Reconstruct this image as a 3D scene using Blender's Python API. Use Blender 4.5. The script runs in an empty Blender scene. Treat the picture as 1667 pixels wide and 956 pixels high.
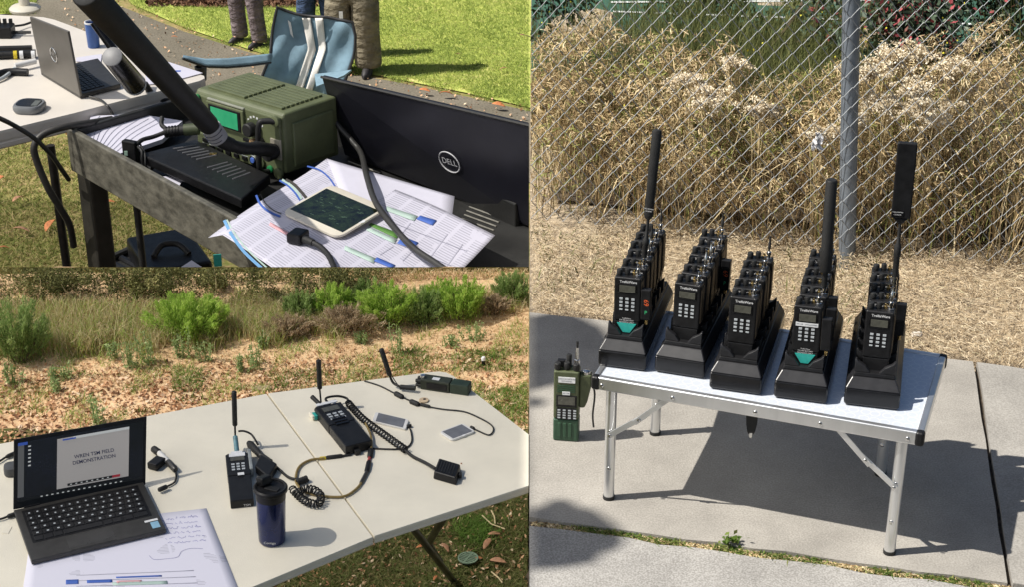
import bpy, bmesh, math, random
import numpy as np
from mathutils import Vector, Matrix, Euler
random.seed(7); RNG = np.random.default_rng(7)
R = math.radians
sc = bpy.context.scene
COL = sc.collection

# ---------------------------------------------------------------- camera, sky, sun, exposure
PITCH, FPX, W0, H0, CAMZ = R(26.0), 2800.0, 1667.0, 956.0, 2.0
cam_d = bpy.data.cameras.new('camera'); cam = bpy.data.objects.new('camera', cam_d); COL.objects.link(cam)
cam_d.sensor_fit = 'HORIZONTAL'; cam_d.sensor_width = 36.0; cam_d.lens = 36.0 * FPX / W0
cam_d.clip_start = 0.05; cam_d.clip_end = 500.0
cam.location = (0, 0, CAMZ); cam.rotation_euler = (R(90) - PITCH, 0, 0)
sc.camera = cam
SUN_EL = R(54.0); SUN_DIR = Vector((0.99 * math.cos(SUN_EL), 0.14 * math.cos(SUN_EL), -math.sin(SUN_EL))).normalized()
world = bpy.data.worlds.new('World'); sc.world = world; world.use_nodes = True
wn = world.node_tree; bg = wn.nodes['Background']
sky = wn.nodes.new('ShaderNodeTexSky'); sky.sky_type = 'NISHITA'; sky.sun_disc = False
sky.sun_elevation = SUN_EL; sky.sun_rotation = math.atan2(-SUN_DIR.x, -SUN_DIR.y)
wn.links.new(sky.outputs[0], bg.inputs[0]); bg.inputs[1].default_value = 0.05
sun_d = bpy.data.lights.new('sun', 'SUN'); sun_d.energy = 5.0; sun_d.angle = R(0.55); sun_d.color = (1.0, 0.95, 0.87)
sun = bpy.data.objects.new('sun', sun_d); COL.objects.link(sun)
sun.rotation_euler = SUN_DIR.to_track_quat('-Z', 'Y').to_euler()
sun.location = (-8, -2, 10)
vs = sc.view_settings
vs.view_transform = 'Standard'; vs.look = 'None'; vs.exposure = 0.45; vs.gamma = 1.0; vs.use_curve_mapping = False
sc.cycles.max_bounces = 7; sc.cycles.diffuse_bounces = 4; sc.cycles.transparent_max_bounces = 12
sc.cycles.use_denoising = True

# ---------------------------------------------------------------- helpers
CP, SP = math.cos(PITCH), math.sin(PITCH)
def ray(px, py):
    a, b = (px - W0 / 2) / FPX, -(py - H0 / 2) / FPX
    return Vector((a, CP + b * SP, -SP + b * CP))
def P(px, py, z=0.0):                      # where the line of sight meets the level z
    d = ray(px, py); t = (z - CAMZ) / d.z
    return Vector((d.x * t, d.y * t, z))
def PD(px, py, y):                         # ... meets the upright plane at distance y
    d = ray(px, py); t = y / d.y
    return Vector((d.x * t, y, CAMZ + d.z * t))
def side(x, y):                            # the line between the two grounds
    return x - 0.0114 * y
EDGE_X = 862.0
_n1 = ray(EDGE_X, 0).cross(ray(EDGE_X, 956)).normalized()
if _n1.x < 0: _n1 = -_n1
def right_of(p): return _n1.dot(Vector(p) - Vector((0, 0, CAMZ)))
CREST_T = -ray(400, 434.5).z / ray(400, 434.5).y     # slope of the ridge line seen from the camera
_N1 = np.array(_n1)

class MB:
    def __init__(s): s.v = []; s.f = []; s.mi = []
    def add(s, pts, faces, mi=0):
        o = len(s.v); s.v += [tuple(p) for p in pts]
        for f in faces: s.f.append([i + o for i in f]); s.mi.append(mi)
        return s
    def hexa(s, b, t, mi=0):                # bottom ring and top ring of n points
        n = len(b)
        fs = [list(range(n))[::-1], [n + i for i in range(n)]] + [[i, (i + 1) % n, n + (i + 1) % n, n + i] for i in range(n)]
        return s.add(list(b) + list(t), fs, mi)
    def box(s, c, d, M=None, mi=0):
        x, y, z = d[0] / 2, d[1] / 2, d[2] / 2
        pts = [Vector(p) for p in ((-x, -y, -z), (x, -y, -z), (x, y, -z), (-x, y, -z), (-x, -y, z), (x, -y, z), (x, y, z), (-x, y, z))]
        if M is not None: pts = [M @ p for p in pts]
        c = Vector(c); pts = [p + c for p in pts]
        return s.hexa(pts[:4], pts[4:], mi)
    def prism(s, poly, z0, z1, M=None, mi=0):
        b = [Vector((p[0], p[1], z0)) for p in poly]; t = [Vector((p[0], p[1], z1)) for p in poly]
        if M is not None: b = [M @ p for p in b]; t = [M @ p for p in t]
        return s.hexa(b, t, mi)
    def loft(s, rings, mi=0, cap=True):
        n = len(rings[0]); o = len(s.v)
        for r in rings: s.v += [tuple(p) for p in r]
        for k in range(len(rings) - 1):
            for i in range(n):
                s.f.append([o + k * n + i, o + k * n + (i + 1) % n, o + (k + 1) * n + (i + 1) % n, o + (k + 1) * n + i]); s.mi.append(mi)
        if cap:
            s.f.append([o + i for i in range(n)][::-1]); s.mi.append(mi)
            s.f.append([o + (len(rings) - 1) * n + i for i in range(n)]); s.mi.append(mi)
        return s
    def tube(s, path, r, n=8, mi=0, cap=True):
        pts = [Vector(p) for p in path]; rr = r if isinstance(r, (list, tuple)) else [r] * len(pts)
        up = Vector((0, 0, 1)); prev = None; rings = []
        for i, p in enumerate(pts):
            t = (pts[min(i + 1, len(pts) - 1)] - pts[max(i - 1, 0)])
            t = t.normalized() if t.length > 1e-9 else Vector((0, 0, 1))
            if prev is None:
                a = t.cross(up)
                if a.length < 0.05: a = t.cross(Vector((1, 0, 0)))
            else:
                a = prev - t * prev.dot(t)
                if a.length < 1e-6: a = t.cross(up)
            a.normalize(); b = t.cross(a); prev = a
            rings.append([p + (a * math.cos(k * 2 * math.pi / n) + b * math.sin(k * 2 * math.pi / n)) * rr[i] for k in range(n)])
        return s.loft(rings, mi, cap)
    def lathe(s, prof, o=(0, 0, 0), n=16, M=None, mi=0):
        o = Vector(o); rings = []
        for r, z in prof:
            ring = [Vector((r * math.cos(k * 2 * math.pi / n), r * math.sin(k * 2 * math.pi / n), z)) for k in range(n)]
            if M is not None: ring = [M @ p for p in ring]
            rings.append([p + o for p in ring])
        return s.loft(rings, mi, tuple(prof[0]) != tuple(prof[-1]))
    def cyl(s, a, b, r, n=12, mi=0): return s.tube([a, b], r, n, mi)
    def build(s, name, mat=None, parent=None, bevel=0.0, smooth=None, seg=2):
        me = bpy.data.meshes.new(name); me.from_pydata([tuple(v) for v in s.v], [], s.f); me.update()
        mats = mat if isinstance(mat, (list, tuple)) else [mat]
        for m in mats:
            if m is not None: me.materials.append(m)
        if len(mats) > 1: me.polygons.foreach_set('material_index', s.mi)
        bm = bmesh.new(); bm.from_mesh(me); bmesh.ops.recalc_face_normals(bm, faces=bm.faces); bm.to_mesh(me); bm.free()
        if smooth is not None:
            me.polygons.foreach_set('use_smooth', [True] * len(me.polygons)); me.set_sharp_from_angle(angle=R(smooth))
        return link(name, me, parent, bevel, seg)
def link(name, me, parent=None, bevel=0.0, seg=2):
    o = bpy.data.objects.new(name, me); COL.objects.link(o)
    if parent is not None: o.parent = parent
    if bevel:
        b = o.modifiers.new('bevel', 'BEVEL'); b.width = bevel; b.segments = seg; b.limit_method = 'ANGLE'; b.angle_limit = R(32); b.harden_normals = False
    return o
def tag(o, label=None, cat=None, group=None, kind=None):
    if label: o['label'] = label
    if cat: o['category'] = cat
    if group: o['group'] = group
    if kind: o['kind'] = kind
    return o
def thing(name, label, cat, loc=(0, 0, 0), rz=0.0, group=None, rot=None):
    o = bpy.data.objects.new(name, None); COL.objects.link(o); o.empty_display_size = 0.05
    o.location = loc
    o.rotation_euler = rot if rot is not None else (0, 0, rz)
    return tag(o, label, cat, group)
def struct(name, o): o['kind'] = 'structure'; return o
def copy_tree(o, parent=None):
    c = o.copy(); COL.objects.link(c); c.parent = parent
    for k in o.children: copy_tree(k, c)
    return c
def heading(a, b): return math.atan2(b.y - a.y, b.x - a.x)
def spline(pts, n=8):                       # Catmull-Rom through the points
    pts = [Vector(p) for p in pts]; out = []
    for i in range(len(pts) - 1):
        p0, p1, p2, p3 = pts[max(i - 1, 0)], pts[i], pts[i + 1], pts[min(i + 2, len(pts) - 1)]
        for k in range(n):
            t = k / n
            out.append(0.5 * ((2 * p1) + (p2 - p0) * t + (2 * p0 - 5 * p1 + 4 * p2 - p3) * t * t + (3 * p1 - p0 - 3 * p2 + p3) * t ** 3))
    out.append(pts[-1]); return out
def rrect(w, h, r, n=4):                    # rounded rectangle, centred
    out = []
    for cx, cy, a0 in ((w / 2 - r, h / 2 - r, 0), (-w / 2 + r, h / 2 - r, 90), (-w / 2 + r, -h / 2 + r, 180), (w / 2 - r, -h / 2 + r, 270)):
        for k in range(n + 1):
            a = R(a0 + 90 * k / n); out.append((cx + r * math.cos(a), cy + r * math.sin(a)))
    return out
def coil(path, rc, turns, rw, n=6, per=10):  # a curly cord along a path
    pts = spline(path, 12); L = len(pts); out = []
    N = int(turns * per)
    for i in range(N + 1):
        u = i / N * (L - 1); k = min(int(u), L - 2); f = u - k
        p = pts[k].lerp(pts[k + 1], f); t = (pts[k + 1] - pts[k]).normalized()
        a = t.cross(Vector((0, 0, 1))); a = a.normalized() if a.length > 1e-4 else Vector((1, 0, 0)); b = a.cross(t)
        an = 2 * math.pi * i / per
        out.append(p + a * (rc * math.cos(an)) + b * (rc * math.sin(an)))
    return out
_txt = {}
def text_mesh(s, size, mat, extrude=0.0, align='CENTER', bold=0.0):
    key = (s, size, mat.name, bold)
    if key not in _txt:
        cu = bpy.data.curves.new('lettering', 'FONT'); cu.body = s; cu.size = size; cu.align_x = align; cu.align_y = 'CENTER'; cu.offset = bold; cu.resolution_u = 3
        ob = bpy.data.objects.new('tmp_lettering', cu); COL.objects.link(ob)
        dg = bpy.context.evaluated_depsgraph_get(); me = bpy.data.meshes.new_from_object(ob.evaluated_get(dg))
        bpy.data.objects.remove(ob); me.materials.clear(); me.materials.append(mat); _txt[key] = me
    return _txt[key]
def lettering(s, size, mat, parent, loc, rot, name='lettering', bold=0.0, align='CENTER'):
    o = link(name, text_mesh(s, size, mat, bold=bold, align=align), parent); o.location = loc; o.rotation_euler = rot; return o

# ---- materials
def _nt(name):
    m = bpy.data.materials.new(name); m.use_nodes = True; nt = m.node_tree
    return m, nt, nt.nodes['Principled BSDF']
def mat(name, col, rough=0.5, metal=0.0, var=0.12, scale=30.0, bump=0.0, bscale=None, col2=None, thr=(0.35, 0.65), spec=0.5, rvar=0.12, coat=0.0, stretch=None, coord='Object', dist=0.002):
    m, nt, b = _nt(name); N = nt.nodes.new; L = nt.links.new
    tc = N('ShaderNodeTexCoord'); src = tc.outputs[coord]
    if stretch:
        mp = N('ShaderNodeMapping'); mp.inputs['Scale'].default_value = stretch; L(src, mp.inputs[0]); src = mp.outputs[0]
    no = N('ShaderNodeTexNoise'); no.inputs['Scale'].default_value = scale; no.inputs['Detail'].default_value = 6; no.inputs['Roughness'].default_value = 0.6
    L(src, no.inputs['Vector'])
    rp = N('ShaderNodeValToRGB'); rp.color_ramp.elements[0].position = thr[0]; rp.color_ramp.elements[1].position = thr[1]
    c1 = [max(0, c * (1 - var)) for c in col]; c2 = col2 if col2 else [min(1, c * (1 + var)) for c in col]
    rp.color_ramp.elements[0].color = (*c1, 1); rp.color_ramp.elements[1].color = (*c2, 1)
    L(no.outputs['Fac'], rp.inputs[0]); L(rp.outputs[0], b.inputs['Base Color'])
    b.inputs['Metallic'].default_value = metal; b.inputs['Specular IOR Level'].default_value = spec
    if rvar:
        mr = N('ShaderNodeMapRange'); mr.inputs[3].default_value = max(0.03, rough - rvar); mr.inputs[4].default_value = min(1, rough + rvar)
        n2 = N('ShaderNodeTexNoise'); n2.inputs['Scale'].default_value = scale * 0.37; n2.inputs['Detail'].default_value = 5; L(src, n2.inputs['Vector'])
        L(n2.outputs['Fac'], mr.inputs[0]); L(mr.outputs[0], b.inputs['Roughness'])
    else: b.inputs['Roughness'].default_value = rough
    if coat: b.inputs['Coat Weight'].default_value = coat; b.inputs['Coat Roughness'].default_value = 0.08
    if bump:
        n3 = N('ShaderNodeTexNoise'); n3.inputs['Scale'].default_value = bscale or scale * 4; n3.inputs['Detail'].default_value = 4; L(src, n3.inputs['Vector'])
        bp = N('ShaderNodeBump'); bp.inputs['Strength'].default_value = min(1.0, bump); bp.inputs['Distance'].default_value = dist; L(n3.outputs['Fac'], bp.inputs['Height']); L(bp.outputs[0], b.inputs['Normal'])
    return m
def flat(name, col, rough=0.5, metal=0.0, emit=0.0):
    m, nt, b = _nt(name); b.inputs['Base Color'].default_value = (*col, 1); b.inputs['Roughness'].default_value = rough; b.inputs['Metallic'].default_value = metal
    if emit: b.inputs['Emission Color'].default_value = (*col, 1); b.inputs['Emission Strength'].default_value = emit
    return m
def veg(name, stops, rough=0.7, trans=0.25):   # colour per blade or leaf from its own random value
    m, nt, b = _nt(name); N = nt.nodes.new; L = nt.links.new
    at = N('ShaderNodeAttribute'); at.attribute_name = 'rnd'
    rp = N('ShaderNodeValToRGB'); el = rp.color_ramp.elements
    while len(el) < len(stops): el.new(0.5)
    for e, (p, c) in zip(el, stops): e.position = p; e.color = (*c, 1)
    L(at.outputs['Fac'], rp.inputs[0]); L(rp.outputs[0], b.inputs['Base Color']); b.inputs['Roughness'].default_value = rough; b.inputs['Specular IOR Level'].default_value = 0.25
    tr = N('ShaderNodeBsdfTranslucent'); L(rp.outputs[0], tr.inputs[0]); mx = N('ShaderNodeMixShader'); mx.inputs[0].default_value = trans
    L(b.outputs[0], mx.inputs[1]); L(tr.outputs[0], mx.inputs[2]); L(mx.outputs[0], nt.nodes['Material Output'].inputs[0])
    return m

# ---- vegetation meshes (numpy)
def np_mesh(name, V, sizes, loops, rnd, mat, parent=None):
    me = bpy.data.meshes.new(name); me.vertices.add(len(V)); me.vertices.foreach_set('co', np.ascontiguousarray(V, dtype=np.float32).ravel())
    me.loops.add(len(loops)); me.loops.foreach_set('vertex_index', loops.astype(np.int32))
    st = np.concatenate([[0], np.cumsum(sizes)[:-1]]).astype(np.int32)
    me.polygons.add(len(sizes)); me.polygons.foreach_set('loop_start', st); me.polygons.foreach_set('loop_total', sizes.astype(np.int32))
    me.update(calc_edges=True); me.validate()
    a = me.attributes.new('rnd', 'FLOAT', 'POINT'); a.data.foreach_set('value', rnd.astype(np.float32))
    me.materials.append(mat)
    o = bpy.data.objects.new(name, me); COL.objects.link(o)
    if parent is not None: o.parent = parent
    return o
def blade_arrays(B, h, w, lean, bend=0.5, rnd=None):
    N = len(B); az = RNG.uniform(0, 2 * np.pi, N); s = np.stack([np.cos(az), np.sin(az), np.zeros(N)], 1) * (w / 2)[:, None]
    la = RNG.uniform(0, 2 * np.pi, N); ld = np.stack([np.cos(la), np.sin(la), np.zeros(N)], 1)
    up = np.array([0, 0, 1.0])
    mid = B + up * (h * 0.55)[:, None] + ld * (h * lean * 0.4)[:, None]
    tip = B + up * (h * (1 - 0.25 * lean))[:, None] + ld * (h * lean * (0.7 + bend))[:, None]
    V = np.stack([B - s, B + s, mid + s * 0.8, mid - s * 0.8, tip], 1).reshape(-1, 3)
    return V, N, (RNG.random(N) if rnd is None else rnd)
def blades(name, B, h, w, lean, mat, bend=0.5, rnd=None, parent=None, keep=None):
    B = np.asarray(B, float); V, N, r = blade_arrays(B, np.asarray(h), np.asarray(w), np.asarray(lean), bend, rnd)
    if keep is not None:
        k = keep(V).reshape(N, 5).all(1); V = V.reshape(N, 5, 3)[k].reshape(-1, 3); r = r[k]; N = int(k.sum())
    i = np.arange(N)[:, None] * 5
    loops = np.concatenate([i + 0, i + 1, i + 2, i + 3, i + 3, i + 2, i + 4], 1).ravel()
    return np_mesh(name, V, np.tile([4, 3], N), loops, np.repeat(r, 5), mat, parent)
def leaves(name, C, size, mat, elong=1.8, rnd=None, parent=None, upbias=0.3, keep=None, dirs=None):
    C = np.asarray(C, float); N = len(C); size = np.broadcast_to(size, (N,)).astype(float)
    a = RNG.normal(size=(N, 3)) if dirs is None else dirs + RNG.normal(size=(N, 3)) * 0.35
    a /= np.linalg.norm(a, axis=1)[:, None]
    n = RNG.normal(size=(N, 3)); n[:, 2] += upbias; b = np.cross(a, n); b /= (np.linalg.norm(b, axis=1)[:, None] + 1e-9)
    l = (a * (size * elong / 2)[:, None]); wv = b * (size / 2)[:, None]
    V = np.stack([C - l, C + wv - l * 0.15, C + l, C - wv - l * 0.15], 1).reshape(-1, 3)
    r = RNG.random(N) if rnd is None else rnd
    if keep is not None:
        k = keep(V).reshape(N, 4).all(1); V = V.reshape(N, 4, 3)[k].reshape(-1, 3); r = r[k]; N = int(k.sum())
    return np_mesh(name, V, np.full(N, 4), np.arange(N * 4), np.repeat(r, 4), mat, parent)
def keep_right(V): return (V - np.array([0, 0, CAMZ])) @ _N1 > 0.0015
def keep_left(V): return (V - np.array([0, 0, CAMZ])) @ _N1 < -0.0015
def under_crest(V): return V[:, 2] < CAMZ - CREST_T * V[:, 1]
def keep_bl(V): return keep_left(V) & under_crest(V)
def keep_tl(V): return keep_left(V)
def trim_left(o, eps=-0.002):               # end a piece at the retaining wall it butts against
    bm = bmesh.new(); bm.from_mesh(o.data); Mi = o.matrix_world if o.parent is None else o.matrix_world
    bpy.context.view_layer.update(); Mi = o.matrix_world.inverted()
    co = Mi @ (Vector((0, 0, CAMZ)) + _n1 * eps); no = (o.matrix_world.to_3x3().transposed() @ _n1).normalized()
    g = bmesh.ops.bisect_plane(bm, geom=bm.verts[:] + bm.edges[:] + bm.faces[:], plane_co=co, plane_no=no, clear_outer=True)
    ed = [e for e in g['geom_cut'] if isinstance(e, bmesh.types.BMEdge)]
    try: bmesh.ops.edgeloop_fill(bm, edges=ed)
    except Exception: pass
    bm.to_mesh(o.data); bm.free()
ORD = ['front', 'second', 'third', 'fourth', 'fifth', 'rearmost']

# ---- shared materials
M = {}
M['black_plastic'] = mat('black_plastic', (0.009, 0.009, 0.010), 0.42, var=0.35, scale=60, bump=0.15, bscale=900, spec=.32)
M['black_gloss'] = mat('black_gloss', (0.007, 0.007, 0.008), 0.24, var=0.3, scale=60, spec=.4)
M['black_rubber'] = mat('black_rubber', (0.011, 0.011, 0.011), 0.62, var=0.25, scale=80, bump=0.2, bscale=700)
M['grey_key'] = mat('grey_key', (0.42, 0.45, 0.47), 0.5, var=0.3, scale=600)
M['white_print'] = flat('white_print', (0.75, 0.75, 0.75), 0.6)
M['dark_print'] = flat('dark_print', (0.03, 0.035, 0.06), 0.6)
M['silver'] = mat('silver', (0.72, 0.72, 0.72), 0.22, metal=1.0, var=0.1, scale=200)
M['brass'] = mat('brass', (0.72, 0.52, 0.22), 0.3, metal=1.0, var=0.15, scale=200)
M['alu'] = mat('alu', (0.78, 0.79, 0.80), 0.34, metal=0.9, var=0.06, scale=25, stretch=(1, 1, 0.1), bump=0.05, bscale=300)
M['lcd'] = mat('lcd', (0.085, 0.085, 0.07), 0.25, var=0.2, scale=120)
M['sticker'] = mat('sticker', (0.72, 0.73, 0.74), 0.55, var=0.08, scale=120)
M['teal_sticker'] = mat('teal_sticker', (0.03, 0.38, 0.33), 0.5, var=0.15, scale=120)
M['olive'] = mat('olive', (0.075, 0.09, 0.042), 0.55, var=0.18, scale=40, bump=0.12, bscale=600)
M['orange'] = flat('orange_print', (0.75, 0.12, 0.03), 0.5)
M['green_print'] = flat('green_print', (0.05, 0.5, 0.2), 0.5)

# ================================================================ RIGHT: pavement, fence and the low table of radios
M['concrete'] = mat('concrete', (0.36, 0.335, 0.29), 0.85, var=0.14, scale=7, bump=0.7, bscale=260, rvar=0.05)
def concrete(name, base, speck=0.5):
    m, nt, b = _nt(name); N = nt.nodes.new; L = nt.links.new
    tc = N('ShaderNodeTexCoord')
    big = N('ShaderNodeTexNoise'); big.inputs['Scale'].default_value = 4.5; big.inputs['Detail'].default_value = 10; big.inputs['Roughness'].default_value = .7; L(tc.outputs['Object'], big.inputs['Vector'])
    fine = N('ShaderNodeTexNoise'); fine.inputs['Scale'].default_value = 260.0; fine.inputs['Detail'].default_value = 3; L(tc.outputs['Object'], fine.inputs['Vector'])
    vo = N('ShaderNodeTexVoronoi'); vo.inputs['Scale'].default_value = 170.0; L(tc.outputs['Object'], vo.inputs['Vector'])
    r1 = N('ShaderNodeValToRGB'); r1.color_ramp.elements[0].position = 0.3; r1.color_ramp.elements[1].position = 0.72
    r1.color_ramp.elements[0].color = (*[c * 0.74 for c in base], 1); r1.color_ramp.elements[1].color = (*[c * 1.14 for c in base], 1); L(big.outputs['Fac'], r1.inputs[0])
    r2 = N('ShaderNodeValToRGB'); r2.color_ramp.elements[0].position = 0.36; r2.color_ramp.elements[1].position = 0.66
    r2.color_ramp.elements[0].color = (0.62, 0.6, 0.57, 1); r2.color_ramp.elements[1].color = (1.18, 1.17, 1.14, 1); L(fine.outputs['Fac'], r2.inputs[0])
    mx = N('ShaderNodeMix'); mx.data_type = 'RGBA'; mx.blend_type = 'MULTIPLY'; mx.inputs[0].default_value = speck; L(r1.outputs[0], mx.inputs[6]); L(r2.outputs[0], mx.inputs[7])
    r3 = N('ShaderNodeValToRGB'); r3.color_ramp.elements[0].position = 0.07; r3.color_ramp.elements[1].position = 0.12; r3.color_ramp.elements[0].color = (0.35, 0.33, 0.3, 1); r3.color_ramp.elements[1].color = (1, 1, 1, 1)
    L(vo.outputs['Distance'], r3.inputs[0])
    m2 = N('ShaderNodeMix'); m2.data_type = 'RGBA'; m2.blend_type = 'MULTIPLY'; m2.inputs[0].default_value = 0.55; L(mx.outputs[2], m2.inputs[6]); L(r3.outputs[0], m2.inputs[7])
    L(m2.outputs[2], b.inputs['Base Color']); b.inputs['Roughness'].default_value = 0.9; b.inputs['Specular IOR Level'].default_value = 0.2
    bp = N('ShaderNodeBump'); bp.inputs['Strength'].default_value = 0.6; bp.inputs['Distance'].default_value = 0.0015; L(fine.outputs['Fac'], bp.inputs['Height']); L(bp.outputs[0], b.inputs['Normal'])
    return m
M['slab'] = concrete('slab_concrete', (0.35, 0.332, 0.303)); M['slab_b'] = concrete('slab_concrete_far', (0.345, 0.33, 0.305)); M['slab_c'] = concrete('slab_concrete_gutter', (0.36, 0.352, 0.34), 0.8)
M['joint'] = mat('joint_dirt', (0.06, 0.045, 0.03), 0.95, var=0.5, scale=60, bump=0.6, bscale=200)
M['dirt'] = mat('dry_dirt', (0.33, 0.26, 0.18), 0.95, var=0.35, scale=40, bump=0.9, bscale=220, col2=(0.48, 0.39, 0.27))

def sheet(name, pts, z0, z1, m, parent=None, bevel=0.0):
    b = MB(); b.hexa([Vector((p.x, p.y, z0)) for p in pts], [Vector((p.x, p.y, z1)) for p in pts]); return b.build(name, m, parent, bevel)
e = EDGE_X
pave = struct('pavement', sheet('pavement', [P(e, 1150), P(2000, 1150), P(2000, 648), P(e, 512)], -0.08, -0.012, M['joint']))
def ragged(a, c, n=14, amp=0.004):          # a worn slab edge
    out = []
    for i in range(n + 1):
        p = a.lerp(c, i / n); out.append(p + Vector((random.uniform(-amp, amp), random.uniform(-amp, amp), 0)) * (0 if i in (0, n) else 1))
    return out
A = ragged(P(e, 842), P(1612, 946)) + ragged(P(1640, 950), P(1584, 590), 10, .002) + ragged(P(1583, 589), P(e, 509))
sheet('slab', A, -0.07, 0.0, M['slab'], pave)
A = ragged(P(1649, 951), P(2000, 1000), 6) + [P(2000, 652)] + ragged(P(1990, 651), P(1590, 591), 8) + ragged(P(1591, 592), P(1648, 948), 10, .002)
sheet('slab', A, -0.07, 0.0015, M['slab_b'], pave)
A = [P(e, 1150), P(2000, 1150), P(2000, 1012)] + ragged(P(1995, 1010), P(e, 855), 20, .006)
sheet('slab', A, -0.07, -0.003, M['slab_c'], pave)
dirt = MB(); _q = []
nx, ny = 40, 40
for j in range(ny + 1):
    for i in range(nx + 1):
        y0 = 3.4 + (9.5 - 3.4) * j / ny; x0 = 0.0114 * y0; _p = P(e, 500)
        xl = _p.x / _p.y * 0 + (ray(e, 478).x / ray(e, 478).y) * y0
        x = xl + (4.2 - xl) * i / nx
        z = -0.02 + (0.012 * math.sin(x * 5 + y0 * 3) + 0.01 * math.sin(x * 11 - y0 * 7) if i else 0)
        if y0 > 4.6: z += 0.02
        _q.append((x, y0, z))
dirt.add(_q, [[j * (nx + 1) + i, j * (nx + 1) + i + 1, (j + 1) * (nx + 1) + i + 1, (j + 1) * (nx + 1) + i] for j in range(ny) for i in range(nx)])
bank = struct('dirt_verge', dirt.build('dirt_verge', M['dirt'], smooth=60))
# retaining wall under the edge of the pavement
rw = MB(); a0, a1 = P(e, 1150), Vector((ray(e, 478).x / ray(e, 478).y * 12, 12, 0))
rw.hexa([Vector((a0.x + .001, a0.y, -2.6)), Vector((a0.x + .12, a0.y, -2.6)), Vector((a1.x + .12, a1.y, -2.6)), Vector((a1.x + .001, a1.y, -2.6))],
        [Vector((a0.x + .001, a0.y, -0.085)), Vector((a0.x + .12, a0.y, -0.085)), Vector((a1.x + .12, a1.y, -0.085)), Vector((a1.x + .001, a1.y, -0.085))])
tag(rw.build('retaining_wall', M['concrete']), 'plain concrete retaining wall under the left edge of the pavement', 'wall')
# playing field beyond the brush
def field_mat():
    m, nt, b = _nt('field_turf'); N = nt.nodes.new; L = nt.links.new
    tc = N('ShaderNodeTexCoord'); no = N('ShaderNodeTexNoise'); no.inputs['Scale'].default_value = 30; no.inputs['Detail'].default_value = 5; L(tc.outputs['Object'], no.inputs['Vector'])
    rp = N('ShaderNodeValToRGB'); rp.color_ramp.elements[0].color = (0.022, 0.075, 0.05, 1); rp.color_ramp.elements[1].color = (0.04, 0.115, 0.075, 1); L(no.outputs['Fac'], rp.inputs[0]); L(rp.outputs[0], b.inputs['Base Color']); b.inputs['Roughness'].default_value = 0.95
    return m
fb = MB(); k = ray(e, 478).x / ray(e, 478).y
fb.add([(k * 5.9 + .002, 5.9, 0.01), (5, 5.9, 0.01), (7, 12, 0.012), (k * 12 + .002, 12, 0.012)], [[0, 1, 2, 3]])
fld = struct('playing_field', fb.build('playing_field', field_mat()))
M['line_paint'] = flat('line_paint', (0.7, 0.72, 0.7), 0.8)
for y0, y1 in ((6.62, 6.45), (6.75, 6.78)):
    b = MB(); xa, xb = 0.4, 1.8
    za = zb = .013
    b.add([(xa, y0, za + .002), (xb, y1, zb + .002), (xb, y1 + .02, zb + .002), (xa, y0 + .02, za + .002)], [[0, 1, 2, 3]]); b.build('line_marking', M['line_paint'], fld)

# ---- chain-link fence
F0, F1 = P(900, 373), P(1540, 433); fd = (F1 - F0).normalized(); fh = heading(F0, F1); fn = Vector((-fd.y, fd.x, 0))
t_edge = 0.0
lo, hi = -2.0, 2.0
for _ in range(50):
    mid = (lo + hi) / 2
    if right_of(F0 + fd * mid) < 0.004: lo = mid
    else: hi = mid
forg = F0 + fd * hi; forg.z = 0
fence = thing('chain_link_fence', 'grey chain-link fence with round steel post behind the pavement', 'fence', forg, fh)
M['galv'] = mat('galvanised_wire', (0.27, 0.285, 0.30), 0.6, metal=0.3, var=0.25, scale=60)
M['post'] = mat('painted_post', (0.20, 0.23, 0.27), 0.5, metal=0.35, var=0.18, scale=22, bump=0.2, bscale=150)
AW, AH = 0.0236, 0.0272
wm = []
for ph in (0, 1):
    b = MB(); pts = []; nz = 46
    for i in range(nz + 1):
        z = 0.03 + i * AH; sx = 1 if (i + ph) % 2 else 0
        x = 0.0008 + sx * (AW - 0.0016); dy = 0.0025 if sx else -0.0025
        pts += [Vector((x - (0.0025 if sx else -0.0025), dy * .6, z - 0.0028)), Vector((x, dy, z)), Vector((x - (0.0025 if sx else -0.0025), dy * .6, z + 0.0028))]
    b.tube(pts, 0.00098, 4); o = b.build('wire', M['galv'], fence, smooth=50); wm.append(o)
nw = int(2.7 / AW)
for i in range(nw):
    o = wm[i % 2] if i < 2 else link('wire', wm[i % 2].data, fence); o.location = (i * AW, 0, 0)
zt = 0.03 + 46 * AH
b = MB(); b.cyl((0.002, 0, zt + .02), (2.72, 0, zt + .02), 0.018, 12); b.build('top_rail', M['post'], fence, smooth=50)
pb = P(1378, 419); px0 = (pb - forg).dot(fd)
pt = ray(1386, 0); tt = (pb + fn * .03 - Vector((0, 0, CAMZ))).dot(fn) / pt.dot(fn); ptop = Vector((0, 0, CAMZ)) + pt * tt
Fi = (Matrix.Translation(forg) @ Matrix.Rotation(fh, 4, 'Z')).inverted(); q0 = Fi @ (pb + fn * .03); q1 = Fi @ ptop; dv = (q1 - q0) / q1.z
b = MB(); b.tube([q0 - dv * .06, q0, q0 + dv * zt, q0 + dv * (zt + .06), q0 + dv * (zt + .075)], [.0235, .0235, .0235, .0235, .016], 20); b.build('post', M['post'], fence, smooth=50)

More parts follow.
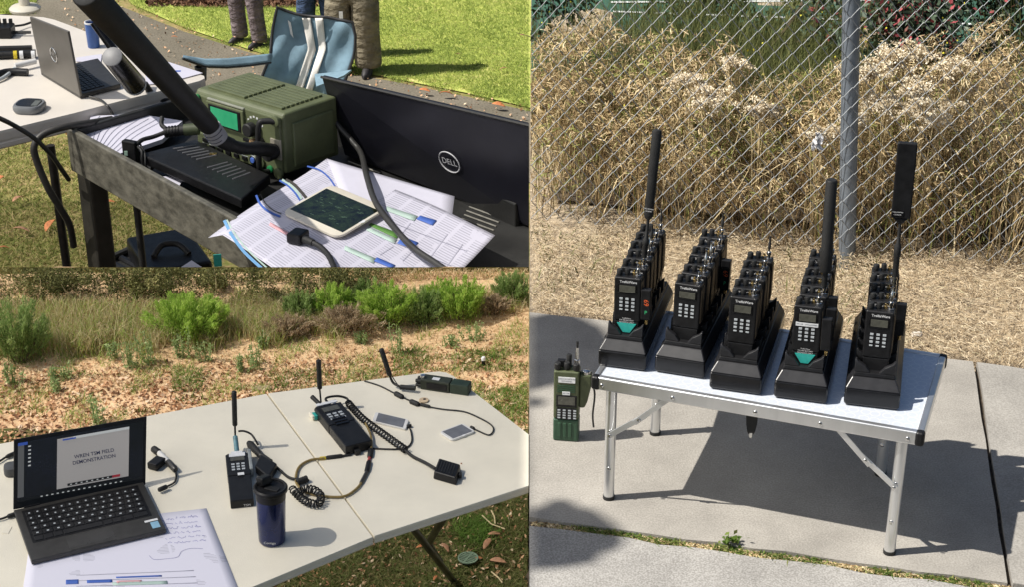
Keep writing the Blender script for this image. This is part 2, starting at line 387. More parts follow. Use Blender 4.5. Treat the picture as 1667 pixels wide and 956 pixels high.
# ---- dry brush and verge straw
straw = [(0.0, (0.07, 0.045, 0.02)), (0.2, (0.25, 0.17, 0.08)), (0.45, (0.49, 0.36, 0.185)), (0.7, (0.64, 0.51, 0.29)), (0.84, (0.76, 0.65, 0.43)), (0.9, (0.20, 0.22, 0.06)), (1.0, (0.30, 0.31, 0.09))]
M['straw'] = veg('dry_straw', straw, 0.75, 0.08)
M['brush_green'] = veg('brush_green', [(0, (0.05, 0.07, 0.02)), (0.5, (0.14, 0.16, 0.05)), (1, (0.28, 0.28, 0.11))], 0.7, 0.25)
def fence_back(n, d0, d1, pw=1.0):
    u = RNG.uniform(-0.6, 2.5, n); v = d0 + (d1 - d0) * RNG.random(n) ** pw
    return np.array(forg)[None, :] + u[:, None] * np.array(fd)[None, :] + v[:, None] * np.array(fn)[None, :]
def lumps(B): return 0.5 + 0.5 * np.sin(B[:, 0] * 7.3 + 1.0) * np.sin(B[:, 1] * 9.1) + 0.25 * np.sin(B[:, 0] * 19 + B[:, 1] * 5)
def straws(name, C, D, L, w, m, keep, label, rnd=None, cat='litter'):
    N = len(C); up = RNG.normal(size=(N, 3)) * .6 + np.array([0, 0, 1.0]); s = np.cross(D, up); s /= np.linalg.norm(s, axis=1)[:, None]; s *= (w / 2)[:, None]; l = D * (L / 2)[:, None]; k = np.cross(s, D); k /= (np.linalg.norm(k, axis=1)[:, None] + 1e-9); k *= (L * RNG.uniform(.02, .25, N))[:, None]
    V = np.stack([C - l - s, C - l + s, C + k + s, C + k - s, C + l + s * .6, C + l - s * .6], 1).reshape(-1, 3); r = RNG.random(N) * .85 + .08 if rnd is None else rnd
    kk = keep(V).reshape(N, 6).all(1); V = V.reshape(N, 6, 3)[kk].reshape(-1, 3); r = r[kk]; N = int(kk.sum()); i = np.arange(N)[:, None] * 6
    o = np_mesh(name, V, np.tile([4, 4], N), np.concatenate([i, i + 1, i + 2, i + 3, i + 3, i + 2, i + 4, i + 5], 1).ravel(), np.repeat(r, 6), m)
    return tag(o, label, cat, kind='stuff')
def nz3(C, f=1.0, ph=0.0):                  # smooth lumpy field
    x, y, z = C[:, 0] * f, C[:, 1] * f, C[:, 2] * f
    return (np.sin(23 * x + 11 * z + ph) * np.sin(19 * y - 7 * x + 1 + ph) + np.sin(31 * z + 13 * y + 9 * x + ph) * np.sin(17 * x - 21 * z + 2) + .6 * np.sin(47 * x + 5 * z + ph) * np.sin(53 * z + 37 * y)) / 2.2
def top_of(B):
    u = (B - np.array(forg)) @ np.array(fd)
    return .30 + .055 * np.sin(u * 6.1 + .6) + .035 * np.sin(u * 14.3 + 2) + .02 * np.sin(u * 31) + .05 * np.interp(u, [0, .5, .8, 1.1, 2.2], [0, -.3, .2, .9, .5])
n = 6500                                    # standing stems
B = fence_back(n, 0.05, 0.75); tp = top_of(B); B[:, 2] = -.01; dd = (B - np.array(forg)) @ np.array(fn)
tag(blades('dry_brush', B, tp * RNG.uniform(.45, 1.2, n) * np.interp(dd, [0, .25, .8], [.75, 1, 1.05]), RNG.uniform(0.0014, 0.0032, n), RNG.uniform(0.05, .7, n) ** 1.3, M['straw'], 0.5, keep=keep_right, rnd=np.clip(RNG.random(n) * .98, 0, 1)), 'tangled dry brush and wild grass behind the chain-link fence', 'brush', kind='stuff')
n = 170000                                  # curled straw, leaves and seed heads, in clumps with dark gaps between
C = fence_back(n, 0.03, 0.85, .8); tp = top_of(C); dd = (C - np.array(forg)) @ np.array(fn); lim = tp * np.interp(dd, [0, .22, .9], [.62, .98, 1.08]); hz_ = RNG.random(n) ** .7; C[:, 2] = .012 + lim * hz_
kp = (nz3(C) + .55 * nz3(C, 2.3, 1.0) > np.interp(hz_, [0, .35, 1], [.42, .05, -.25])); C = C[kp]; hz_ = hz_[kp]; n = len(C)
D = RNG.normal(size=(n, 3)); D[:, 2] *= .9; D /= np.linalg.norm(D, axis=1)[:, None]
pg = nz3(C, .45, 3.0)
tone = np.clip(.02 + .84 * RNG.random(n) * (.5 + .5 * hz_) + .10 * nz3(C, .8, 5.0), 0, .85); tone = np.where(RNG.random(n) < np.where(pg > .2, .42, .06), RNG.uniform(.89, 1, n), tone)  # straw low in the brush coloured darker, shade put into its tone
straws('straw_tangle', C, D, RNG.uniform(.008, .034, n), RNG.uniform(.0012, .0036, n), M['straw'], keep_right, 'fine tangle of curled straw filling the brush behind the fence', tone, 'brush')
n = 20000                                   # greener growth behind and above the dry brush
B = fence_back(n, 0.6, 1.75); B[:, 2] = 0; uu = (B - np.array(forg)) @ np.array(fd); gk = (np.sin(uu * 4.2 - .4) + .8 * np.sin(B[:, 1] * 5 + uu * 2)) > np.where(uu < .45, -1.1, -.35); B = B[gk]; n = len(B)
tag(blades('green_stalks', B, RNG.uniform(0.16, 0.40, n), RNG.uniform(0.0013, 0.003, n), RNG.uniform(0.05, 0.7, n), M['brush_green'], 0.3, keep=keep_right), 'olive green stalks rising at the back of the dry brush', 'weeds', kind='stuff')
# dark sheet standing in for the shade deep in the brush
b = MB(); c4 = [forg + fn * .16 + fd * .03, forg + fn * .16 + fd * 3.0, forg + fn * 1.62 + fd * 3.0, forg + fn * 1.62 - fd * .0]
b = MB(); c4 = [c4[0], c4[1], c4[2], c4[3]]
b.add([Vector((p.x, p.y, .024)) for p in c4], [[0, 1, 2, 3]]); struct('brush_shade_sheet', b.build('brush_shade_sheet', mat('brush_shade_sheet', (.07, .05, .03), .95, var=.5, scale=30, bump=.8, bscale=120)))
n = 260; C = fence_back(n, .1, 1.4); C[:, 2] = RNG.uniform(.18, .40, n)
tag(leaves('yellow_blossom', C, RNG.uniform(.005, .009, n), veg('yellow_blossom', [(0, (.55, .48, .03)), (1, (.7, .65, .08))], .7, .2), 1.2, keep=keep_right), 'tiny yellow blossoms dotted through the brush', 'blossom', kind='stuff')
# long pale stalks leaning across the mesh
def stalks(n, d0, d1, h0, h1, name, m):
    b = MB(); 
    for _ in range(n):
        u = random.uniform(0, 2.6); v = random.uniform(d0, d1); p = forg + fd * u + fn * v
        ang = random.uniform(-1.1, 1.1); hh = random.uniform(h0, h1); q = p + Vector((math.sin(ang) * hh * .8, random.uniform(-.05, .05), math.cos(ang) * hh))
        mid = p.lerp(q, .5) + Vector((random.uniform(-.04, .04), 0, random.uniform(-.02, .03)))
        path = spline([p, mid, q], 4)
        if all(right_of(x) > .004 for x in path): b.tube(path, [.0018 - .0011 * i / (len(path) - 1) for i in range(len(path))], 4)
    o = b.build(name, m); return tag(o, 'long pale bent stalks sticking out of the dry brush', 'stalks', kind='stuff')
M['stalk'] = mat('pale_stalk', (0.60, 0.48, 0.27), 0.7, var=0.3, scale=30)
stalks(120, 0.02, .7, 0.25, 0.5, 'dry_stalks', M['stalk'])
M['flower'] = veg('cream_flower', [(0, (0.5, 0.38, 0.22)), (0.5, (0.74, 0.64, 0.46)), (1, (0.85, 0.79, 0.65))], 0.8, 0.1)
fl = [(1470, 86, .55, 70), (1440, 100, .5, 40), (1120, 130, .32, 44), (1152, 156, .24, 60), (1412, 116, .36, 52), (1556, 112, .5, 48), (1490, 142, .30, 45), (1195, 102, .5, 30), (1440, 168, .22, 56), (1510, 184, .18, 60), (1392, 194, .14, 40), (1340, 215, .12, 40), (1240, 178, .24, 40)]
for i, (x, y, v, w) in enumerate(fl):
    o0 = forg + fn * v; dyy = 0
    # find the point on the row v behind the fence along this line of sight
    d = ray(x, y); t = (o0 - Vector((0, 0, CAMZ))).dot(fn) / d.dot(fn); c = Vector((0, 0, CAMZ)) + d * t
    n = int(w * 42); rr = w * 1.75e-3 * .62
    C = np.array(c)[None, :] + RNG.normal(size=(n, 3)) * np.array([rr * .55, rr * .4, rr * .22])
    nh = max(10, int(w / 1.4)); heads = np.array(c)[None, :] + RNG.normal(size=(nh, 3)) * np.array([rr * .55, rr * .4, rr * .22])
    C = heads[RNG.integers(0, nh, n)] + RNG.normal(size=(n, 3)) * np.array([.0075, .0075, .004])
    base = Vector((c.x, c.y, 0))
    t0 = thing('buckwheat_plant', '', 'flower', (c.x, c.y, 0), 0, 'cream flower clusters in the brush')
    fo = leaves('flower_cluster', C - np.array(base), RNG.uniform(.004, .0075, n), M['flower'], 1.1, parent=t0, upbias=1.5)
    sb = MB()
    for hd in heads[:14]:
        q = Vector(hd) - base; sb.tube(spline([Vector((q.x * .3, q.y * .3, 0)), q * .6, q], 3), .0015, 4)
    sb.build('stem', M['stalk'], t0)
    nm = ['largest flat-topped cream flower cluster high right of the fence post', 'cream flower cluster tucked just right of the fence post top', 'cream flower cluster high in the brush left of the post, upper of two', 'cream flower cluster below the upper left cluster', 'cream flowers directly right of the post near mid height', 'cream flower cluster at far right by the red-flowered shrub', 'small cream flowers below the large cluster right of the post', 'faint cream flowers at top of brush left of centre', 'cream flowers low right of the post', 'cream flowers lowest in the brush at right', 'dull cream flowers touching the post on its right side', 'dull cream flowers just left of the post', 'dull cream flowers in the brush between radio antenna and post'][i]
    t0['label'] = nm
# shrubs and trees at the back of the brush
def shrub(name, label, cat, px, py, y, rx, ry, rz, n, size, m, elong=1.8, blobs=9, keep=keep_right, trunk=M['stalk'], group=None, squash=1.0, zbase=0.0, upbias=.4):
    c = PD(px, py, y); t0 = thing(name, label, cat, (c.x, c.y, zbase), 0, group); o = np.array([c.x, c.y, zbase])
    cc = np.array(c) + RNG.normal(size=(blobs, 3)) * np.array([rx, ry, rz]) * .5
    rad = RNG.uniform(.45, .75, blobs) * min(rx, rz) 
    k = RNG.integers(0, blobs, n); dirv = RNG.normal(size=(n, 3)); dirv /= np.linalg.norm(dirv, axis=1)[:, None]
    C = cc[k] + dirv * (rad[k] * RNG.uniform(.35, 1.05, n) ** .6)[:, None] * np.array([1, 1, squash])
    rnd = np.clip(.5 + .28 * RNG.normal(size=n) + .25 * (k % 3 - 1), 0, 1)
    kp = None if keep is None else (lambda V: keep(V + o))
    leaves('crown', C - o, RNG.uniform(.7, 1.3, n) * size, m, elong, rnd, t0, upbias, keep=kp)
    b = MB()
    for q in cc[:6]:
        q = Vector(q - o); b.tube(spline([Vector((0, 0, -.05)), Vector((q.x * .35, q.y * .35, q.z * .5)), q], 5), [.008 * max(.4, rz / .3) * (1 - .8 * i / 10) for i in range(11)], 6)
    b.build('trunk', trunk, t0, smooth=60)
    return t0
M['dark_leaf'] = veg('dark_leaf', [(0, (0.008, 0.012, 0.006)), (.5, (0.02, 0.035, 0.014)), (1, (0.06, 0.085, 0.03))], .5, .15)
M['grey_leaf'] = veg('grey_green_leaf', [(0, (0.02, 0.035, 0.022)), (.45, (0.07, 0.11, 0.065)), (.85, (0.17, 0.22, 0.15)), (.9, (0.3, 0.05, 0.06)), (1, (0.42, 0.1, 0.11))], .5, .2)
M['bark'] = mat('bark', (0.10, 0.07, 0.045), 0.9, var=0.5, scale=30, bump=1.0, bscale=60, stretch=(1, 1, .25))
shrub('dark_shrub', 'dark shrub at the upper left corner behind the fence', 'shrub', 893, 8, 6.2, .13, .1, .12, 1500, .012, M['dark_leaf'], trunk=M['bark'])
shrub('dark_leaf_tree', 'dark reddish-leaved small tree at top left of the fence post', 'tree', 1160, -2, 6.3, .16, .12, .12, 1600, .014, M['dark_leaf'], trunk=M['bark'])
shrub('olive_shrub', 'small olive shrub with bare branches just left of the post', 'shrub', 1335, 45, 6.1, .15, .1, .13, 1300, .012, M['brush_green'], trunk=M['bark'])
shrub('red_flower_shrub', 'grey-green shrub with red leaves at upper right of the post', 'shrub', 1490, 40, 6.0, .42, .18, .2, 7000, .014, M['grey_leaf'], blobs=22, trunk=M['bark'])
shrub('green_bush', 'dark green bush in the top right corner behind the fence', 'shrub', 1640, 25, 6.15, .26, .15, .2, 3000, .013, M['dark_leaf'], blobs=12, trunk=M['bark'])
b = MB()
for pts in ([(1255, 75), (1285, 40), (1310, 0), (1330, -20)], [(1270, 72), (1330, 62), (1370, 58)], [(1325, 60), (1328, 20), (1338, -10)]):
    b.tube(spline([PD(x, y, 5.9) for x, y in pts], 4), .007, 6)
tag(b.build('bare_branch', M['bark']), 'bare forked branch lying at the back left of the post', 'branch')
# straw litter on the verge
M['verge_straw'] = veg('verge_straw', [(0, (.10, .07, .04)), (.2, (.30, .22, .13)), (.55, (.56, .44, .28)), (.85, (.72, .62, .45)), (1, (.30, .30, .12))], .8, .1)
n = 66000
u = RNG.random(n); y = 3.35 + 1.45 * RNG.random(n); x = RNG.uniform(0, 2.1, n)
bk = lambda x: 4.0 - 0.262 * x   # back of the pavement
L0, L1 = P(862, 509), P(1583, 589); sl = (L1.y - L0.y) / (L1.x - L0.x)
yb = L0.y + (x - L0.x) * sl; yy = yb + 0.015 + RNG.random(n) ** 1.1 * 0.80
C = np.stack([x, yy, RNG.uniform(-.012, .012, n)], 1)
az = RNG.uniform(0, 2 * np.pi, n); D = np.stack([np.cos(az), np.sin(az), RNG.normal(size=n) * .12], 1)
straws('straw_litter', C, D, RNG.uniform(.006, .026, n) * np.where(RNG.random(n) < .06, 2.6, 1), RNG.uniform(.0007, .0017, n), M['verge_straw'], keep_right, 'dry straw littering the dirt verge below the fence')
n = 1500; x = RNG.uniform(0, 2.1, n); yb = L0.y + (x - L0.x) * sl
cl = (np.sin(x * 9) > .2)
B = np.stack([x, yb + .1 + RNG.random(n) * .5, np.full(n, -.015)], 1)[cl]
tag(blades('verge_grass', B, RNG.uniform(.02, .06, len(B)), RNG.uniform(.002, .004, len(B)), RNG.uniform(.3, 1.2, len(B)), M['brush_green'], keep=keep_right), 'sparse low green weeds in the straw of the verge', 'weeds', kind='stuff')
# pebble on the verge
M['pebble'] = mat('pale_stone', (0.55, 0.50, 0.43), .8, var=.2, scale=40, bump=.6, bscale=90)
def stone(name, label, c, r, m, sq=(1, .7, .5), cat='stone'):
    bm = bmesh.new(); bmesh.ops.create_icosphere(bm, subdivisions=3, radius=1)
    for v in bm.verts:
        q = v.co.copy(); k = 1 + .18 * math.sin(q.x * 3 + 1) * math.cos(q.y * 4) + .1 * math.sin(q.z * 6 + q.x * 5); v.co = Vector((q.x * sq[0], q.y * sq[1], q.z * sq[2])) * (r * k)
    me = bpy.data.meshes.new(name); bm.to_mesh(me); bm.free(); me.materials.append(m); me.polygons.foreach_set('use_smooth', [True] * len(me.polygons))
    o = link(name, me); o.location = c; return tag(o, label, cat)
p = P(1493, 546); stone('pale_stone', 'pale flat stone on the verge right of the table', (p.x, p.y, .0), .016, M['pebble'])
p = P(1331, 232); 
# plastic scrap caught in the fence
M['bag'] = mat('white_plastic', (.8, .8, .82), .45, var=.06, scale=40)
d = ray(1331, 230); t = (forg + fn * .05 - Vector((0, 0, CAMZ))).dot(fn) / d.dot(fn); c = Vector((0, 0, CAMZ)) + d * t
bm = bmesh.new(); bmesh.ops.create_grid(bm, x_segments=9, y_segments=11, size=1)
for v in bm.verts:
    x, z = v.co.x, v.co.y; w = .012 * (1 - .35 * z + .2 * math.sin(z * 5)); v.co = Vector((x * w + .004 * math.sin(z * 4), .008 * math.sin(x * 5 + z * 4) + .004 * math.sin(z * 11), z * .026))
me = bpy.data.meshes.new('plastic_scrap'); bm.to_mesh(me); bm.free(); me.materials.append(M['bag']); o = link('plastic_scrap', me); o.location = c; so = o.modifiers.new('s', 'SOLIDIFY'); so.thickness = .0008
tag(o, 'crumpled white plastic scrap caught in the fence left of the post', 'scrap')
# weeds in the gutter crack
M['weed'] = veg('weed_green', [(0, (.05, .09, .015)), (.5, (.12, .19, .03)), (1, (.3, .3, .1))], .6, .3)
cr0, cr1 = P(870, 848), P(1650, 956); n = 2000; cx = [.12, .17, .22, .3, .42, .52, .6, .75, .85, .92]
t = np.clip(np.array(cx)[RNG.integers(0, len(cx), n)] + RNG.normal(size=n) * .022, .02, .99)
B = np.array(cr0)[None] + t[:, None] * np.array(cr1 - cr0)[None] + RNG.normal(size=(n, 3)) * np.array([.004, .008, 0]); B[:, 2] = -.012
tag(blades('crack_weeds', B, RNG.uniform(.005, .017, n), RNG.uniform(.002, .005, n), RNG.uniform(.5, 1.8, n), M['weed'], keep=keep_right), 'small green weeds growing along the crack in the pavement', 'weeds', kind='stuff')
n = 3000; t = RNG.random(n); C = np.array(cr0)[None] + t[:, None] * np.array(cr1 - cr0)[None] + RNG.normal(size=(n, 3)) * np.array([.004, .007, 0]); C[:, 2] = -.008
az = RNG.uniform(0, 6.28, n); straws('crack_litter', C, np.stack([np.cos(az), np.sin(az), np.zeros(n)], 1), RNG.uniform(.004, .016, n), RNG.uniform(.0012, .003, n), M['straw'], keep_right, 'bits of straw and grit along the crack in the pavement')
p = P(1190, 886); tw = thing('crack_weed', 'single bright green weed standing in the pavement crack', 'weed', (p.x, p.y, -.005))
leaves('foliage', RNG.normal(size=(60, 3)) * np.array([.012, .008, .006]) + np.array([0, 0, .014]), RNG.uniform(.005, .01, 60), M['weed'], 1.5, parent=tw, upbias=1)

# ---- low aluminium table
TZ = 0.30
FL, FR, BR = P(965, 614, TZ), P(1503, 707, TZ), P(1505, 571, TZ)
th = heading(FL, FR); tw_, td_ = (FR - FL).length, 0.345
tab = thing('folding_table', 'low silver aluminium folding table holding the radio chargers', 'table', (FL.x, FL.y, 0), th)
def top_mat():
    m, nt, b = _nt('table_laminate'); N = nt.nodes.new; L = nt.links.new
    tc = N('ShaderNodeTexCoord'); vo = N('ShaderNodeTexVoronoi'); vo.inputs['Scale'].default_value = 44; vo.inputs['Randomness'].default_value = .25; L(tc.outputs['Object'], vo.inputs['Vector'])
    rp = N('ShaderNodeValToRGB'); el = rp.color_ramp.elements; el[0].position = .36; el[1].position = .41; el.new(.45); el.new(.5)
    for q, c in zip(el, ((.70, .75, .84), (.82, .86, .92), (.82, .86, .92), (.70, .75, .84))): q.color = (*c, 1)
    L(vo.outputs['Distance'], rp.inputs[0]); L(rp.outputs[0], b.inputs['Base Color']); b.inputs['Metallic'].default_value = .3; b.inputs['Roughness'].default_value = .28
    return m
b = MB(); b.box((tw_ / 2, td_ / 2, TZ - .008), (tw_ - .012, td_ - .012, .012)); b.build('table_top', top_mat(), tab)
for nm, c, d in (('front_rail', (tw_ / 2, .006, TZ - .014), (tw_ - .02, .014, .030)), ('back_rail', (tw_ / 2, td_ - .006, TZ - .014), (tw_ - .02, .014, .030)), ('side_rail', (.006, td_ / 2, TZ - .014), (.014, td_ - .02, .030)), ('side_rail', (tw_ - .006, td_ / 2, TZ - .014), (.014, td_ - .02, .030))):
    b = MB(); b.box(c, d); b.build(nm, M['alu'], tab, bevel=.0035, seg=3)
for x in (.006, tw_ - .006):
    for y in (.006, td_ - .006):
        b = MB(); b.box((x, y, TZ - .014), (.019, .019, .0315)); b.build('corner_cap', M['black_plastic'], tab, bevel=.006, seg=3)
legs = [(.035, .022), (tw_ - .04, .022), (.055, td_ - .03), (tw_ - .105, td_ - .03)]
for i, (x, y) in enumerate(legs):
    sx = 1 if x < .3 else -1
    b = MB(); b.lathe([(0, .004), (.0115, .004), (.0115, TZ - .02), (0, TZ - .02)], (x, y, 0), 18); lg = b.build('leg', M['alu'], tab, smooth=40)
    b = MB(); b.lathe([(0, 0), (.0125, 0), (.0128, .008), (0, .009)], (x, y, 0), 18); b.build('foot_cap', M['black_rubber'], lg, smooth=40)
    for rz_ in (.17, .08):
        b = MB(); b.lathe([(0, 0), (.0045, 0), (.0038, .0018), (.001, .0026)], (x + sx * .002, y - .0112, rz_), 10, Matrix.Rotation(R(90), 4, 'X')); b.build('rivet', M['silver'], lg, smooth=40)
    # folding brace: two flat links
    yb_ = y - .0135 if y < .1 else y + .0135
    A0, Bm, C0 = Vector((x + sx * .004, yb_, .165)), Vector((x + sx * .065, yb_, .215)), Vector((x + sx * .125, yb_, TZ - .024))
    for q0, q1, off in ((A0, Bm + (Bm - A0) * .12, 0), (C0, Bm + (Bm - C0) * .1, .003)):
        dirv = (q1 - q0); Lk = dirv.length; an = math.atan2(dirv.z, dirv.x); Mx = Matrix.Rotation(-an, 4, 'Y')
        b = MB(); b.box((q0 + q1) / 2 + Vector((0, -off, 0)), (Lk + .012, .0022, .012), Mx); b.build('brace_link', M['alu'], tab, bevel=.0008)
    for q in (Bm, C0, A0):
        b = MB(); b.lathe([(0, 0), (.0042, 0), (.0036, .0018), (.001, .0026)], (q.x, q.y - .005, q.z), 10, Matrix.Rotation(R(90), 4, 'X')); b.build('rivet', M['silver'], tab, smooth=40)
for x in (.02, .17, .34, .47, tw_ - .028):
    b = MB(); b.lathe([(0, 0), (.0045, 0), (.0038, .0018), (.001, .0026)], (x, -.0012, TZ - .017), 10, Matrix.Rotation(R(90), 4, 'X')); b.build('rivet', M['silver'], tab, smooth=40)
# strap under the table
p = P(1222, 712, .19); st = thing('carry_strap', 'black webbing strap with metal tip hanging below the table', 'strap', (p.x, p.y, .20), th + .25)
b = MB(); b.loft([[Vector((-w, -.002 + y, z)), Vector((w, -.002 + y, z)), Vector((w, .002 + y, z)), Vector((-w, .002 + y, z))] for w, y, z in ((.013, .0, .078), (.0125, .003, .05), (.011, .0, .02), (.008, -.002, .004), (.005, 0, -.003))]); b.build('webbing', M['black_rubber'], st)
b = MB(); b.lathe([(0, -.012), (.003, -.011), (.0045, -.004), (.004, .001), (0, .002)], n=10); b.build('metal_tip', M['silver'], st, smooth=50)

# ---- handheld radio prototype: origin at bottom centre of its front face, front towards -y
RW, RD, RH, BZ = .060, .034, .168, .060
def radio_proto():
    t0 = thing('handheld_radio', '', 'radio', group='black handheld radios in chargers')
    b = MB(); b.box((0, RD / 2, (BZ + RH) / 2), (RW, RD, RH - BZ)); body = b.build('body', M['black_plastic'], t0, bevel=.0035, seg=3)
    b = MB()
    for k in range(5): b.box((RW / 2 + .0002, .006 + k * .0055, BZ + .056), (.003, .0028, .085))
    b.build('cooling_ribs', M['bronze'], t0)
    b = MB(); b.loft([[Vector((-w, y0, z)), Vector((w, y0, z)), Vector((w, RD - .001, z)), Vector((-w, RD - .001, z))] for w, y0, z in ((.021, .006, 0), (.026, .0012, .02), (.0275, .0008, BZ - .001))]); b.build('battery', M['black_plastic'], t0, bevel=.0015)
    b = MB(); b.box((0, -.0006, .1415), (.042, .0016, .022)); b.build('screen_bezel', M['black_gloss'], body, bevel=.0005)
    b = MB(); b.box((0, -.0012, .1415), (.036, .0016, .0165)); b.build('screen', M['lcd'], t0)
    b = MB()
    for r_ in range(4):
        for c in range(3):
            b.box((-.0135 + c * .0135, -.0005, .115 - r_ * .0088), (.0070, .002, .0044 if r_ < 3 else .0028))
    tag(b.build('keypad', M['grey_key'], t0), kind='stuff')
    lettering('TrellisWare', .0080, M['white_print'], t0, (.002, -.0003, .158), (R(90), 0, 0), bold=.0001)
    for x, y, h_, r_ in ((-.021, .014, .013, .0068), (-.004, .019, .014, .0062)):
        b = MB(); b.lathe([(0, 0), (r_ * .85, 0), (r_ * .85, .003), (r_, .004), (r_, h_), (r_ * .85, h_ + .002), (0, h_ + .002)], (x, y, RH - .001), 12); b.build('knob', M['black_rubber'], t0, smooth=35)
    b = MB(); b.lathe([(0, 0), (.006, 0), (.006, .004), (.0042, .005), (.0042, .012), (.0055, .0125), (.0055, .019), (.0025, .02), (.0025, .028), (0, .029)], (.02, .017, RH - .001), 12); b.build('antenna_connector', M['silver'], t0, smooth=35)
    b = MB(); b.lathe([(0, 0), (.0042, 0), (.004, .006), (.0025, .007), (.0025, .011), (0, .012)], (.009, .024, RH - .001), 10); b.build('button', M['brass'], t0, smooth=35)
    return t0
M['bronze'] = mat('bronze_ribs', (0.16, 0.12, 0.08), .45, metal=.5, var=.2, scale=50)
proto = radio_proto()
# ---- charger prototype: origin front bottom centre, length along +y
CW, CL = .100, .318
def charger_proto(nb):
    t0 = thing('radio_charger', '', 'charger', group='multi-bay radio chargers')
    def ring(w, y0, y1, z): return [Vector((-w, y0, z)), Vector((w, y0, z)), Vector((w, y1, z)), Vector((-w, y1, z))]
    b = MB(); b.loft([ring(.046, .003, CL - .003, 0), ring(.05, 0, CL, .006), ring(.05, 0, CL, .038)]); b.build('base_tray', M['black_gloss'], t0, bevel=.004, seg=3)
    b = MB(); b.loft([ring(.0495, .0008, CL - .001, .0385), ring(.039, .019, CL - .004, .0575)]); b.build('sloped_cover', M['charger_top'], t0, bevel=.002, seg=2)
    b = MB(); b.loft([ring(.0385, .0205, CL - .006, .058), ring(.036, .023, CL - .01, .066)]); b.build('bay_deck', M['black_plastic'], t0, bevel=.0015)
    for k in range(nb):
        y = .027 + k * .047
        for s_ in (-1, 1):
            b = MB(); b.loft([[Vector((s_ * .0365, y + dy, z)), Vector((s_ * xi, y + dy, z)), Vector((s_ * xi, y + dy + .010, z)), Vector((s_ * .0365, y + dy + .010, z))] for xi, dy, z in ((.008, -.004, .0665), (.017, -.002, .078), (.030, .0, .086), (.034, .002, .091))])
            b.build('bay_guard', M['charger_top'] if k == 0 else M['black_plastic'], t0, bevel=.0012)
    b = MB()
    for k in range(6): b.box((.0435, CL - .03 - k * .007, .0455), (.010, .003, .003), Matrix.Rotation(R(62), 4, 'Y'))
    b.build('vent_slots', M['black_rubber'], t0)
    for k in range(nb):
        b = MB(); b.box((-.0445, .05 + k * .046, .044), (.003, .012, .006), Matrix.Rotation(R(-60), 4, 'Y')); b.build('status_tab', M['black_rubber'], t0)
    return t0
M['charger_top'] = mat('charger_cover', (0.016, 0.016, 0.018), .36, var=.25, scale=50, bump=.1, bscale=800)
cproto = charger_proto(6)
cols = [((973, 597), (1051, 605), (1042, 455), (1076, 398), 6), ((1065, 606), (1146, 618), (1134, 463), (1166, 408), 6), ((1154, 633), (1238, 645), (1229, 475), (1249, 423), 5), ((1259, 647), (1345, 660), (1332, 499), (1343, 436), 6), ((1373, 658), (1463, 671), (1446, 497), (1444, 449), 5)]
cname = ['leftmost', 'second from left', 'middle', 'second from right', 'rightmost']
first_r, first_c = True, True; RS = .92
radios = {}
for ci, (a, b2, ft, rt, nr) in enumerate(cols):
    pa, pb2 = P(*a, TZ + .0), P(*b2, TZ + .0)
    wf, wr = P(*ft, TZ + .196), P(*rt, TZ + .196)
    dirv = (wr - wf); hd = math.atan2(-dirv.x, dirv.y)         # rotation about z that sends +y along the row
    hd = .5 * hd + .5 * heading(pa, pb2)
    c = (pa + pb2) / 2
    ch = cproto if first_c else copy_tree(cproto); first_c = False
    ch.location = (c.x, c.y, TZ - .0015); ch.rotation_euler = (0, 0, hd); sclx = (pb2 - pa).length / CW; ch.scale = (sclx, 1, 1)
    ch['label'] = {0: 'leftmost black multi-bay radio charger on the low table', 1: 'second black radio charger from the left on the low table', 2: 'middle black radio charger of the five on the low table', 3: 'second black radio charger from the right on the low table', 4: 'rightmost black multi-bay radio charger on the low table'}[ci]
    for k in range(nr):
        r_ = proto if first_r else copy_tree(proto); first_r = False
        off = Matrix.Rotation(hd, 4, 'Z') @ Vector((0, .035 + k * .047, 0))
        r_.scale = (RS, RS, RS); r_.location = Vector((c.x, c.y, TZ + .036)) + off + Vector((random.uniform(-.0008, .0008), 0, random.uniform(0, .002)))
        r_.rotation_euler = (R(-2.5) + random.uniform(-.018, .018), random.uniform(-.016, .016), hd + random.uniform(-.03, .03))
        pos = 'front' if k == 0 else ('rearmost' if k == nr - 1 else ['', 'second', 'third', 'fourth', 'fifth'][k] + ' from front')
        r_['label'] = f'black handheld radio in the {cname[ci]} charger, {pos} of its row'
        radios[ci, k] = r_
# details that differ from radio to radio
def teal(r_):
    b = MB(); b.prism([(-.022, .022), (.022, .022), (.008, 0), (-.008, 0)], 0, .0012, Matrix.Translation((0, .0004, .033)) @ Matrix.Rotation(R(90), 4, 'X')); o = b.build('teal_label', M['teal_sticker'], r_)
    for i, s_ in enumerate(('TrellisWare', 'TW-400 BATTERY', 'RECHARGE ONLY')): lettering(s_, .0042, M['white_print'], r_, (0, -.0002, .070 - i * .0048 - .003), (R(90), 0, 0))
for ci in (0, 3): teal(radios[ci, 0])
b = MB(); b.box((0, -.0006, .1255), (.048, .0012, .0085)); b.build('white_label', M['sticker'], radios[3, 0]); lettering('TW 100   UNCLASSIFIED', .0042, M['dark_print'], radios[3, 0], (0, -.0014, .1255), (R(90), 0, 0))
for key in ((0, 0), (1, 4), (3, 0), (3, 1), (3, 2), (4, 2)):
    r_ = radios[key]
    b = MB(); b.box((RW / 2 + .012, .008, .105), (.022, .016, .075)); sm = b.build('side_module', M['black_plastic'], r_, bevel=.002)
    b = MB(); b.lathe([(0, 0), (.004, 0), (.004, .01), (0, .011)], (RW / 2 + .014, .006, .056), 10); b.build('side_plug', M['brass'], sm, smooth=40)
    if key[0] < 2:
        lettering('69', .016, M['orange'], r_, (RW / 2 + .013, -.0004, .110), (R(90), R(90), 0)); lettering('P', .012, M['green_print'], r_, (RW / 2 + .013, -.0004, .086), (R(90), 0, 0))
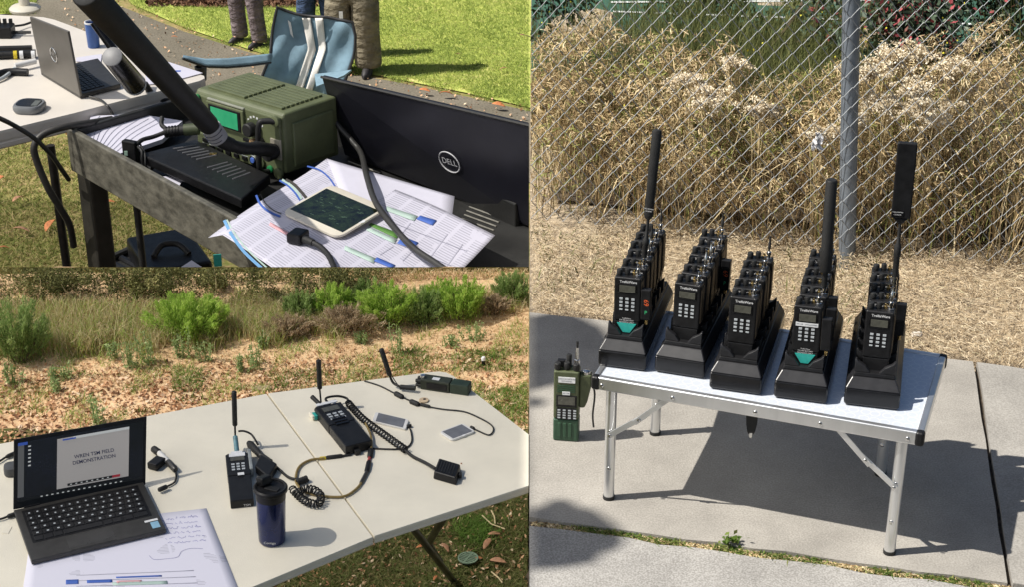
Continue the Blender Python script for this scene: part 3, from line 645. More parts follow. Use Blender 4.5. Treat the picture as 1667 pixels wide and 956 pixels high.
def antenna(r_, kind, tip, dy):
    bpy.context.view_layer.update(); Wm = r_.matrix_world; c0 = Wm @ Vector((.02, .017, RH + .02)); T = PD(tip[0], tip[1], c0.y + dy); Li = Wm.inverted(); a0, a1 = Li @ c0, Li @ T
    zx = (a1 - a0); LL = zx.length; zx = zx / LL; xx = Vector((1, 0, 0)); xx = (xx - zx * xx.dot(zx)).normalized(); yy = zx.cross(xx); Fm = Matrix((xx, yy, zx)).transposed().to_4x4(); Fm.translation = a0
    def place(b, name, m, **k): b.v = [tuple(Fm @ Vector(p)) for p in b.v]; return b.build(name, m, r_, **k)
    if kind == 'rod':
        place(MB().lathe([(0, 0), (.006, 0), (.006, LL * .14), (.0125, LL * .15), (.0135, LL * .17), (.0135, LL * .36), (.0128, LL * .37), (.0124, LL - .003), (.0105, LL), (0, LL + .0005)], n=18), 'antenna_rod', M['black_rubber'], smooth=40); return
    f0, f1, f2 = (.04, .17, .31) if kind == 'blade' else (.14, .34, .47)
    if kind == 'paddle': place(MB().lathe([(0, 0)] + [(.0042 if i % 2 else .0058, LL * f0 * i / 9) for i in range(10)] + [(0, LL * f0)], n=12), 'antenna_ferrule', M['silver'], smooth=40)
    place(MB().lathe([(0, LL * (f0 - .04)), (.0065, LL * (f0 - .03)), (.0065, LL * (f0 + f1) / 2), (.0078, LL * ((f0 + f1) / 2 + .01)), (.0075, LL * (f1 - .02)), (.004, LL * f1), (.0032, LL * f2)], n=12), 'antenna_base', M['black_rubber'], smooth=40)
    z0 = LL * f2; ln = LL - z0
    if kind == 'blade':
        b = MB(); b.loft([[Vector((x * w, y * dp, z0 + z)) for x, y in [(math.cos(q * math.pi / 8), math.sin(q * math.pi / 8)) for q in range(16)]] for w, dp, z in ((.003, .003, -.002), (.0085, .006, .004), (.0108, .0075, .012), (.0112, .0075, ln - .004), (.0095, .0065, ln), (.005, .004, ln + .001))])
        place(b, 'antenna_blade', M['black_rubber'], smooth=40)
    else:
        b = MB(); b.box((0, 0, z0 + .012 + (ln - .012) / 2), (.041, .014, ln - .012)); b.loft([[Vector((x * w, y * d_, z)) for x, y in ((-1, -1), (1, -1), (1, 1), (-1, 1))] for w, d_, z in ((.004, .003, z0 - .002), (.016, .006, z0 + .0118))])
        place(b, 'antenna_paddle', M['black_plastic'], bevel=.003, seg=3)
        b = MB(); b.box((-.007, -.0078, z0 + .024), (.024, .0012, .013)); place(b, 'antenna_label', M['black_gloss'])
    yf = -.0079 if kind == 'blade' else -.0088
    for i in range(2):
        o = link('lettering', text_mesh(('TRELLISWARE', 'L/S BAND')[i], .0036, M['white_print']), r_); o.matrix_local = Fm @ Matrix.Translation((0 if kind == 'blade' else -.007, yf, z0 + .0265 - i * .0055)) @ Matrix.Rotation(R(90), 4, 'X')
antenna(radios[0, 1], 'blade', (1070, 211), .02); antenna(radios[3, 1], 'rod', (1354, 292), .0); antenna(radios[4, 1], 'paddle', (1478, 231), .02)
for key in ((0, 1), (3, 1), (4, 1)):
    radios[key]['label'] = {0: 'black radio with tall blade antenna, second in the leftmost charger', 3: 'black radio with thick rod antenna, second in the charger second from right', 4: 'black radio with flat paddle antenna, second in the rightmost charger'}[key[0]]
for key in ((1, 5), (2, 4), (0, 2), (0, 3), (1, 1), (1, 2), (3, 3), (0, 5), (4, 0)):
    b = MB(); b.lathe([(0, 0), (.0035, 0), (.0035, .014), (.002, .016), (.002, .03), (0, .031)], (.02, .017, RH + .026), 10); b.build('antenna_stub', M['black_rubber'] if key[1] > 2 else M['silver'], radios[key], smooth=40)

# ---- olive handheld radio standing on the pavement
p0_, p1_ = P(900, 718), P(941, 721)
hr = thing('olive_handheld_radio', 'olive green handheld radio with dark keypad standing on the pavement beside the table', 'radio', ((p0_.x + p1_.x) / 2, (p0_.y + p1_.y) / 2, 0), heading(p0_, p1_))
gw = (p1_ - p0_).length * 1.0; GH = .178
M['olive_battery'] = mat('olive_battery', (0.028, 0.075, 0.04), .5, var=.15, scale=40, bump=.1, bscale=500)
b = MB(); b.box((0, .018, .028), (gw, .036, .056)); b.build('battery', M['olive_battery'], hr, bevel=.004, seg=3)
for x in (-.012, 0, .012):
    b = MB(); b.box((x - .002, -.0004, .03), (.007, .003, .036)); b.build('battery_rib', M['olive_battery'], hr, bevel=.0012)
b = MB(); b.box((0, .018, (.058 + GH) / 2), (gw * .99, .036, GH - .058)); b.build('body', M['olive'], hr, bevel=.0035, seg=3)
b = MB(); b.box((.001, -.0005, .104), (gw * .80, .003, .030)); b.build('screen_bezel', M['black_plastic'], hr, bevel=.001)
b = MB(); b.box((.001, -.0016, .106), (gw * .66, .0025, .020)); b.build('screen', M['lcd'], hr)
b = MB(); b.box((.001, -.0005, .072), (gw * .78, .003, .029)); b.build('keypad_plate', M['black_plastic'], hr, bevel=.001)
b = MB()
for r_ in range(4):
    for c_ in range(4): b.box((-.0155 + c_ * .011 * gw / .053, -.002, .0815 - r_ * .0064), (.0065, .0018, .0032))
tag(b.build('keypad', M['grey_key'], hr), kind='stuff')
for z in (.128, .133, .138, .143):
    b = MB(); b.box((0, -.0002, z), (gw * .7, .0015, .0022)); b.build('speaker_slot', M['olive_battery'], hr)
b = MB(); b.box((.001, -.001, .158), (gw * .66, .0012, .014)); b.build('white_label', M['sticker'], hr)
for i in range(2): lettering(('PROPERTY OF THE US ARMY', 'UNCLASSIFIED')[i], .0036, M['dark_print'], hr, (.001, -.0018, .1605 - i * .0052), (R(90), 0, 0))
b = MB(); b.box((.0, -.001, .1245), (gw * .3, .0012, .0085)); b.build('white_label', M['sticker'], hr); lettering('RS 17708', .0036, M['dark_print'], hr, (0, -.0018, .1245), (R(90), 0, 0))
for x, y, h_, r_ in ((-gw * .36, .01, .016, .0075), (gw * .0, .012, .017, .007), (gw * .36, .01, .016, .0075), (gw * .05, .026, .03, .006)):
    b = MB(); b.lathe([(0, 0), (r_ * .8, 0), (r_, .004), (r_, h_), (r_ * .8, h_ + .002), (0, h_ + .002)], (x, y, GH - .001), 12); b.build('knob', M['black_rubber'], hr, smooth=35)
b = MB(); b.lathe([(0, 0), (.006, 0), (.006, .02), (.004, .021), (.0035, .033), (.0028, .05), (0, .051)], (gw * .36, .026, GH - .001), 12); b.build('antenna_connector', M['silver'], hr, smooth=35)
b = MB(); b.lathe([(0, 0), (.0026, 0), (.0026, .014), (0, .015)], (gw * .36, .026, GH + .05), 10); b.build('antenna_tip', M['black_rubber'], hr, smooth=35)
b = MB(); b.box((-gw * .25, .026, GH + .008), (.018, .012, .018)); b.build('connector_block', M['black_plastic'], hr, bevel=.002)
b = MB(); b.loft([[Vector((gw / 2 + x, y, z)) for x, y in ((0, .006), (w, .008), (w, .03), (0, .032))] for w, z in ((.012, .085), (.018, .10), (.026, .14), (.026, .168))]); b.build('side_pod', M['olive'], hr, bevel=.003)
b = MB(); b.lathe([(0, 0), (.009, 0), (.009, .006), (.006, .008), (0, .009)], (gw / 2 + .014, .018, .168), 14); b.build('pod_cap', M['silver'], hr, smooth=35)
b = MB(); b.tube(spline([(gw / 2 + .026, .018, .15), (gw / 2 + .034, .012, .12), (gw / 2 + .031, .008, .07), (gw / 2 + .034, .004, .04)], 6), .0022, 6); b.build('cable', M['black_rubber'], hr, smooth=60)

# ---- unseen net added to soften sun on the lawn side, plus shadow-casting tabs
def diffuser_mat(op, nm):
    m, nt, b = _nt(nm); N = nt.nodes.new; L = nt.links.new
    tr = N('ShaderNodeBsdfTranslucent'); tr.inputs[0].default_value = (.95, .93, .90, 1)
    tp = N('ShaderNodeBsdfTransparent'); mx = N('ShaderNodeMixShader'); mx.inputs[0].default_value = op
    L(tr.outputs[0], mx.inputs[1]); L(tp.outputs[0], mx.inputs[2]); L(mx.outputs[0], nt.nodes['Material Output'].inputs[0]); return m
CZ = 3.2; shx, shy = SUN_DIR.x / -SUN_DIR.z * CZ, SUN_DIR.y / -SUN_DIR.z * CZ
kx = ray(e, 478).x / ray(e, 478).y
can = thing('added_sun_diffuser', 'large white net added out of view as a sun canopy above the lawn', 'diffuser', (-6, 6, 0))
for y0, y1, op, nm in ((-6.0, 3.85, .30, 'dense_diffuser_net'), (3.85, 10.0, .56, 'open_diffuser_net')):
    b = MB(); vv = []
    for y in (y0, y1):
        xr = kx * (y + shy) - shx - .002; vv += [(xr + 6, y - 6, CZ), (-16, y - 6, CZ)]
    b.add(vv, [[0, 1, 3, 2]]); b.build('net', diffuser_mat(op, nm), can)
for x, y in ((-2.4 + 6, -11.5), (-15, -11.5), (-15, 3.9)):
    b = MB(); b.cyl((x, y, -2.0), (x, y, CZ), .05, 10); b.build('pole', M['alu'], can)
M['tab'] = mat('red_shadow_blocker', (.35, .08, .06), .8, var=.1, scale=20)  # unseen tabs added, outlined to cast people's shadows on the pavement
for pts in ([(0, 3.06), (.03, 3.075), (.05, 3.10), (.085, 3.095), (.10, 3.07), (.135, 3.06), (.16, 3.025), (.185, 2.99), (.19, 2.945), (.175, 2.915), (.14, 2.90), (.13, 2.87), (.06, 2.85), (0, 2.845)], [(0, 3.96), (.05, 3.985), (.10, 3.99), (.135, 3.95), (.18, 3.90), (.20, 3.84), (.235, 3.80), (.24, 3.72), (.22, 3.66), (.17, 3.645), (.10, 3.62), (0, 3.57)], [(0, 3.535), (.02, 3.54), (.032, 3.52), (.028, 3.495), (.012, 3.49), (0, 3.50)]):
    b = MB(); b.prism([(kx * y + .003 + x - shx + 6, y - shy - 6) for x, y in pts], CZ - .004, CZ + .004); b.build('shadow_blocker', M['tab'], can)

# ================================================================ LOWER LEFT: long folding table on the grass, scrub slope behind
TB, GZ = 0.0, -0.663
# ---- ground
def ground_mat(name, cs, scale=5.0, fine=45.0):
    m, nt, b = _nt(name); N = nt.nodes.new; L = nt.links.new
    tc = N('ShaderNodeTexCoord')
    n1 = N('ShaderNodeTexNoise'); n1.inputs['Scale'].default_value = scale; n1.inputs['Detail'].default_value = 8; n1.inputs['Roughness'].default_value = .65; L(tc.outputs['Object'], n1.inputs['Vector'])
    n2 = N('ShaderNodeTexNoise'); n2.inputs['Scale'].default_value = fine; n2.inputs['Detail'].default_value = 5; L(tc.outputs['Object'], n2.inputs['Vector'])
    ad = N('ShaderNodeMix'); ad.data_type = 'FLOAT'; ad.inputs[0].default_value = .5; L(n1.outputs['Fac'], ad.inputs[2]); L(n2.outputs['Fac'], ad.inputs[3])
    rp = N('ShaderNodeValToRGB'); el = rp.color_ramp.elements
    while len(el) < len(cs): el.new(.5)
    for i, c in enumerate(cs): el[i].position = .34 + .32 * i / (len(cs) - 1); el[i].color = (*c, 1)
    L(ad.outputs[0], rp.inputs[0]); L(rp.outputs[0], b.inputs['Base Color']); b.inputs['Roughness'].default_value = .95; b.inputs['Specular IOR Level'].default_value = .1
    bp = N('ShaderNodeBump'); bp.inputs['Strength'].default_value = .9; bp.inputs['Distance'].default_value = .006; L(n2.outputs['Fac'], bp.inputs['Height']); L(bp.outputs[0], b.inputs['Normal'])
    return m
M['slope'] = ground_mat('dry_slope_soil', [(.40, .25, .135), (.60, .40, .23), (.72, .51, .30), (.78, .60, .38)], 4, 60)
M['lawn_soil'] = ground_mat('lawn_soil', [(.06, .065, .02), (.10, .11, .035), (.17, .14, .06), (.25, .19, .10)], 6, 70)
def gz(x, y): return GZ + max(0.0, y - 4.684) * .085 + .006 * math.sin(x * 9 + y * 4) + .004 * math.sin(x * 23 - y * 17)
def gza(x, y): return GZ + np.maximum(0, y - 4.684) * .085 + .006 * np.sin(x * 9 + y * 4) + .004 * np.sin(x * 23 - y * 17)
def ground(name, y0, y1, nx, ny, x0, m, dz=0.0, drop=None):
    b = MB(); q = []
    for j in range(ny + 1):
        y = y0 + (y1 - y0) * j / ny; xr = kx * y - .002
        for i in range(nx + 1):
            x = xr + (x0 - xr) * i / nx; q.append((x, y, gz(x, y) + dz))
    b.add(q, [[j * (nx + 1) + i, j * (nx + 1) + i + 1, (j + 1) * (nx + 1) + i + 1, (j + 1) * (nx + 1) + i] for j in range(ny) for i in range(nx)])
    return struct(name, b.build(name, m, smooth=60))
ground('lawn_ground', 1.2, 4.526, 40, 40, -3.4, M['lawn_soil'])
ground('scrub_slope', 4.526, 5.516, 60, 30, -3.4, M['slope'])
b = MB(); y = 5.516; b.add([(kx * y - .002, y, gz(kx * y, y)), (-3.4, y, gz(-3.4, y)), (-3.4, y + .06, -2.3), (kx * y - .002, y + .06, -2.3)], [[0, 1, 2, 3]]); struct('slope_back', b.build('slope_back', M['slope']))

def scatter_px(n, x0, x1, r0, r1, pad=0.0):         # even scatter over a stretch of the ground
    px = RNG.uniform(x0, x1, n); py = RNG.uniform(r0, r1, n)
    a = (px - W0 / 2) / FPX; bb = -(py - H0 / 2) / FPX; dy = CP + bb * SP; dz = -SP + bb * CP
    t = (GZ - CAMZ) / dz; y = dy * t
    for _ in range(4):
        z = gza(a * t, dy * t); t = (z - CAMZ) / dz
    return np.stack([a * t, dy * t, CAMZ + dz * t], 1), px, py
M['litter'] = veg('leaf_litter', [(0, (.15, .075, .04)), (.18, (.36, .18, .09)), (.5, (.60, .34, .18)), (.75, (.72, .47, .29)), (1, (.80, .63, .45))], .8, .1)
M['dry_grass'] = veg('slope_dry_grass', [(0, (.42, .29, .16)), (.4, (.68, .52, .31)), (.75, (.80, .66, .43)), (.87, (.32, .38, .12)), (1, (.42, .50, .18))], .8, .25)
M['lawn_grass'] = veg('lawn_grass', [(0, (.07, .09, .02)), (.45, (.13, .17, .04)), (.75, (.20, .22, .07)), (1, (.38, .30, .15))], .7, .3)
M['lush_grass'] = veg('lush_grass', [(0, (.07, .14, .02)), (.6, (.15, .27, .04)), (1, (.25, .37, .08))], .65, .35)
C, px, py = scatter_px(13000, -60, 880, 545, 730); kl = (py > np.interp(px, [-60, 300, 600, 862], [590, 585, 560, 555]) + 30 * RNG.random(len(px))) & (RNG.random(len(px)) < np.interp(px, [-60, 400, 862], [1, .9, .55])); C, px, py = C[kl], px[kl], py[kl]
edge = .5 + .5 * np.sin(px * .013 + 2) ; w = np.where(py > 560 + 60 * (1 - np.clip(px / 700, 0, 1)) * 0 - 0, 1, .3)
C[:, 2] += RNG.uniform(.001, .008, len(C))
tag(leaves('leaf_litter', C, RNG.uniform(.004, .0125, len(C)), M['litter'], 1.7, upbias=3.0, keep=keep_bl), 'brown and tan fallen leaves littering the ground behind the table', 'leaf litter', kind='stuff')
C, px, py = scatter_px(17000, -60, 880, 470, 640)
tag(blades('slope_grass', C, RNG.uniform(.004, .016, len(C)), RNG.uniform(.0016, .0035, len(C)), RNG.uniform(.3, 1.8, len(C)), M['dry_grass'], keep=keep_bl, rnd=np.clip(RNG.random(len(C)) * .8 + .2 * (np.sin(px * .02) * np.sin(py * .09) > .3), 0, 1)), 'short dry grass on the slope behind the table', 'dry grass', kind='stuff')
# greener strips next to the table
C, px, py = scatter_px(26000, -40, 880, 565, 700)
k = ((px > 640) & (py > 572) & (py < 606) & (np.sin(px * .05) + .6 * np.sin(py * .3 + px * .02) > -.7)) | ((px > 735) & (py > 628 + (862 - px) * .12)) | ((px < 330) & (px > 280) & (py < 640) & (py > 600)) | ((np.sin(px * .035) * np.sin(py * .15 + 1) > .45) & (RNG.random(len(px)) < .35)) | ((px > 430) & (px < 640) & (py > 605) & (py < 640) & (RNG.random(len(px)) < .5))
tag(blades('grass_patches', C[k], RNG.uniform(.01, .026, k.sum()), RNG.uniform(.0015, .003, k.sum()), RNG.uniform(.3, 1.4, k.sum()), M['lush_grass'], keep=keep_bl), 'green grass patches between litter and table', 'grass', kind='stuff')
C, px, py = scatter_px(30000, 380, 880, 760, 1000)
tag(blades('lawn_turf', C, RNG.uniform(.008, .02, len(C)), RNG.uniform(.0014, .003, len(C)), RNG.uniform(.4, 1.8, len(C)), M['lawn_grass'], keep=keep_bl), 'worn olive lawn under the long table', 'grass', kind='stuff')
C, px, py = scatter_px(4000, 735, 830, 845, 910); k = RNG.random(len(px)) < np.exp(-((px - 775) / 26) ** 2 - ((py - 868) / 18) ** 2)
tag(blades('grass_tuft', C[k], RNG.uniform(.015, .03, k.sum()), RNG.uniform(.0015, .003, k.sum()), RNG.uniform(.4, 1.4, k.sum()), M['lush_grass'], keep=keep_bl), 'brighter green tuft of grass near the drain cover', 'grass', kind='stuff')
C, px, py = scatter_px(1400, 380, 880, 780, 1000); C[:, 2] += .008
tag(leaves('lawn_litter', C, RNG.uniform(.004, .009, len(C)), M['litter'], 2.2, upbias=3, keep=keep_bl), 'small dry bits scattered on the lawn under the table', 'leaf litter', kind='stuff')

# ---- scrub: bushes, tall grass, weeds, wooded hillside
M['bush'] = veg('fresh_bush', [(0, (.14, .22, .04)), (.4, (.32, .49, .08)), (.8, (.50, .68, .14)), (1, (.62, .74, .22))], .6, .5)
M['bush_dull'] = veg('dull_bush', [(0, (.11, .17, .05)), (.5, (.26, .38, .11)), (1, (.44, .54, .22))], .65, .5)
M['brown_bush'] = veg('brown_bush', [(0, (.16, .11, .065)), (.5, (.40, .30, .19)), (1, (.60, .48, .33))], .7, .35)
M['wood'] = veg('wooded_hill', [(0, (.04, .045, .015)), (.4, (.13, .135, .042)), (.75, (.25, .24, .085)), (1, (.38, .33, .14))], .7, .25)
def broom(name, label, px, base_row, top_row, wpx, m, n=2600, group='bushes on the slope'):
    n = int(n * 1.5)
    p, _, _ = scatter_px(1, px, px + .01, base_row, base_row + .01); p = Vector(p[0]); pxm = (p.y * CP + (CAMZ - p.z) * SP) / FPX
    hgt = (base_row - top_row) * pxm / math.cos(R(27)); rad = wpx * pxm / 2
    t0 = thing(name, label, 'bush', p, 0, group); o = np.array(p)
    nb = 46; az = RNG.uniform(0, 6.28, nb); rr = np.sqrt(RNG.random(nb)) * rad; hh = hgt * (1 - .45 * (rr / rad) ** 2) * RNG.uniform(.75, 1.0, nb)
    tips = np.stack([rr * np.cos(az), rr * np.sin(az) * .6, hh], 1); base = tips * np.array([.3, .3, 0])
    k = RNG.integers(0, nb, n); u = RNG.random(n) ** .6
    C = base[k] + (tips[k] - base[k]) * (.15 + .85 * u)[:, None] + RNG.normal(size=(n, 3)) * (.14 * rad * (1.2 - u))[:, None] * np.array([1, 1, .6])
    dirs = (tips - base)[k]; dirs /= np.linalg.norm(dirs, axis=1)[:, None]
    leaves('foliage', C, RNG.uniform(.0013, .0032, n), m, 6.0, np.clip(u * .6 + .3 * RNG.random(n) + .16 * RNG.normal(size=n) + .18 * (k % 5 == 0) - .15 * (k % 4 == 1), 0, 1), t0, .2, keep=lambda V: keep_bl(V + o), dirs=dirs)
    b = MB()
    for i in range(14):
        q = Vector(tips[i] * .8); b.tube([Vector(base[i]) * .4, Vector(base[i]).lerp(q, .5), q], [.003, .002, .001], 5)
    b.build('stem', M['bark'], t0)
    return t0
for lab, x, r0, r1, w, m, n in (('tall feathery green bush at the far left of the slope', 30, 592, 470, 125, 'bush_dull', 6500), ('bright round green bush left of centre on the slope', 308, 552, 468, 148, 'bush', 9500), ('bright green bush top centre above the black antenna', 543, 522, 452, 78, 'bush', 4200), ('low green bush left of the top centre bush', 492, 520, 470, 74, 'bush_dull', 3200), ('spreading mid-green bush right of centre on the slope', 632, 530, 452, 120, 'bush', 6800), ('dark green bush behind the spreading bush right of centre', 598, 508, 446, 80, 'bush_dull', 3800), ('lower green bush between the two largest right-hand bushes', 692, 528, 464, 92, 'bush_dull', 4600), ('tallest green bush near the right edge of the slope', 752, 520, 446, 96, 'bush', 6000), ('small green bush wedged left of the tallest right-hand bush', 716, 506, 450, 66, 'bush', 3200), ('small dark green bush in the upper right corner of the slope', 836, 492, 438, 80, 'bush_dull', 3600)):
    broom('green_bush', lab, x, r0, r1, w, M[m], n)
broom('dry_bush', 'brown twiggy bush below the centre bushes', 572, 540, 492, 130, M['brown_bush'], 3200, 'dry bushes on the slope')
broom('dry_bush', 'grey-brown twiggy bush right of the tallest green bush', 805, 512, 476, 60, M['brown_bush'], 2200, 'dry bushes on the slope')
broom('dry_bush', 'brown matted bush at left centre of the tall grass', 470, 548, 510, 90, M['brown_bush'], 2600, 'dry bushes on the slope')
M['tall_grass'] = veg('tall_grass', [(0, (.34, .26, .12)), (.35, (.66, .55, .30)), (.68, (.82, .72, .47)), (.74, (.30, .42, .09)), (1, (.46, .58, .16))], .75, .45)
C, px, py = scatter_px(21000, -60, 560, 500, 585)
lim = np.interp(px, [-60, 100, 250, 400, 560], [592, 584, 566, 560, 545]) + 9 * np.sin(px * .06) + 6 * RNG.normal(size=len(px)); k = py < lim
h = np.interp(px[k], [-60, 120, 250, 400, 560], [.085, .085, .072, .078, .07]) * RNG.uniform(.45, 1.15, k.sum()) * np.interp(py[k], [500, 530, 575], [.7, .9, 1.1])
tag(blades('tall_grass', C[k], h, RNG.uniform(.0016, .0036, k.sum()), RNG.uniform(.05, .8, k.sum()), M['tall_grass'], .4, keep=keep_bl), 'tall straw and green grass growing across the left slope', 'tall grass', kind='stuff')
C, px, py = scatter_px(8000, 380, 880, 480, 545); k = py < np.interp(px, [430, 620, 760, 862], [545, 535, 522, 508])
tag(blades('bush_edge_grass', C[k], RNG.uniform(.025, .075, k.sum()), RNG.uniform(.0014, .003, k.sum()), RNG.uniform(.2, 1.1, k.sum()), M['tall_grass'], keep=keep_bl), 'dry grass fringe at the foot of the right-hand bushes', 'tall grass', kind='stuff')
# low leafy weeds standing on the slope
M['weed_soft'] = veg('soft_weed', [(0, (.20, .28, .10)), (.6, (.36, .48, .20)), (1, (.52, .60, .30))], .7, .45)
M['weed_stem'] = mat('weed_stem', (.30, .38, .16), .7, var=.2, scale=40)
wd = [(245, 592, 540, 40), (300, 585, 540, 46), (335, 590, 555, 30), (215, 600, 545, 34), (190, 585, 556, 26), (160, 690, 640, 30), (650, 575, 522, 22), (770, 556, 528, 40), (735, 566, 545, 26), (590, 560, 540, 36), (430, 565, 545, 30), (100, 620, 595, 50), (90, 640, 610, 24), (390, 605, 570, 30), (420, 600, 560, 26), (20, 625, 590, 40)]
for i, (x, r0, r1, w) in enumerate(wd):
    p, _, _ = scatter_px(1, x, x + .01, r0, r0 + .01); p = Vector(p[0]); pxm = (p.y * CP + (CAMZ - p.z) * SP) / FPX; hgt = (r0 - r1) * pxm / math.cos(R(27)); n = 50 + w * 5
    t0 = thing('leafy_weed', '', 'weed', p, 0, 'leafy weeds on the slope'); o = np.array(p)
    ns = max(4, w // 5); st = np.stack([RNG.normal(size=ns) * w * pxm * .28, RNG.normal(size=ns) * .012, RNG.uniform(.6, 1, ns) * hgt], 1)
    kk = RNG.integers(0, ns, n); u = RNG.random(n); C = st[kk] * np.stack([.6 + .4 * u, .6 + .4 * u, u], 1) + RNG.normal(size=(n, 3)) * .005
    leaves('foliage', C, RNG.uniform(.003, .007, n), M['weed_soft'], 2.2, parent=t0, upbias=.5, keep=lambda V: keep_bl(V + o))
    b = MB()
    for s_ in st: b.tube([(s_[0] * .6, s_[1] * .6, -.01), tuple(s_)], .0013, 4)
    b.build('stem', M['weed_stem'], t0)
    t0['label'] = ['leafy weed before the bright round bush, second of its row from the left', 'widest leafy weed in front of the bright round bush', 'leafy weed at right of the row before the round bush', 'slender weed left of the row before the round bush', 'short weed left of the slender one, mid slope', 'upright grassy weed directly behind the open laptop', 'thin tall single weed stem above the middle of the table', 'leafy green weed alone on the right slope', 'small weed left of the lone right-hand weed', 'low weed at the foot of the brown twiggy centre bush', 'low weed at the foot of the brown matted bush', 'low spreading weed on the left slope behind the laptop', 'small upright weed among leaves at left behind the laptop', 'low weed behind the leaf heap, left one', 'low weed behind the leaf heap, right one', 'low weed at the far left edge below the feathery bush'][i]
C, px, py = scatter_px(22000, -60, 880, 500, 690)
k = (np.sin(px * .027 + 1) * np.sin(py * .06 + px * .011) + .5 * np.sin(px * .09 + py * .05) > .35)
tag(blades('slope_tufts', C[k], RNG.uniform(.008, .03, k.sum()), RNG.uniform(.0014, .0028, k.sum()), RNG.uniform(.2, 1.2, k.sum()), M['tall_grass'], keep=keep_bl, rnd=np.clip(.62 + .38 * RNG.random(k.sum()), 0, 1)), 'loose green and straw tufts scattered over the slope', 'grass', kind='stuff')
# wooded hillside closing the view
n = 26000
Cs = []
for (x, r, w, y) in [(RNG.uniform(-40, 600), RNG.uniform(442, 508), RNG.uniform(20, 52), RNG.uniform(5.24, 5.46)) for _ in range(260)] + [(x, 441 + RNG.uniform(0, 6), 30, 5.42) for x in range(-40, 640, 18)]:
    c = PD(x, r, y); m_ = 190; d = RNG.normal(size=(m_, 3)); d /= np.linalg.norm(d, axis=1)[:, None]; rad = w * 2.05e-3 * .5
    Cs.append(np.array(c) + d * (rad * RNG.uniform(.6, 1.05, m_))[:, None])
C = np.concatenate(Cs); shade = np.repeat(RNG.random(len(Cs)), 190)
tag(leaves('wooded_hillside', C, RNG.uniform(.003, .007, len(C)), M['wood'], 1.6, np.clip(.55 * shade + .5 * RNG.random(len(C)), 0, 1), None, .6, keep=keep_bl), 'dark olive wooded hillside closing the top of the slope', 'woods', kind='stuff')
# backing bank behind the woods so the ridge is solid
b = MB()
ys = 5.489
b.add([(kx * ys - .002, ys, gz(0, ys) - .02), (-3.4, ys, gz(0, ys) - .02), (-3.4, ys, CAMZ - CREST_T * ys - .0), (kx * ys - .002, ys, CAMZ - CREST_T * ys), (kx * (ys + .03) - .002, ys + .03, CAMZ - CREST_T * (ys + .03) - .004), (-3.4, ys + .03, CAMZ - CREST_T * (ys + .03) - .004), (-3.4, ys + .03, -1.0), (kx * (ys + .03) - .002, ys + .03, -1.0)],
      [[0, 1, 2, 3], [3, 2, 5, 4], [4, 5, 6, 7]])
M['far_bank'] = ground_mat('far_bank_soil', [(.05, .055, .02), (.11, .11, .04), (.20, .18, .07), (.34, .29, .13)], 9, 60)
struct('ridge', b.build('ridge', M['far_bank']))
C = np.array([PD(x, r, y) for x, r, y in zip(RNG.uniform(560, 870, 9000), RNG.uniform(436, 500, 9000), RNG.uniform(5.43, 5.484, 9000))])
tag(blades('far_slope_grass', C, RNG.uniform(.006, .02, len(C)), RNG.uniform(.002, .0035, len(C)), RNG.uniform(.2, 1, len(C)), M['dry_grass'], keep=keep_bl), 'dry pale grass on the far slope above the bushes', 'dry grass', kind='stuff')
# tall dead flower stalks
b = MB()
for x, r0, r1, dx in ((352, 480, 438, -3), (128, 520, 462, -28), (135, 512, 470, -30), (515, 500, 440, 6), (488, 480, 445, 8), (62, 500, 455, 4), (160, 480, 455, -4), (398, 480, 460, 3), (185, 490, 460, 0)):
    p = PD(x, r0, 5.242); q = PD(x + dx, r1, 5.242); b.tube([p, p.lerp(q, .5) + Vector((.003, 0, 0)), q], [.002, .0016, .001], 4)
tag(b.build('dead_flower_stalks', M['stalk']), 'tall dead flower stalks standing above the scrub', 'stalks', kind='stuff')
# rock-like leaf heap, marker post, stump, drain, leaves
p, _, _ = scatter_px(1, 428, 428.1, 634, 634.1); stone('sandstone_rock', 'tan rock lying just beyond the table edge', tuple(p[0]), .022, mat('tan_rock', (.38, .29, .17), .9, var=.3, scale=60, bump=.8, bscale=120), (1.6, .7, .45), 'rock')
p, _, _ = scatter_px(1, 787, 787.1, 597, 597.1); mk = thing('marker_post', 'small black marker post with white cap on the lawn', 'post', tuple(p[0]))
b = MB(); b.lathe([(0, -.01), (.0065, -.01), (.006, .022), (0, .022)], n=10); b.build('stake', M['black_plastic'], mk, smooth=40)
b = MB(); b.lathe([(0, .022), (.007, .022), (.0075, .03), (.005, .034), (0, .035)], n=10); b.build('cap', M['bag'], mk, smooth=40)
def stump():
    q, _, _ = scatter_px(1, 858, 858.1, 948, 948.1); c = Vector(q[0]); t0 = thing('tree_stump', 'rough brown tree stump at the right end of the table', 'stump', (c.x, c.y, c.z))
    n = 36; rings = []
    for k_ in range(11):
        z = -.03 + .32 * k_ / 10; ring = []
        for i in range(n):
            a = 2 * math.pi * i / n; rr = .082 * (1 + .5 * math.exp(-k_ / 1.6)) * (1 + .10 * math.sin(a * 5 + 1) + .06 * math.sin(a * 11 + k_ * .4) + .03 * math.sin(a * 17))
            ring.append(Vector((rr * math.cos(a) + .10 + .02 * k_ / 10, rr * math.sin(a) * .8, z)))
        rings.append(ring)
    b = MB(); b.loft(rings); o = b.build('trunk', M['bark'], t0, smooth=70); trim_left(o); return t0
stump()
q, _, _ = scatter_px(1, 762, 762.1, 917, 917.1); c = Vector(q[0]); dr = thing('drain_cover', 'round sage green slotted drain cover set in the grass', 'drain', (c.x, c.y, c.z + .014), R(-28))
M['sage'] = mat('sage_plastic', (.17, .24, .16), .55, var=.15, scale=60)
rd = .0275
b = MB(); b.lathe([(rd * .86, 0), (rd, 0), (rd, .003), (rd * .86, .003), (rd * .86, 0)], n=28); b.build('rim', M['sage'], dr)
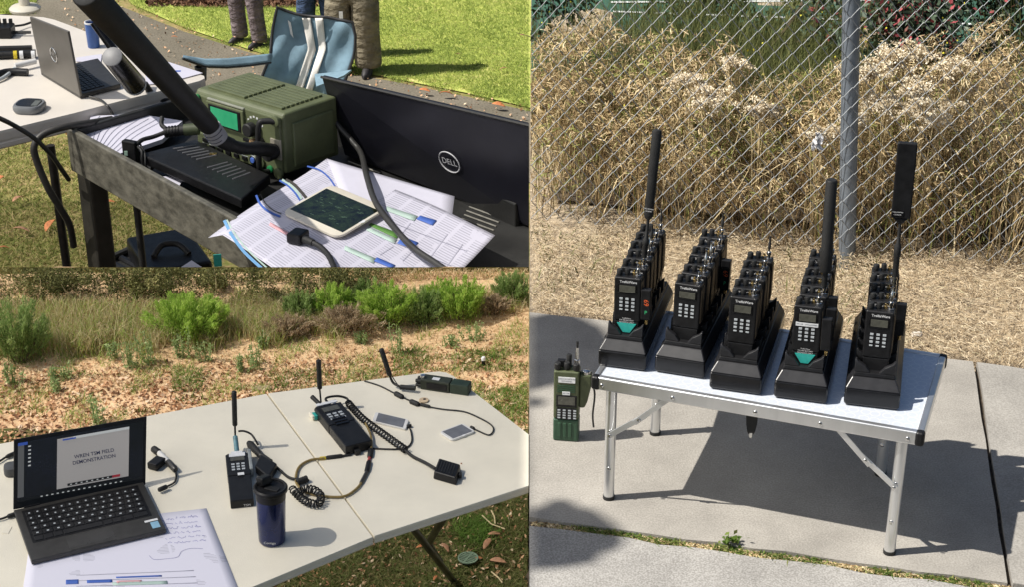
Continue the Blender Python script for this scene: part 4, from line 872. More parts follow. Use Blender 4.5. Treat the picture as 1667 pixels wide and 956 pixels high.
for i in range(-3, 4):
    yv = i * rd * .245; hw = math.sqrt(max(0, (rd * .9) ** 2 - yv * yv)); b = MB(); b.box((0, yv, .0012), (2 * hw, rd * .105, .0024)); b.build('bar', M['sage'], dr)
b = MB(); b.box((0, 0, .0014), (rd * .13, rd * 1.8, .0029)); b.build('centre_bar', M['sage'], dr)
b = MB(); b.lathe([(0, -.003), (rd * .95, -.003), (rd * .95, -.002), (0, -.002)], n=20); b.build('pit', M['black_rubber'], dr)
M['leaf_tan'] = mat('fallen_leaf_tan', (.42, .22, .12), .75, var=.3, scale=60); M['leaf_orange'] = mat('fallen_leaf_orange', (.48, .17, .06), .75, var=.3, scale=60)
def leaf_mesh(L, w, m):
    b = MB(); n = 8; V_ = []
    for i in range(n + 1):
        u = i / n; ww = w * math.sin(math.pi * min(1, u * .96 + .03)) ** .8 * (1 - .25 * u); z = L * .10 * math.sin(u * 3) ; V_ += [(u * L - L / 2, -ww / 2, z + ww * .18), (u * L - L / 2, 0, z), (u * L - L / 2, ww / 2, z + ww * .22)]
    b.add(V_, [f for i in range(n) for f in ([3 * i, 3 * i + 1, 3 * i + 4, 3 * i + 3], [3 * i + 1, 3 * i + 2, 3 * i + 5, 3 * i + 4])]); o = b.build('fallen_leaf', m, smooth=60)
    s_ = o.modifiers.new('s', 'SOLIDIFY'); s_.thickness = L * .012; return o
def put_leaf(lab, p, px_len, ang, m, wr=.42, zoff=.012, grp='large fallen leaves'):
    pxm = (p.y * CP + (CAMZ - p.z) * SP) / FPX; o = leaf_mesh(px_len * pxm * 1.15, px_len * pxm * wr, m); o.location = (p.x, p.y, p.z + zoff); o.rotation_euler = (random.uniform(-.3, .3), random.uniform(-.2, .2), R(ang)); return tag(o, lab, 'leaf', grp)
for lab, x, y, l_, a, mm in (('tan oval leaf standing upright between drain cover and stump', 793, 893, 26, 68, 'leaf_tan'), ('orange leaf lying right of the drain cover', 811, 922, 26, -22, 'leaf_tan'), ('curled brown leaf between table leg and drain cover', 725, 900, 22, -60, 'leaf_tan'), ('orange leaf touching the crossing table legs', 686, 898, 16, 25, 'leaf_orange'), ('brown leaf above the upright oval leaf by the stump', 805, 878, 20, 15, 'leaf_tan'), ('broad brown leaf under the table edge at right', 805, 826, 16, 10, 'leaf_tan'), ('small orange leaf at the edge of the drain cover', 780, 917, 12, 10, 'leaf_orange'), ('orange leaf at the bottom edge of the lawn', 709, 949, 14, 70, 'leaf_orange'), ('small brown leaf below the table seam', 606, 893, 13, -50, 'leaf_tan')):
    q, _, _ = scatter_px(1, x, x + .1, y, y + .1); put_leaf(lab, Vector(q[0]), l_, a, M[mm], zoff=.014, grp='large leaves on the lawn under the table')
b = MB()
for pts in (((800, 840), (805, 850), (806, 862)), ((785, 848), (800, 862), (822, 870)), ((800, 940), (812, 950), (818, 958))):
    b.tube([Vector(scatter_px(1, x, x + .1, y, y + .1)[0][0]) + Vector((0, 0, .016)) for x, y in pts], .002, 5)
tag(b.build('dry_twigs', M['stalk']), 'pale dry twigs lying on the grass by the stump', 'twigs', kind='stuff')

# ---- long white folding table
M['hdpe'] = mat('cream_table_plastic', (.83, .775, .64), .42, var=.045, scale=7, bump=.25, bscale=520, rvar=.10)
lt = thing('long_folding_table', 'long cream plastic folding table carrying radios and laptop', 'table', (0, 0, GZ))
def tpoly(pts): return [P(x, y, TB) - Vector((0, 0, GZ)) for x, y in pts]
def half(name, pts):
    q = tpoly(pts); c = sum(q, Vector()) / len(q); b = MB()
    def ins(s_, z): 
        return [Vector((c.x + (p.x - c.x) * s_, c.y + (p.y - c.y) * s_, p.z + z)) for p in q]
    b.loft([ins(.996, -.019), ins(1.0, -.0175), ins(1.0, -.0135), ins(.997, -.0125), ins(.997, -.0105), ins(1.0, -.0095), ins(1.0, -.003), ins(.997, 0)])
    o = b.build(name, M['hdpe'], lt); trim_left(o); return o
half('table_half', [(-160, 753), (434, 641.5), (607.5, 875), (300, 1003), (60, 1110), (-260, 1260)])
half('table_half', [(436.2, 641.2), (700, 606.5), (714, 605.5), (726, 607), (738, 613), (862, 709), (960, 790), (862, 791.5), (609.3, 873.9)])
M['leg_paint'] = mat('dark_leg_paint', (.02, .018, .017), .35, var=.3, scale=40)
def lleg(a, c, r_=.0085):
    b = MB(); b.tube([a, c], r_, 10); return b.build('leg', M['leg_paint'], lt, smooth=50)
a0_ = P(672, 862, TB - .02); g1 = Vector(scatter_px(1, 736, 736.1, 948, 948.1)[0][0])
o_ = Vector((0, 0, GZ))
lleg(P(664, 850, TB - .03) - o_, g1 + Vector((0, 0, .008)) - o_)
g2 = Vector(scatter_px(1, 690, 690.1, 898, 898.1)[0][0])
lleg(P(726, 838, TB - .04) - o_, PD(697, 886, g1.y - .12) - o_, .009)
b = MB(); b.lathe([(0, 0), (.011, 0), (.011, .012), (0, .013)], g1 - o_ + Vector((0, 0, -.004)), 10); b.build('foot_cap', M['black_rubber'], lt)
b = MB(); b.tube([PD(697, 886, g1.y - .12) - o_, PD(716, 916, g1.y - .06) - o_], .0095, 10); b.build('leg_sleeve', M['leg_paint'], lt, smooth=50)

# ---- laptop on the long table
M['lap_grey'] = mat('laptop_grey', (.055, .053, .05), .38, metal=.3, var=.12, scale=60, bump=.08, bscale=900)
M['key'] = mat('laptop_key', (.012, .012, .013), .45, var=.2, scale=100)
M['wall_dark'] = mat('screen_wallpaper', (.006, .007, .016), .18, var=.7, scale=9, rvar=0)
def glow(name, col, s): return flat(name, col, .25, 0, s)
M['scr_grey'] = glow('screen_window', (.36, .335, .315), .30); M['scr_white'] = glow('screen_bar', (.4, .41, .4), .45); M['scr_blue'] = glow('screen_blue', (.03, .07, .3), .4); M['scr_text'] = flat('screen_text', (.035, .045, .12), .3); M['scr_red'] = glow('screen_red', (.25, .02, .03), .4); M['scr_dark'] = flat('screen_dark', (.01, .01, .012), .3)
zl = TB
FLp, FRp, HLp, HRp = P(48, 926, zl), P(275, 868, zl), P(49, 822, zl + .014), P(251, 782, zl + .014)
lw = .5 * ((FRp - FLp).length + (HRp - HLp).length); lh = heading(FLp, FRp) * .6 + heading(HLp, HRp) * .4
mid = (FLp + FRp) / 2; dpt = .5 * ((HLp - FLp).length + (HRp - FRp).length) * .985
lap = thing('laptop', 'open dark grey laptop showing a presentation slide on the long table', 'laptop', (mid.x, mid.y, zl), lh)
b = MB(); b.loft([[Vector((x, y, z)) for x, y in ((-lw / 2 + i, i), (lw / 2 - i, i), (lw / 2 - i, dpt - i), (-lw / 2 + i, dpt - i))] for i, z in ((.003, .0015), (0, .004), (0, .0125), (.001, .0135))]); b.build('base', M['lap_grey'], lap, bevel=.0012)
kb = MB(); kw = lw * .86; rows = [14, 14, 13, 12, 11]
for r_, nk in enumerate(rows):
    kh = dpt * .088; y = dpt * .86 - r_ * kh * 1.12; wk = kw / nk
    for i in range(nk): kb.box((-kw / 2 + wk * (i + .5), y, .0142), (wk * .86, kh * .86, .0016))
wk = kw / 12; y = dpt * .86 - 5 * dpt * .088 * 1.12
for x, w in ((-5.5, .86), (-4.5, .86), (-3.5, .86), (-.9, 4.0), (1.7, .86), (2.7, .86), (3.9, .86), (4.9, .86), (5.6, .6)): kb.box((x * wk, y, .0142), (w * wk, dpt * .076, .0016))
tag(kb.build('keyboard', M['key'], lap, bevel=.0004, seg=1), kind='stuff')
b = MB(); b.box((0, dpt * .86, .0137), (kw * 1.03, .001, .0006)); b.box((0, dpt * .62, .0136), (kw * 1.04, dpt * .64, .0004)); b.build('keyboard_well', M['black_plastic'], lap)
lg_ = MB()
for r_, nk in enumerate(rows):
    for i in range(nk): lg_.box((-kw / 2 + kw / nk * (i + .5), dpt * .86 - r_ * dpt * .088 * 1.12, .01505), (kw / nk * .22, dpt * .022, .0002))
tag(lg_.build('key_legends', M['grey_key'], lap), kind='stuff')
b = MB(); b.box((-lw * .04, dpt * .165, .0137), (lw * .34, dpt * .21, .0006)); b.build('touchpad', mat('touchpad', (.065, .063, .06), .3, metal=.3), lap, bevel=.0003)
for sx in (-1, 1):
    b = MB(); b.box((-lw * .04 + sx * lw * .0855, dpt * .04, .0138), (lw * .168, dpt * .05, .0008)); b.build('touchpad_button', M['lap_grey'], lap, bevel=.0003)
b = MB(); b.box((lw * .44, dpt * .12, .0137), (lw * .06, dpt * .12, .0004)); b.build('blue_sticker', mat('blue_sticker', (.25, .45, .6), .4), lap)
b = MB(); b.box((lw * .425, dpt * .215, .0137), (lw * .10, dpt * .035, .0004)); b.build('white_sticker', M['sticker'], lap)
for sx in (-1, 1):
    b = MB(); b.box((sx * lw * .36, dpt + .001, .012), (lw * .12, .007, .008)); b.build('hinge', M['black_plastic'], lap, bevel=.001)
# lid: leaning back from the hinge
Mi = (Matrix.Translation((mid.x, mid.y, zl)) @ Matrix.Rotation(lh, 4, 'Z')).inverted()
tilt = R(14); Hc = Vector((0, dpt + .002, .013)); lidL = .156
TLp = Mi @ PD(18, 710, (HLp.y + .035)); TRp = Mi @ PD(239, 679, HRp.y + .04)
BLp, BRp = Vector((-lw / 2, dpt + .001, .013)), Vector((lw / 2, dpt + .001, .013))
U = ((TRp - TLp) + (BRp - BLp)) / 2; V_ = ((TLp - BLp) + (TRp - BRp)) / 2; Nn = U.cross(V_).normalized()     # Nn faces the viewer
O_ = BLp
def lp(u, v, w=0): return O_ + U * u + V_ * v + Nn * w
def lquad(name, u0, v0, u1, v1, w, m, par=None, th=.0006):
    b = MB(); b.hexa([lp(u0, v0, w - th), lp(u1, v0, w - th), lp(u1, v1, w - th), lp(u0, v1, w - th)], [lp(u0, v0, w), lp(u1, v0, w), lp(u1, v1, w), lp(u0, v1, w)]); return b.build(name, m, par or lap)
b = MB(); b.hexa([lp(0, 0, -.005), lp(1, 0, -.005), lp(1, 1, -.005), lp(0, 1, -.005)], [lp(0, 0, 0), lp(1, 0, 0), lp(1, 1, 0), lp(0, 1, 0)]); lid = b.build('lid', M['black_plastic'], lap, bevel=.0015)
lquad('screen', .025, .1, .975, .945, .0008, M['wall_dark'], lid)
lquad('presentation_window', .32, .18, .865, .90, .0013, M['scr_grey'], lid)
lquad('window_bar', .44, .865, .865, .90, .0018, M['scr_white'], lid); lquad('window_tab', .36, .865, .46, .885, .0021, M['scr_blue'], lid)
lquad('control_bar', .40, .20, .80, .235, .0018, M['scr_dark'], lid); lquad('end_button', .74, .20, .80, .235, .0022, M['scr_red'], lid)
lquad('icon_column', .03, .16, .075, .92, .0013, flat('screen_column', (.1, .1, .1), .3, 0, .3), lid); lquad('start_tile', .03, .9, .10, .94, .0018, M['scr_blue'], lid)
lquad('task_bar', .03, .105, .97, .14, .0013, M['scr_dark'], lid)
ic = MB()
for i in range(6): 
    for q in ([lp(.105, .86 - i * .055, .0014), lp(.125, .86 - i * .055, .0014), lp(.125, .88 - i * .055, .0014), lp(.105, .88 - i * .055, .0014)],): ic.add(q, [[0, 1, 2, 3]])
for i in range(16): u = .2 + i * .04; ic.add([lp(u, .115, .0015), lp(u + .016, .115, .0015), lp(u + .016, .13, .0015), lp(u, .13, .0015)], [[0, 1, 2, 3]])
for i in range(8): u = .42 + i * .04; ic.add([lp(u, .212, .0022), lp(u + .014, .212, .0022), lp(u + .014, .225, .0022), lp(u, .225, .0022)], [[0, 1, 2, 3]])
tag(ic.build('icons', M['scr_white'], lid), kind='stuff')
_ux = U.normalized(); Mt = Matrix((_ux, Nn.cross(_ux), Nn)).transposed().to_4x4()
for i, s_ in enumerate(('WREN TSM FIELD', 'DEMONSTRATION')):
    o = link('lettering', text_mesh(s_, .0108, M['scr_text'], bold=.0001), lid); o.matrix_local = Matrix.Translation(lp(.60, .60 - i * .085, .0022)) @ Mt
# laptop paper
def print_mat(name, base, lines=60.0, dens=.5, ink=(.25, .25, .3)):
    m, nt, b = _nt(name); N = nt.nodes.new; L = nt.links.new
    tc = N('ShaderNodeTexCoord'); mp = N('ShaderNodeMapping'); mp.inputs['Scale'].default_value = (lines * .55, lines, 1); L(tc.outputs['UV'], mp.inputs[0])
    br = N('ShaderNodeTexBrick'); br.inputs['Scale'].default_value = 1.0; br.inputs['Mortar Size'].default_value = .34; br.inputs['Mortar Smooth'].default_value = .2; br.inputs['Brick Width'].default_value = 3.1; br.inputs['Row Height'].default_value = 1.0; br.offset = .37; br.offset_frequency = 1
    br.inputs['Color1'].default_value = (0, 0, 0, 1); br.inputs['Color2'].default_value = (.35, .35, .35, 1); br.inputs['Mortar'].default_value = (1, 1, 1, 1); L(mp.outputs[0], br.inputs['Vector'])
    no = N('ShaderNodeTexNoise'); no.inputs['Scale'].default_value = 5.0; no.inputs['Detail'].default_value = 2; L(tc.outputs['UV'], no.inputs['Vector'])
    rp = N('ShaderNodeValToRGB'); rp.color_ramp.interpolation = 'CONSTANT'; rp.color_ramp.elements[0].color = (0, 0, 0, 1); rp.color_ramp.elements[1].position = 1 - dens; rp.color_ramp.elements[1].color = (1, 1, 1, 1); L(no.outputs['Fac'], rp.inputs[0])
    iv = N('ShaderNodeMath'); iv.operation = 'SUBTRACT'; iv.inputs[0].default_value = 1.0; L(br.outputs['Color'], iv.inputs[1])
    mu = N('ShaderNodeMath'); mu.operation = 'MULTIPLY'; L(iv.outputs[0], mu.inputs[0]); L(rp.outputs[0], mu.inputs[1])
    m2 = N('ShaderNodeMath'); m2.operation = 'MULTIPLY'; m2.inputs[1].default_value = .62; L(mu.outputs[0], m2.inputs[0])
    mx = N('ShaderNodeMix'); mx.data_type = 'RGBA'; mx.inputs[6].default_value = (*base, 1); mx.inputs[7].default_value = (*ink, 1); L(m2.outputs[0], mx.inputs[0]); L(mx.outputs[2], b.inputs['Base Color'])
    b.inputs['Roughness'].default_value = .75; b.inputs['Specular IOR Level'].default_value = .2
    return m
M['paper'] = print_mat('printed_paper', (.74, .73, .83), 74, .40); M['paper_plain'] = mat('plain_paper', (.64, .63, .73), .75, var=.02, scale=20)
M['ink_blue'] = flat('ink_blue', (.06, .14, .5), .7); M['ink_green'] = flat('ink_green', (.10, .25, .05), .7); M['ink_pale'] = flat('ink_pale_green', (.48, .62, .56), .7); M['ink_dark'] = flat('ink_dark', (.06, .055, .05), .7); M['ink_pink'] = flat('ink_pink', (.75, .42, .45), .7); M['ink_line'] = flat('ink_line', (.42, .42, .5), .7); M['ink_sky'] = flat('ink_sky', (.18, .4, .68), .7)
def paper_sheet(name, fn, nu, nv, m, par=None, th=.0006):
    me = bpy.data.meshes.new(name); V0 = [tuple(fn(i / nu, j / nv)) for j in range(nv + 1) for i in range(nu + 1)]; F0_ = [[j * (nu + 1) + i, j * (nu + 1) + i + 1, (j + 1) * (nu + 1) + i + 1, (j + 1) * (nu + 1) + i] for j in range(nv) for i in range(nu)]
    me.from_pydata(V0, [], F0_); uv = me.uv_layers.new(name='UVMap')
    for l_ in me.loops:
        vi = l_.vertex_index; uv.data[l_.index].uv = ((vi % (nu + 1)) / nu, (vi // (nu + 1)) / nv)
    me.materials.append(m); me.polygons.foreach_set('use_smooth', [True] * len(me.polygons)); me.update()
    o = link(name, me, par); s_ = o.modifiers.new('s', 'SOLIDIFY'); s_.thickness = th; s_.offset = -1; return o
def patch(name, fn, u0, v0, u1, v1, m, par, lift=.0007, nu=8, nv=2):   # a printed area lying on a sheet
    def g(a, c): p = fn(u0 + (u1 - u0) * a, v0 + (v1 - v0) * c); return Vector(p) + Vector((0, 0, lift))
    return paper_sheet(name, g, nu, nv, m, par, .0001)
q4 = [P(30, 1012, TB), P(410, 1015, TB), P(336, 829, TB), P(52, 862, TB)]
def pap1(u, v): 
    p = (q4[0] * (1 - u) + q4[1] * u) * (1 - v) + (q4[3] * (1 - u) + q4[2] * u) * v; return Vector((p.x, p.y, TB + .0012 + .0004 * math.sin(u * 7) * math.sin(v * 5)))
ps = paper_sheet('printed_sheet', pap1, 20, 12, M['paper'], None); tag(ps, 'printed white sheet with handwriting lying under the dark grey laptop', 'paper')
for u0, v0, u1, v1, m in ((.30, .36, .42, .39, 'ink_blue'), (.42, .33, .68, .36, 'ink_pale'), (.20, .355, .26, .40, 'ink_blue'), (.44, .40, .66, .413, 'ink_blue'), (.42, .24, .80, .262, 'ink_dark'), (.42, .265, .80, .28, 'ink_blue'), (.44, .35, .56, .375, 'ink_pink'), (.66, .27, .78, .295, 'ink_green'), (.68, .238, .78, .262, 'ink_dark')):
    patch('printed_bar', pap1, u0, v0, u1, v1, M[m], ps)
for i in range(5): patch('printed_line', pap1, .25, .22 + i * .055, .82, .224 + i * .055, M['ink_line'], ps, .0006)
hb = MB(); rs = random.Random(5)
for r_ in range(6):
    u = .70 + .006 * r_; v = .93 - r_ * .045; path = [pap1(u, v) + Vector((0, 0, .0006))]
    while u < .93:
        u += rs.uniform(.003, .007); path.append(pap1(u, v + rs.uniform(-.010, .010) + (.01 if rs.random() < .1 else 0)) + Vector((0, 0, .0007)))
        if rs.random() < .16 and len(path) > 2: hb.tube(path, .0003, 3); path = [pap1(u + .012, v) + Vector((0, 0, .0006))]; u += .012
    if len(path) > 2: hb.tube(path, .0004, 3)
tag(hb.build('handwriting', flat('ink_pen', (.12, .13, .42), .7), ps), kind='stuff')
hb = MB(); hb.tube(spline([pap1(u, v) + Vector((0, 0, .0007)) for u, v in ((.62, .6), (.64, .56), (.70, .56), (.76, .57), (.79, .62), (.84, .64), (.9, .63))], 5), .00035, 3); hb.build('pen_outline', flat('ink_pen_line', (.2, .2, .4), .7), ps)

# ---- bottle
p = P(443, 881, TB); bt = thing('travel_bottle', 'navy blue insulated bottle with black lid standing on the long table', 'bottle', p, 0)
bt.rotation_euler = (0, R(2.0), 0)
M['navy'] = mat('navy_metal', (.005, .014, .085), .28, metal=.55, var=.15, scale=30, coat=.4); bt_r = .0285; BH = .104
b = MB(); b.lathe([(0, 0), (bt_r * .86, 0), (bt_r * .95, .003), (bt_r * .97, .01), (bt_r * 1.02, BH * .6), (bt_r * 1.04, BH), (0, BH)], n=32); b.build('body', M['navy'], bt, smooth=40)
b = MB(); b.lathe([(0, BH), (bt_r * 1.06, BH), (bt_r * 1.08, BH + .016), (bt_r * 1.22, BH + .019), (bt_r * 1.22, BH + .025), (bt_r * 1.12, BH + .028), (bt_r * .98, BH + .0265), (bt_r * .95, BH + .024), (0, BH + .022)], n=32); ld = b.build('lid', M['black_plastic'], bt, smooth=40)
b = MB(); b.box((-.014, .014, BH + .032), (.026, .024, .018), Matrix.Rotation(R(45), 4, 'Z') @ Matrix.Rotation(R(-18), 4, 'X')); b.build('drink_spout', M['black_plastic'], ld, bevel=.004, seg=3)
b = MB(); b.box((.004, -.004, BH + .0235), (.03, .014, .004), Matrix.Rotation(R(-20), 4, 'Z')); b.build('lid_tab', M['black_rubber'], ld, bevel=.001)
lettering('Contigo', .0075, M['white_print'], bt, (-.001, -bt_r * .985, .0125), (R(90), 0, 0))

# ---- radios on the long table
def flat_radio(name, label, near, far, wpx, m, zt=.020):
    """radio lying on its back: near = bottom end, far = knob end"""
    a, c = P(*near, TB), P(*far, TB); L_ = (c - a).length; w = wpx * ((a.y * CP + (CAMZ - TB) * SP) / FPX); t0 = thing(name, label, 'radio', a, math.atan2(-(c.x - a.x), c.y - a.y))
    b = MB(); b.box((0, L_ * .25, zt / 2), (w, L_ * .5 - .001, zt)); b.build('battery', m, t0, bevel=.002)
    b = MB(); b.box((0, L_ * .72, zt / 2 + .0005), (w * 1.02, L_ * .44, zt + .001)); b.build('body', m, t0, bevel=.002)
    b = MB(); b.box((0, L_ * .84, zt + .0012), (w * .62, L_ * .10, .001)); b.build('screen', M['lcd'], t0)
    b = MB()
    for r_ in range(3):
        for c_ in range(3): b.box(((c_ - 1) * w * .22, L_ * (.72 - r_ * .055), zt + .0012), (w * .14, L_ * .032, .0012))
    tag(b.build('keypad', M['grey_key'], t0), kind='stuff')
    for s_ in (-.34, 0.02):
        b = MB(); b.lathe([(0, 0), (w * .13, 0), (w * .13, .011), (w * .1, .013), (0, .013)], (s_ * w, L_ * .94, zt / 2), 10, Matrix.Rotation(R(-90), 4, 'X')); b.build('knob', M['black_rubber'], t0, smooth=35)
    b = MB(); b.lathe([(0, 0), (w * .12, 0), (w * .12, .012), (w * .08, .013), (w * .08, .018), (0, .018)], (.34 * w, L_ * .94, zt / 2), 10, Matrix.Rotation(R(-90), 4, 'X')); b.build('antenna_connector', M['silver'], t0, smooth=35)
    return t0, L_, w
def wpt(root, p): bpy.context.view_layer.update(); return root.matrix_world.inverted() @ p
r1, L1_, w1 = flat_radio('handheld_radio', 'black handheld radio lying behind the navy bottle, antenna upright', (395, 828), (386, 748), 38, M['black_plastic'])
b = MB(); b.box((0, L1_ * .905, .0222), (w1 * .7, L1_ * .07, .001)); b.build('white_label', M['sticker'], r1); b = MB(); b.box((0, L1_ * .98, .018), (w1 * .5, L1_ * .05, .003)); b.build('white_label', M['sticker'], r1)
b = MB(); b.box((w1 * .08, L1_ * .50, .0225), (w1 * .28, L1_ * .05, .001)); b.build('white_label', M['sticker'], r1)
lettering('TSM', .008, M['white_print'], r1, (w1 * .2, .0006 - .0012, .006), (R(90), 0, 0))
a1 = P(384, 732, TB); az0 = PD(383, 712, a1.y); az1 = PD(382.5, 694, a1.y); az2 = PD(381, 638, a1.y)
b = MB(); b.tube([wpt(r1, x) for x in (P(392, 746, TB + .012), P(386, 738, TB + .014), az0)], .0055, 10); b.build('antenna_adapter', M['teal_sticker'] if False else mat('grey_blue_adapter', (.10, .22, .26), .4, var=.3, scale=80), r1, smooth=50)
b = MB(); b.tube([wpt(r1, x) for x in (az0, az1)], .0022, 8); b.build('antenna_neck', M['black_rubber'], r1, smooth=50)
b = MB(); b.tube([wpt(r1, x) for x in (az1, az1.lerp(az2, .03), az1.lerp(az2, .98), az2)], [.004, .0057, .0057, .004], 12); b.build('antenna_rod', M['black_rubber'], r1, smooth=50)
b = MB(); b.box((w1 * .56, L1_ * .80, .012), (w1 * .16, L1_ * .42, .02)); b.build('side_connector', mat('clear_grey', (.25, .27, .27), .3, var=.2, scale=60), r1, bevel=.002)

r2, L2_, w2 = flat_radio('handheld_radio', 'black handheld radio in the middle of the long table with tall antenna', (585, 738), (531, 671), 46, M['black_plastic'], .024)
a2 = P(524, 668, TB); z0_, z1_, z2_ = PD(522.5, 656, a2.y), PD(520.5, 634, a2.y), PD(518.5, 587, a2.y)
b = MB(); b.box((0, L2_ * .97, .026), (w2 * .8, L2_ * .05, .002)); b.build('white_label', M['sticker'], r2)
b = MB(); b.tube([wpt(r2, x) for x in (P(538, 676, TB + .016), P(527, 664, TB + .016))], .008, 10); b.build('antenna_adapter', M['black_rubber'], r2, smooth=50)
b = MB(); b.tube([wpt(r2, x) for x in (P(527, 664, TB + .016), z0_, z1_)], .0022, 8); b.build('antenna_neck', M['black_rubber'], r2, smooth=50)
b = MB(); b.tube([wpt(r2, x) for x in (z1_, z1_.lerp(z2_, .03), z1_.lerp(z2_, .98), z2_)], [.004, .006, .006, .004], 12); b.build('antenna_rod', M['black_rubber'], r2, smooth=50)
b = MB(); b.tube([wpt(r2, x) for x in (P(530, 668, TB + .018), P(508, 647, TB + .03))], [.0045, .0055], 10); b.build('connector_stub', M['black_rubber'], r2, smooth=50)
b = MB(); b.box((-w2 * .56, L2_ * .90, .008), (w2 * .12, L2_ * .10, .010)); b.build('teal_tag', M['teal_sticker'], r2, bevel=.001)
b = MB(); b.box((-w2 * .66, L2_ * .92, .008), (w2 * .08, L2_ * .12, .010)); b.build('cream_tag', M['hdpe'], r2, bevel=.001)
b = MB(); b.box((-w2 * .1, -.004, .006), (w2 * .2, .012, .012)); b.build('bottom_clip', M['black_rubber'], r2, bevel=.001)
b = MB()
for i in range(3): b.box((.0, L2_ * (.60 - i * .06), .0262), (w2 * .5, L2_ * .03, .001))
b.build('vent_slots', M['grey_key'] if False else M['black_gloss'], r2)

# olive radio on its side at the far corner
a, c = P(762, 646, TB), P(680, 634, TB); L3 = (c - a).length; r3 = thing('olive_handheld_radio', 'olive handheld radio lying on its side at the far table corner', 'radio', a, heading(a, c) + math.pi)
M['olive_deep'] = mat('deep_olive', (.022, .04, .024), .5, var=.2, scale=40); M['olive_black'] = mat('olive_black', (.03, .036, .022), .5, var=.25, scale=40)
b = MB(); b.box((-L3 * .18, .015, .013), (L3 * .36, .03, .026)); b.build('battery', M['olive_deep'], r3, bevel=.002)
b = MB(); b.box((-L3 * .66, .015, .0135), (L3 * .58, .031, .027)); b.build('body', M['olive_black'], r3, bevel=.0025)
b = MB(); b.box((-L3 * .62, -.001, .013), (L3 * .40, .002, .016)); b.build('side_panel', M['black_plastic'], r3)
b = MB(); b.box((-L3 * .66, .012, .0276), (L3 * .14, .012, .001)); b.build('white_label', M['sticker'], r3)
for y_, z_ in ((.006, .008), (.006, .019), (.022, .018)):
    b = MB(); b.lathe([(0, 0), (.005, 0), (.005, .012), (.004, .014), (0, .014)], (-L3 * .94, y_, z_), 10, Matrix.Rotation(R(-90), 4, 'Y')); b.build('knob', M['black_rubber'], r3, smooth=35)
b = MB(); b.lathe([(0, 0), (.006, 0), (.006, .007), (0, .008)], (-L3 * .92, .01, .027), 10); b.build('top_knob', M['silver'], r3, smooth=35)
y3 = P(652, 632, TB).y
pts = [wpt(r3, x) for x in (P(676, 633, TB + .012), P(652, 631, TB + .010))]; b = MB(); b.tube(pts, .006, 10); b.build('antenna_plug', M['black_rubber'], r3, smooth=50)
pts = [wpt(r3, x) for x in spline([P(652, 631, TB + .010), PD(640, 624, y3), PD(634, 611, y3)], 5)]; b = MB(); b.tube(pts, .003, 8); b.build('antenna_neck', M['black_rubber'], r3, smooth=50)
q0, q1 = PD(634.5, 612, y3), PD(620.5, 569, y3); b = MB(); b.tube([wpt(r3, x) for x in (q0, q0.lerp(q1, .03), q0.lerp(q1, .98), q1)], [.004, .0062, .0062, .0045], 12); b.build('antenna_rod', M['black_rubber'], r3, smooth=50)
pts = [wpt(r3, x) for x in spline([P(650, 631, TB + .014), PD(643, 621, y3), PD(637, 611, y3)], 5)]; b = MB(); b.tube(pts, .0014, 6); b.build('retainer_wire', M['black_rubber'], r3)
p = P(690, 654, TB); tg = thing('round_tag', 'round cream tag with a dark hole beside the olive radio', 'tag', p + Vector((0, 0, .001)), R(10)); b = MB(); b.lathe([(0, 0), (.0115, 0), (.0115, .003), (0, .003)], n=20); b.build('disc', mat('wood_tag', (.62, .48, .32), .6), tg, bevel=.0006); b = MB(); b.lathe([(0, .003), (.0035, .003), (.0035, .0036), (0, .0036)], (.002, .002, 0), 12); b.build('hole', M['black_rubber'], tg)

# ---- phones
def phone(label, quad, frame, screen, z, th=.0055, name='phone', margin=(.10, .05)):
    q = [P(x, y, z) for x, y in quad]; c = sum(q, Vector()) / 4; ux = (q[1] - q[0] + q[2] - q[3]) / 2; hd = heading(Vector(), ux); t0 = thing(name, label, 'phone', c, hd); Li = Matrix.Rotation(-hd, 3, 'Z')
    loc = [Li @ (p - c) for p in q]; lx = ux.length; uy = (loc[3] - loc[0] + loc[2] - loc[1]) / 2; ly = uy.y; sh_ = uy.x / ly
    def ring(s_, z_): return [Vector((x + y * sh_, y, z_)) for x, y in rrect(lx * s_, abs(ly) * s_, abs(ly) * .13)]
    b = MB(); b.loft([ring(.97, .0003), ring(1, .0015), ring(1, th - .001), ring(.975, th)]); b.build('case', frame, t0, smooth=35)
    b = MB(); mx_, my_ = lx * (1 - 2 * margin[0]) / 2, abs(ly) * (1 - 2 * margin[1]) / 2
    b.hexa([Vector((x + y * sh_, y, th - .0002)) for x, y in ((-mx_, -my_), (mx_, -my_), (mx_, my_), (-mx_, my_))], [Vector((x + y * sh_, y, th + .0004)) for x, y in ((-mx_, -my_), (mx_, -my_), (mx_, my_), (-mx_, my_))]); b.build('screen', screen, t0)
    b = MB(); b.lathe([(0, th), (abs(ly) * .06, th), (abs(ly) * .06, th + .0003), (0, th + .0003)], (lx * .455, 0, 0), 12); b.build('home_button', M['sticker'], t0)
    return t0, lx, abs(ly), sh_
M['phone_white'] = mat('phone_white', (.72, .71, .69), .3, var=.03, scale=30)
M['phone_grey_screen'] = mat('phone_screen_dull', (.16, .165, .18), .12, var=.12, scale=50, rvar=0)
phone('white smartphone lying beside the curly cord on the long table', ((605, 690), (662, 702), (665, 688), (612, 674)), M['phone_white'], M['phone_grey_screen'], TB)
phone('white smartphone lying alone at the right of the long table', ((716, 707), (735, 721), (776, 706), (752, 693)), M['phone_white'], M['phone_grey_screen'], TB, margin=(.09, .09))
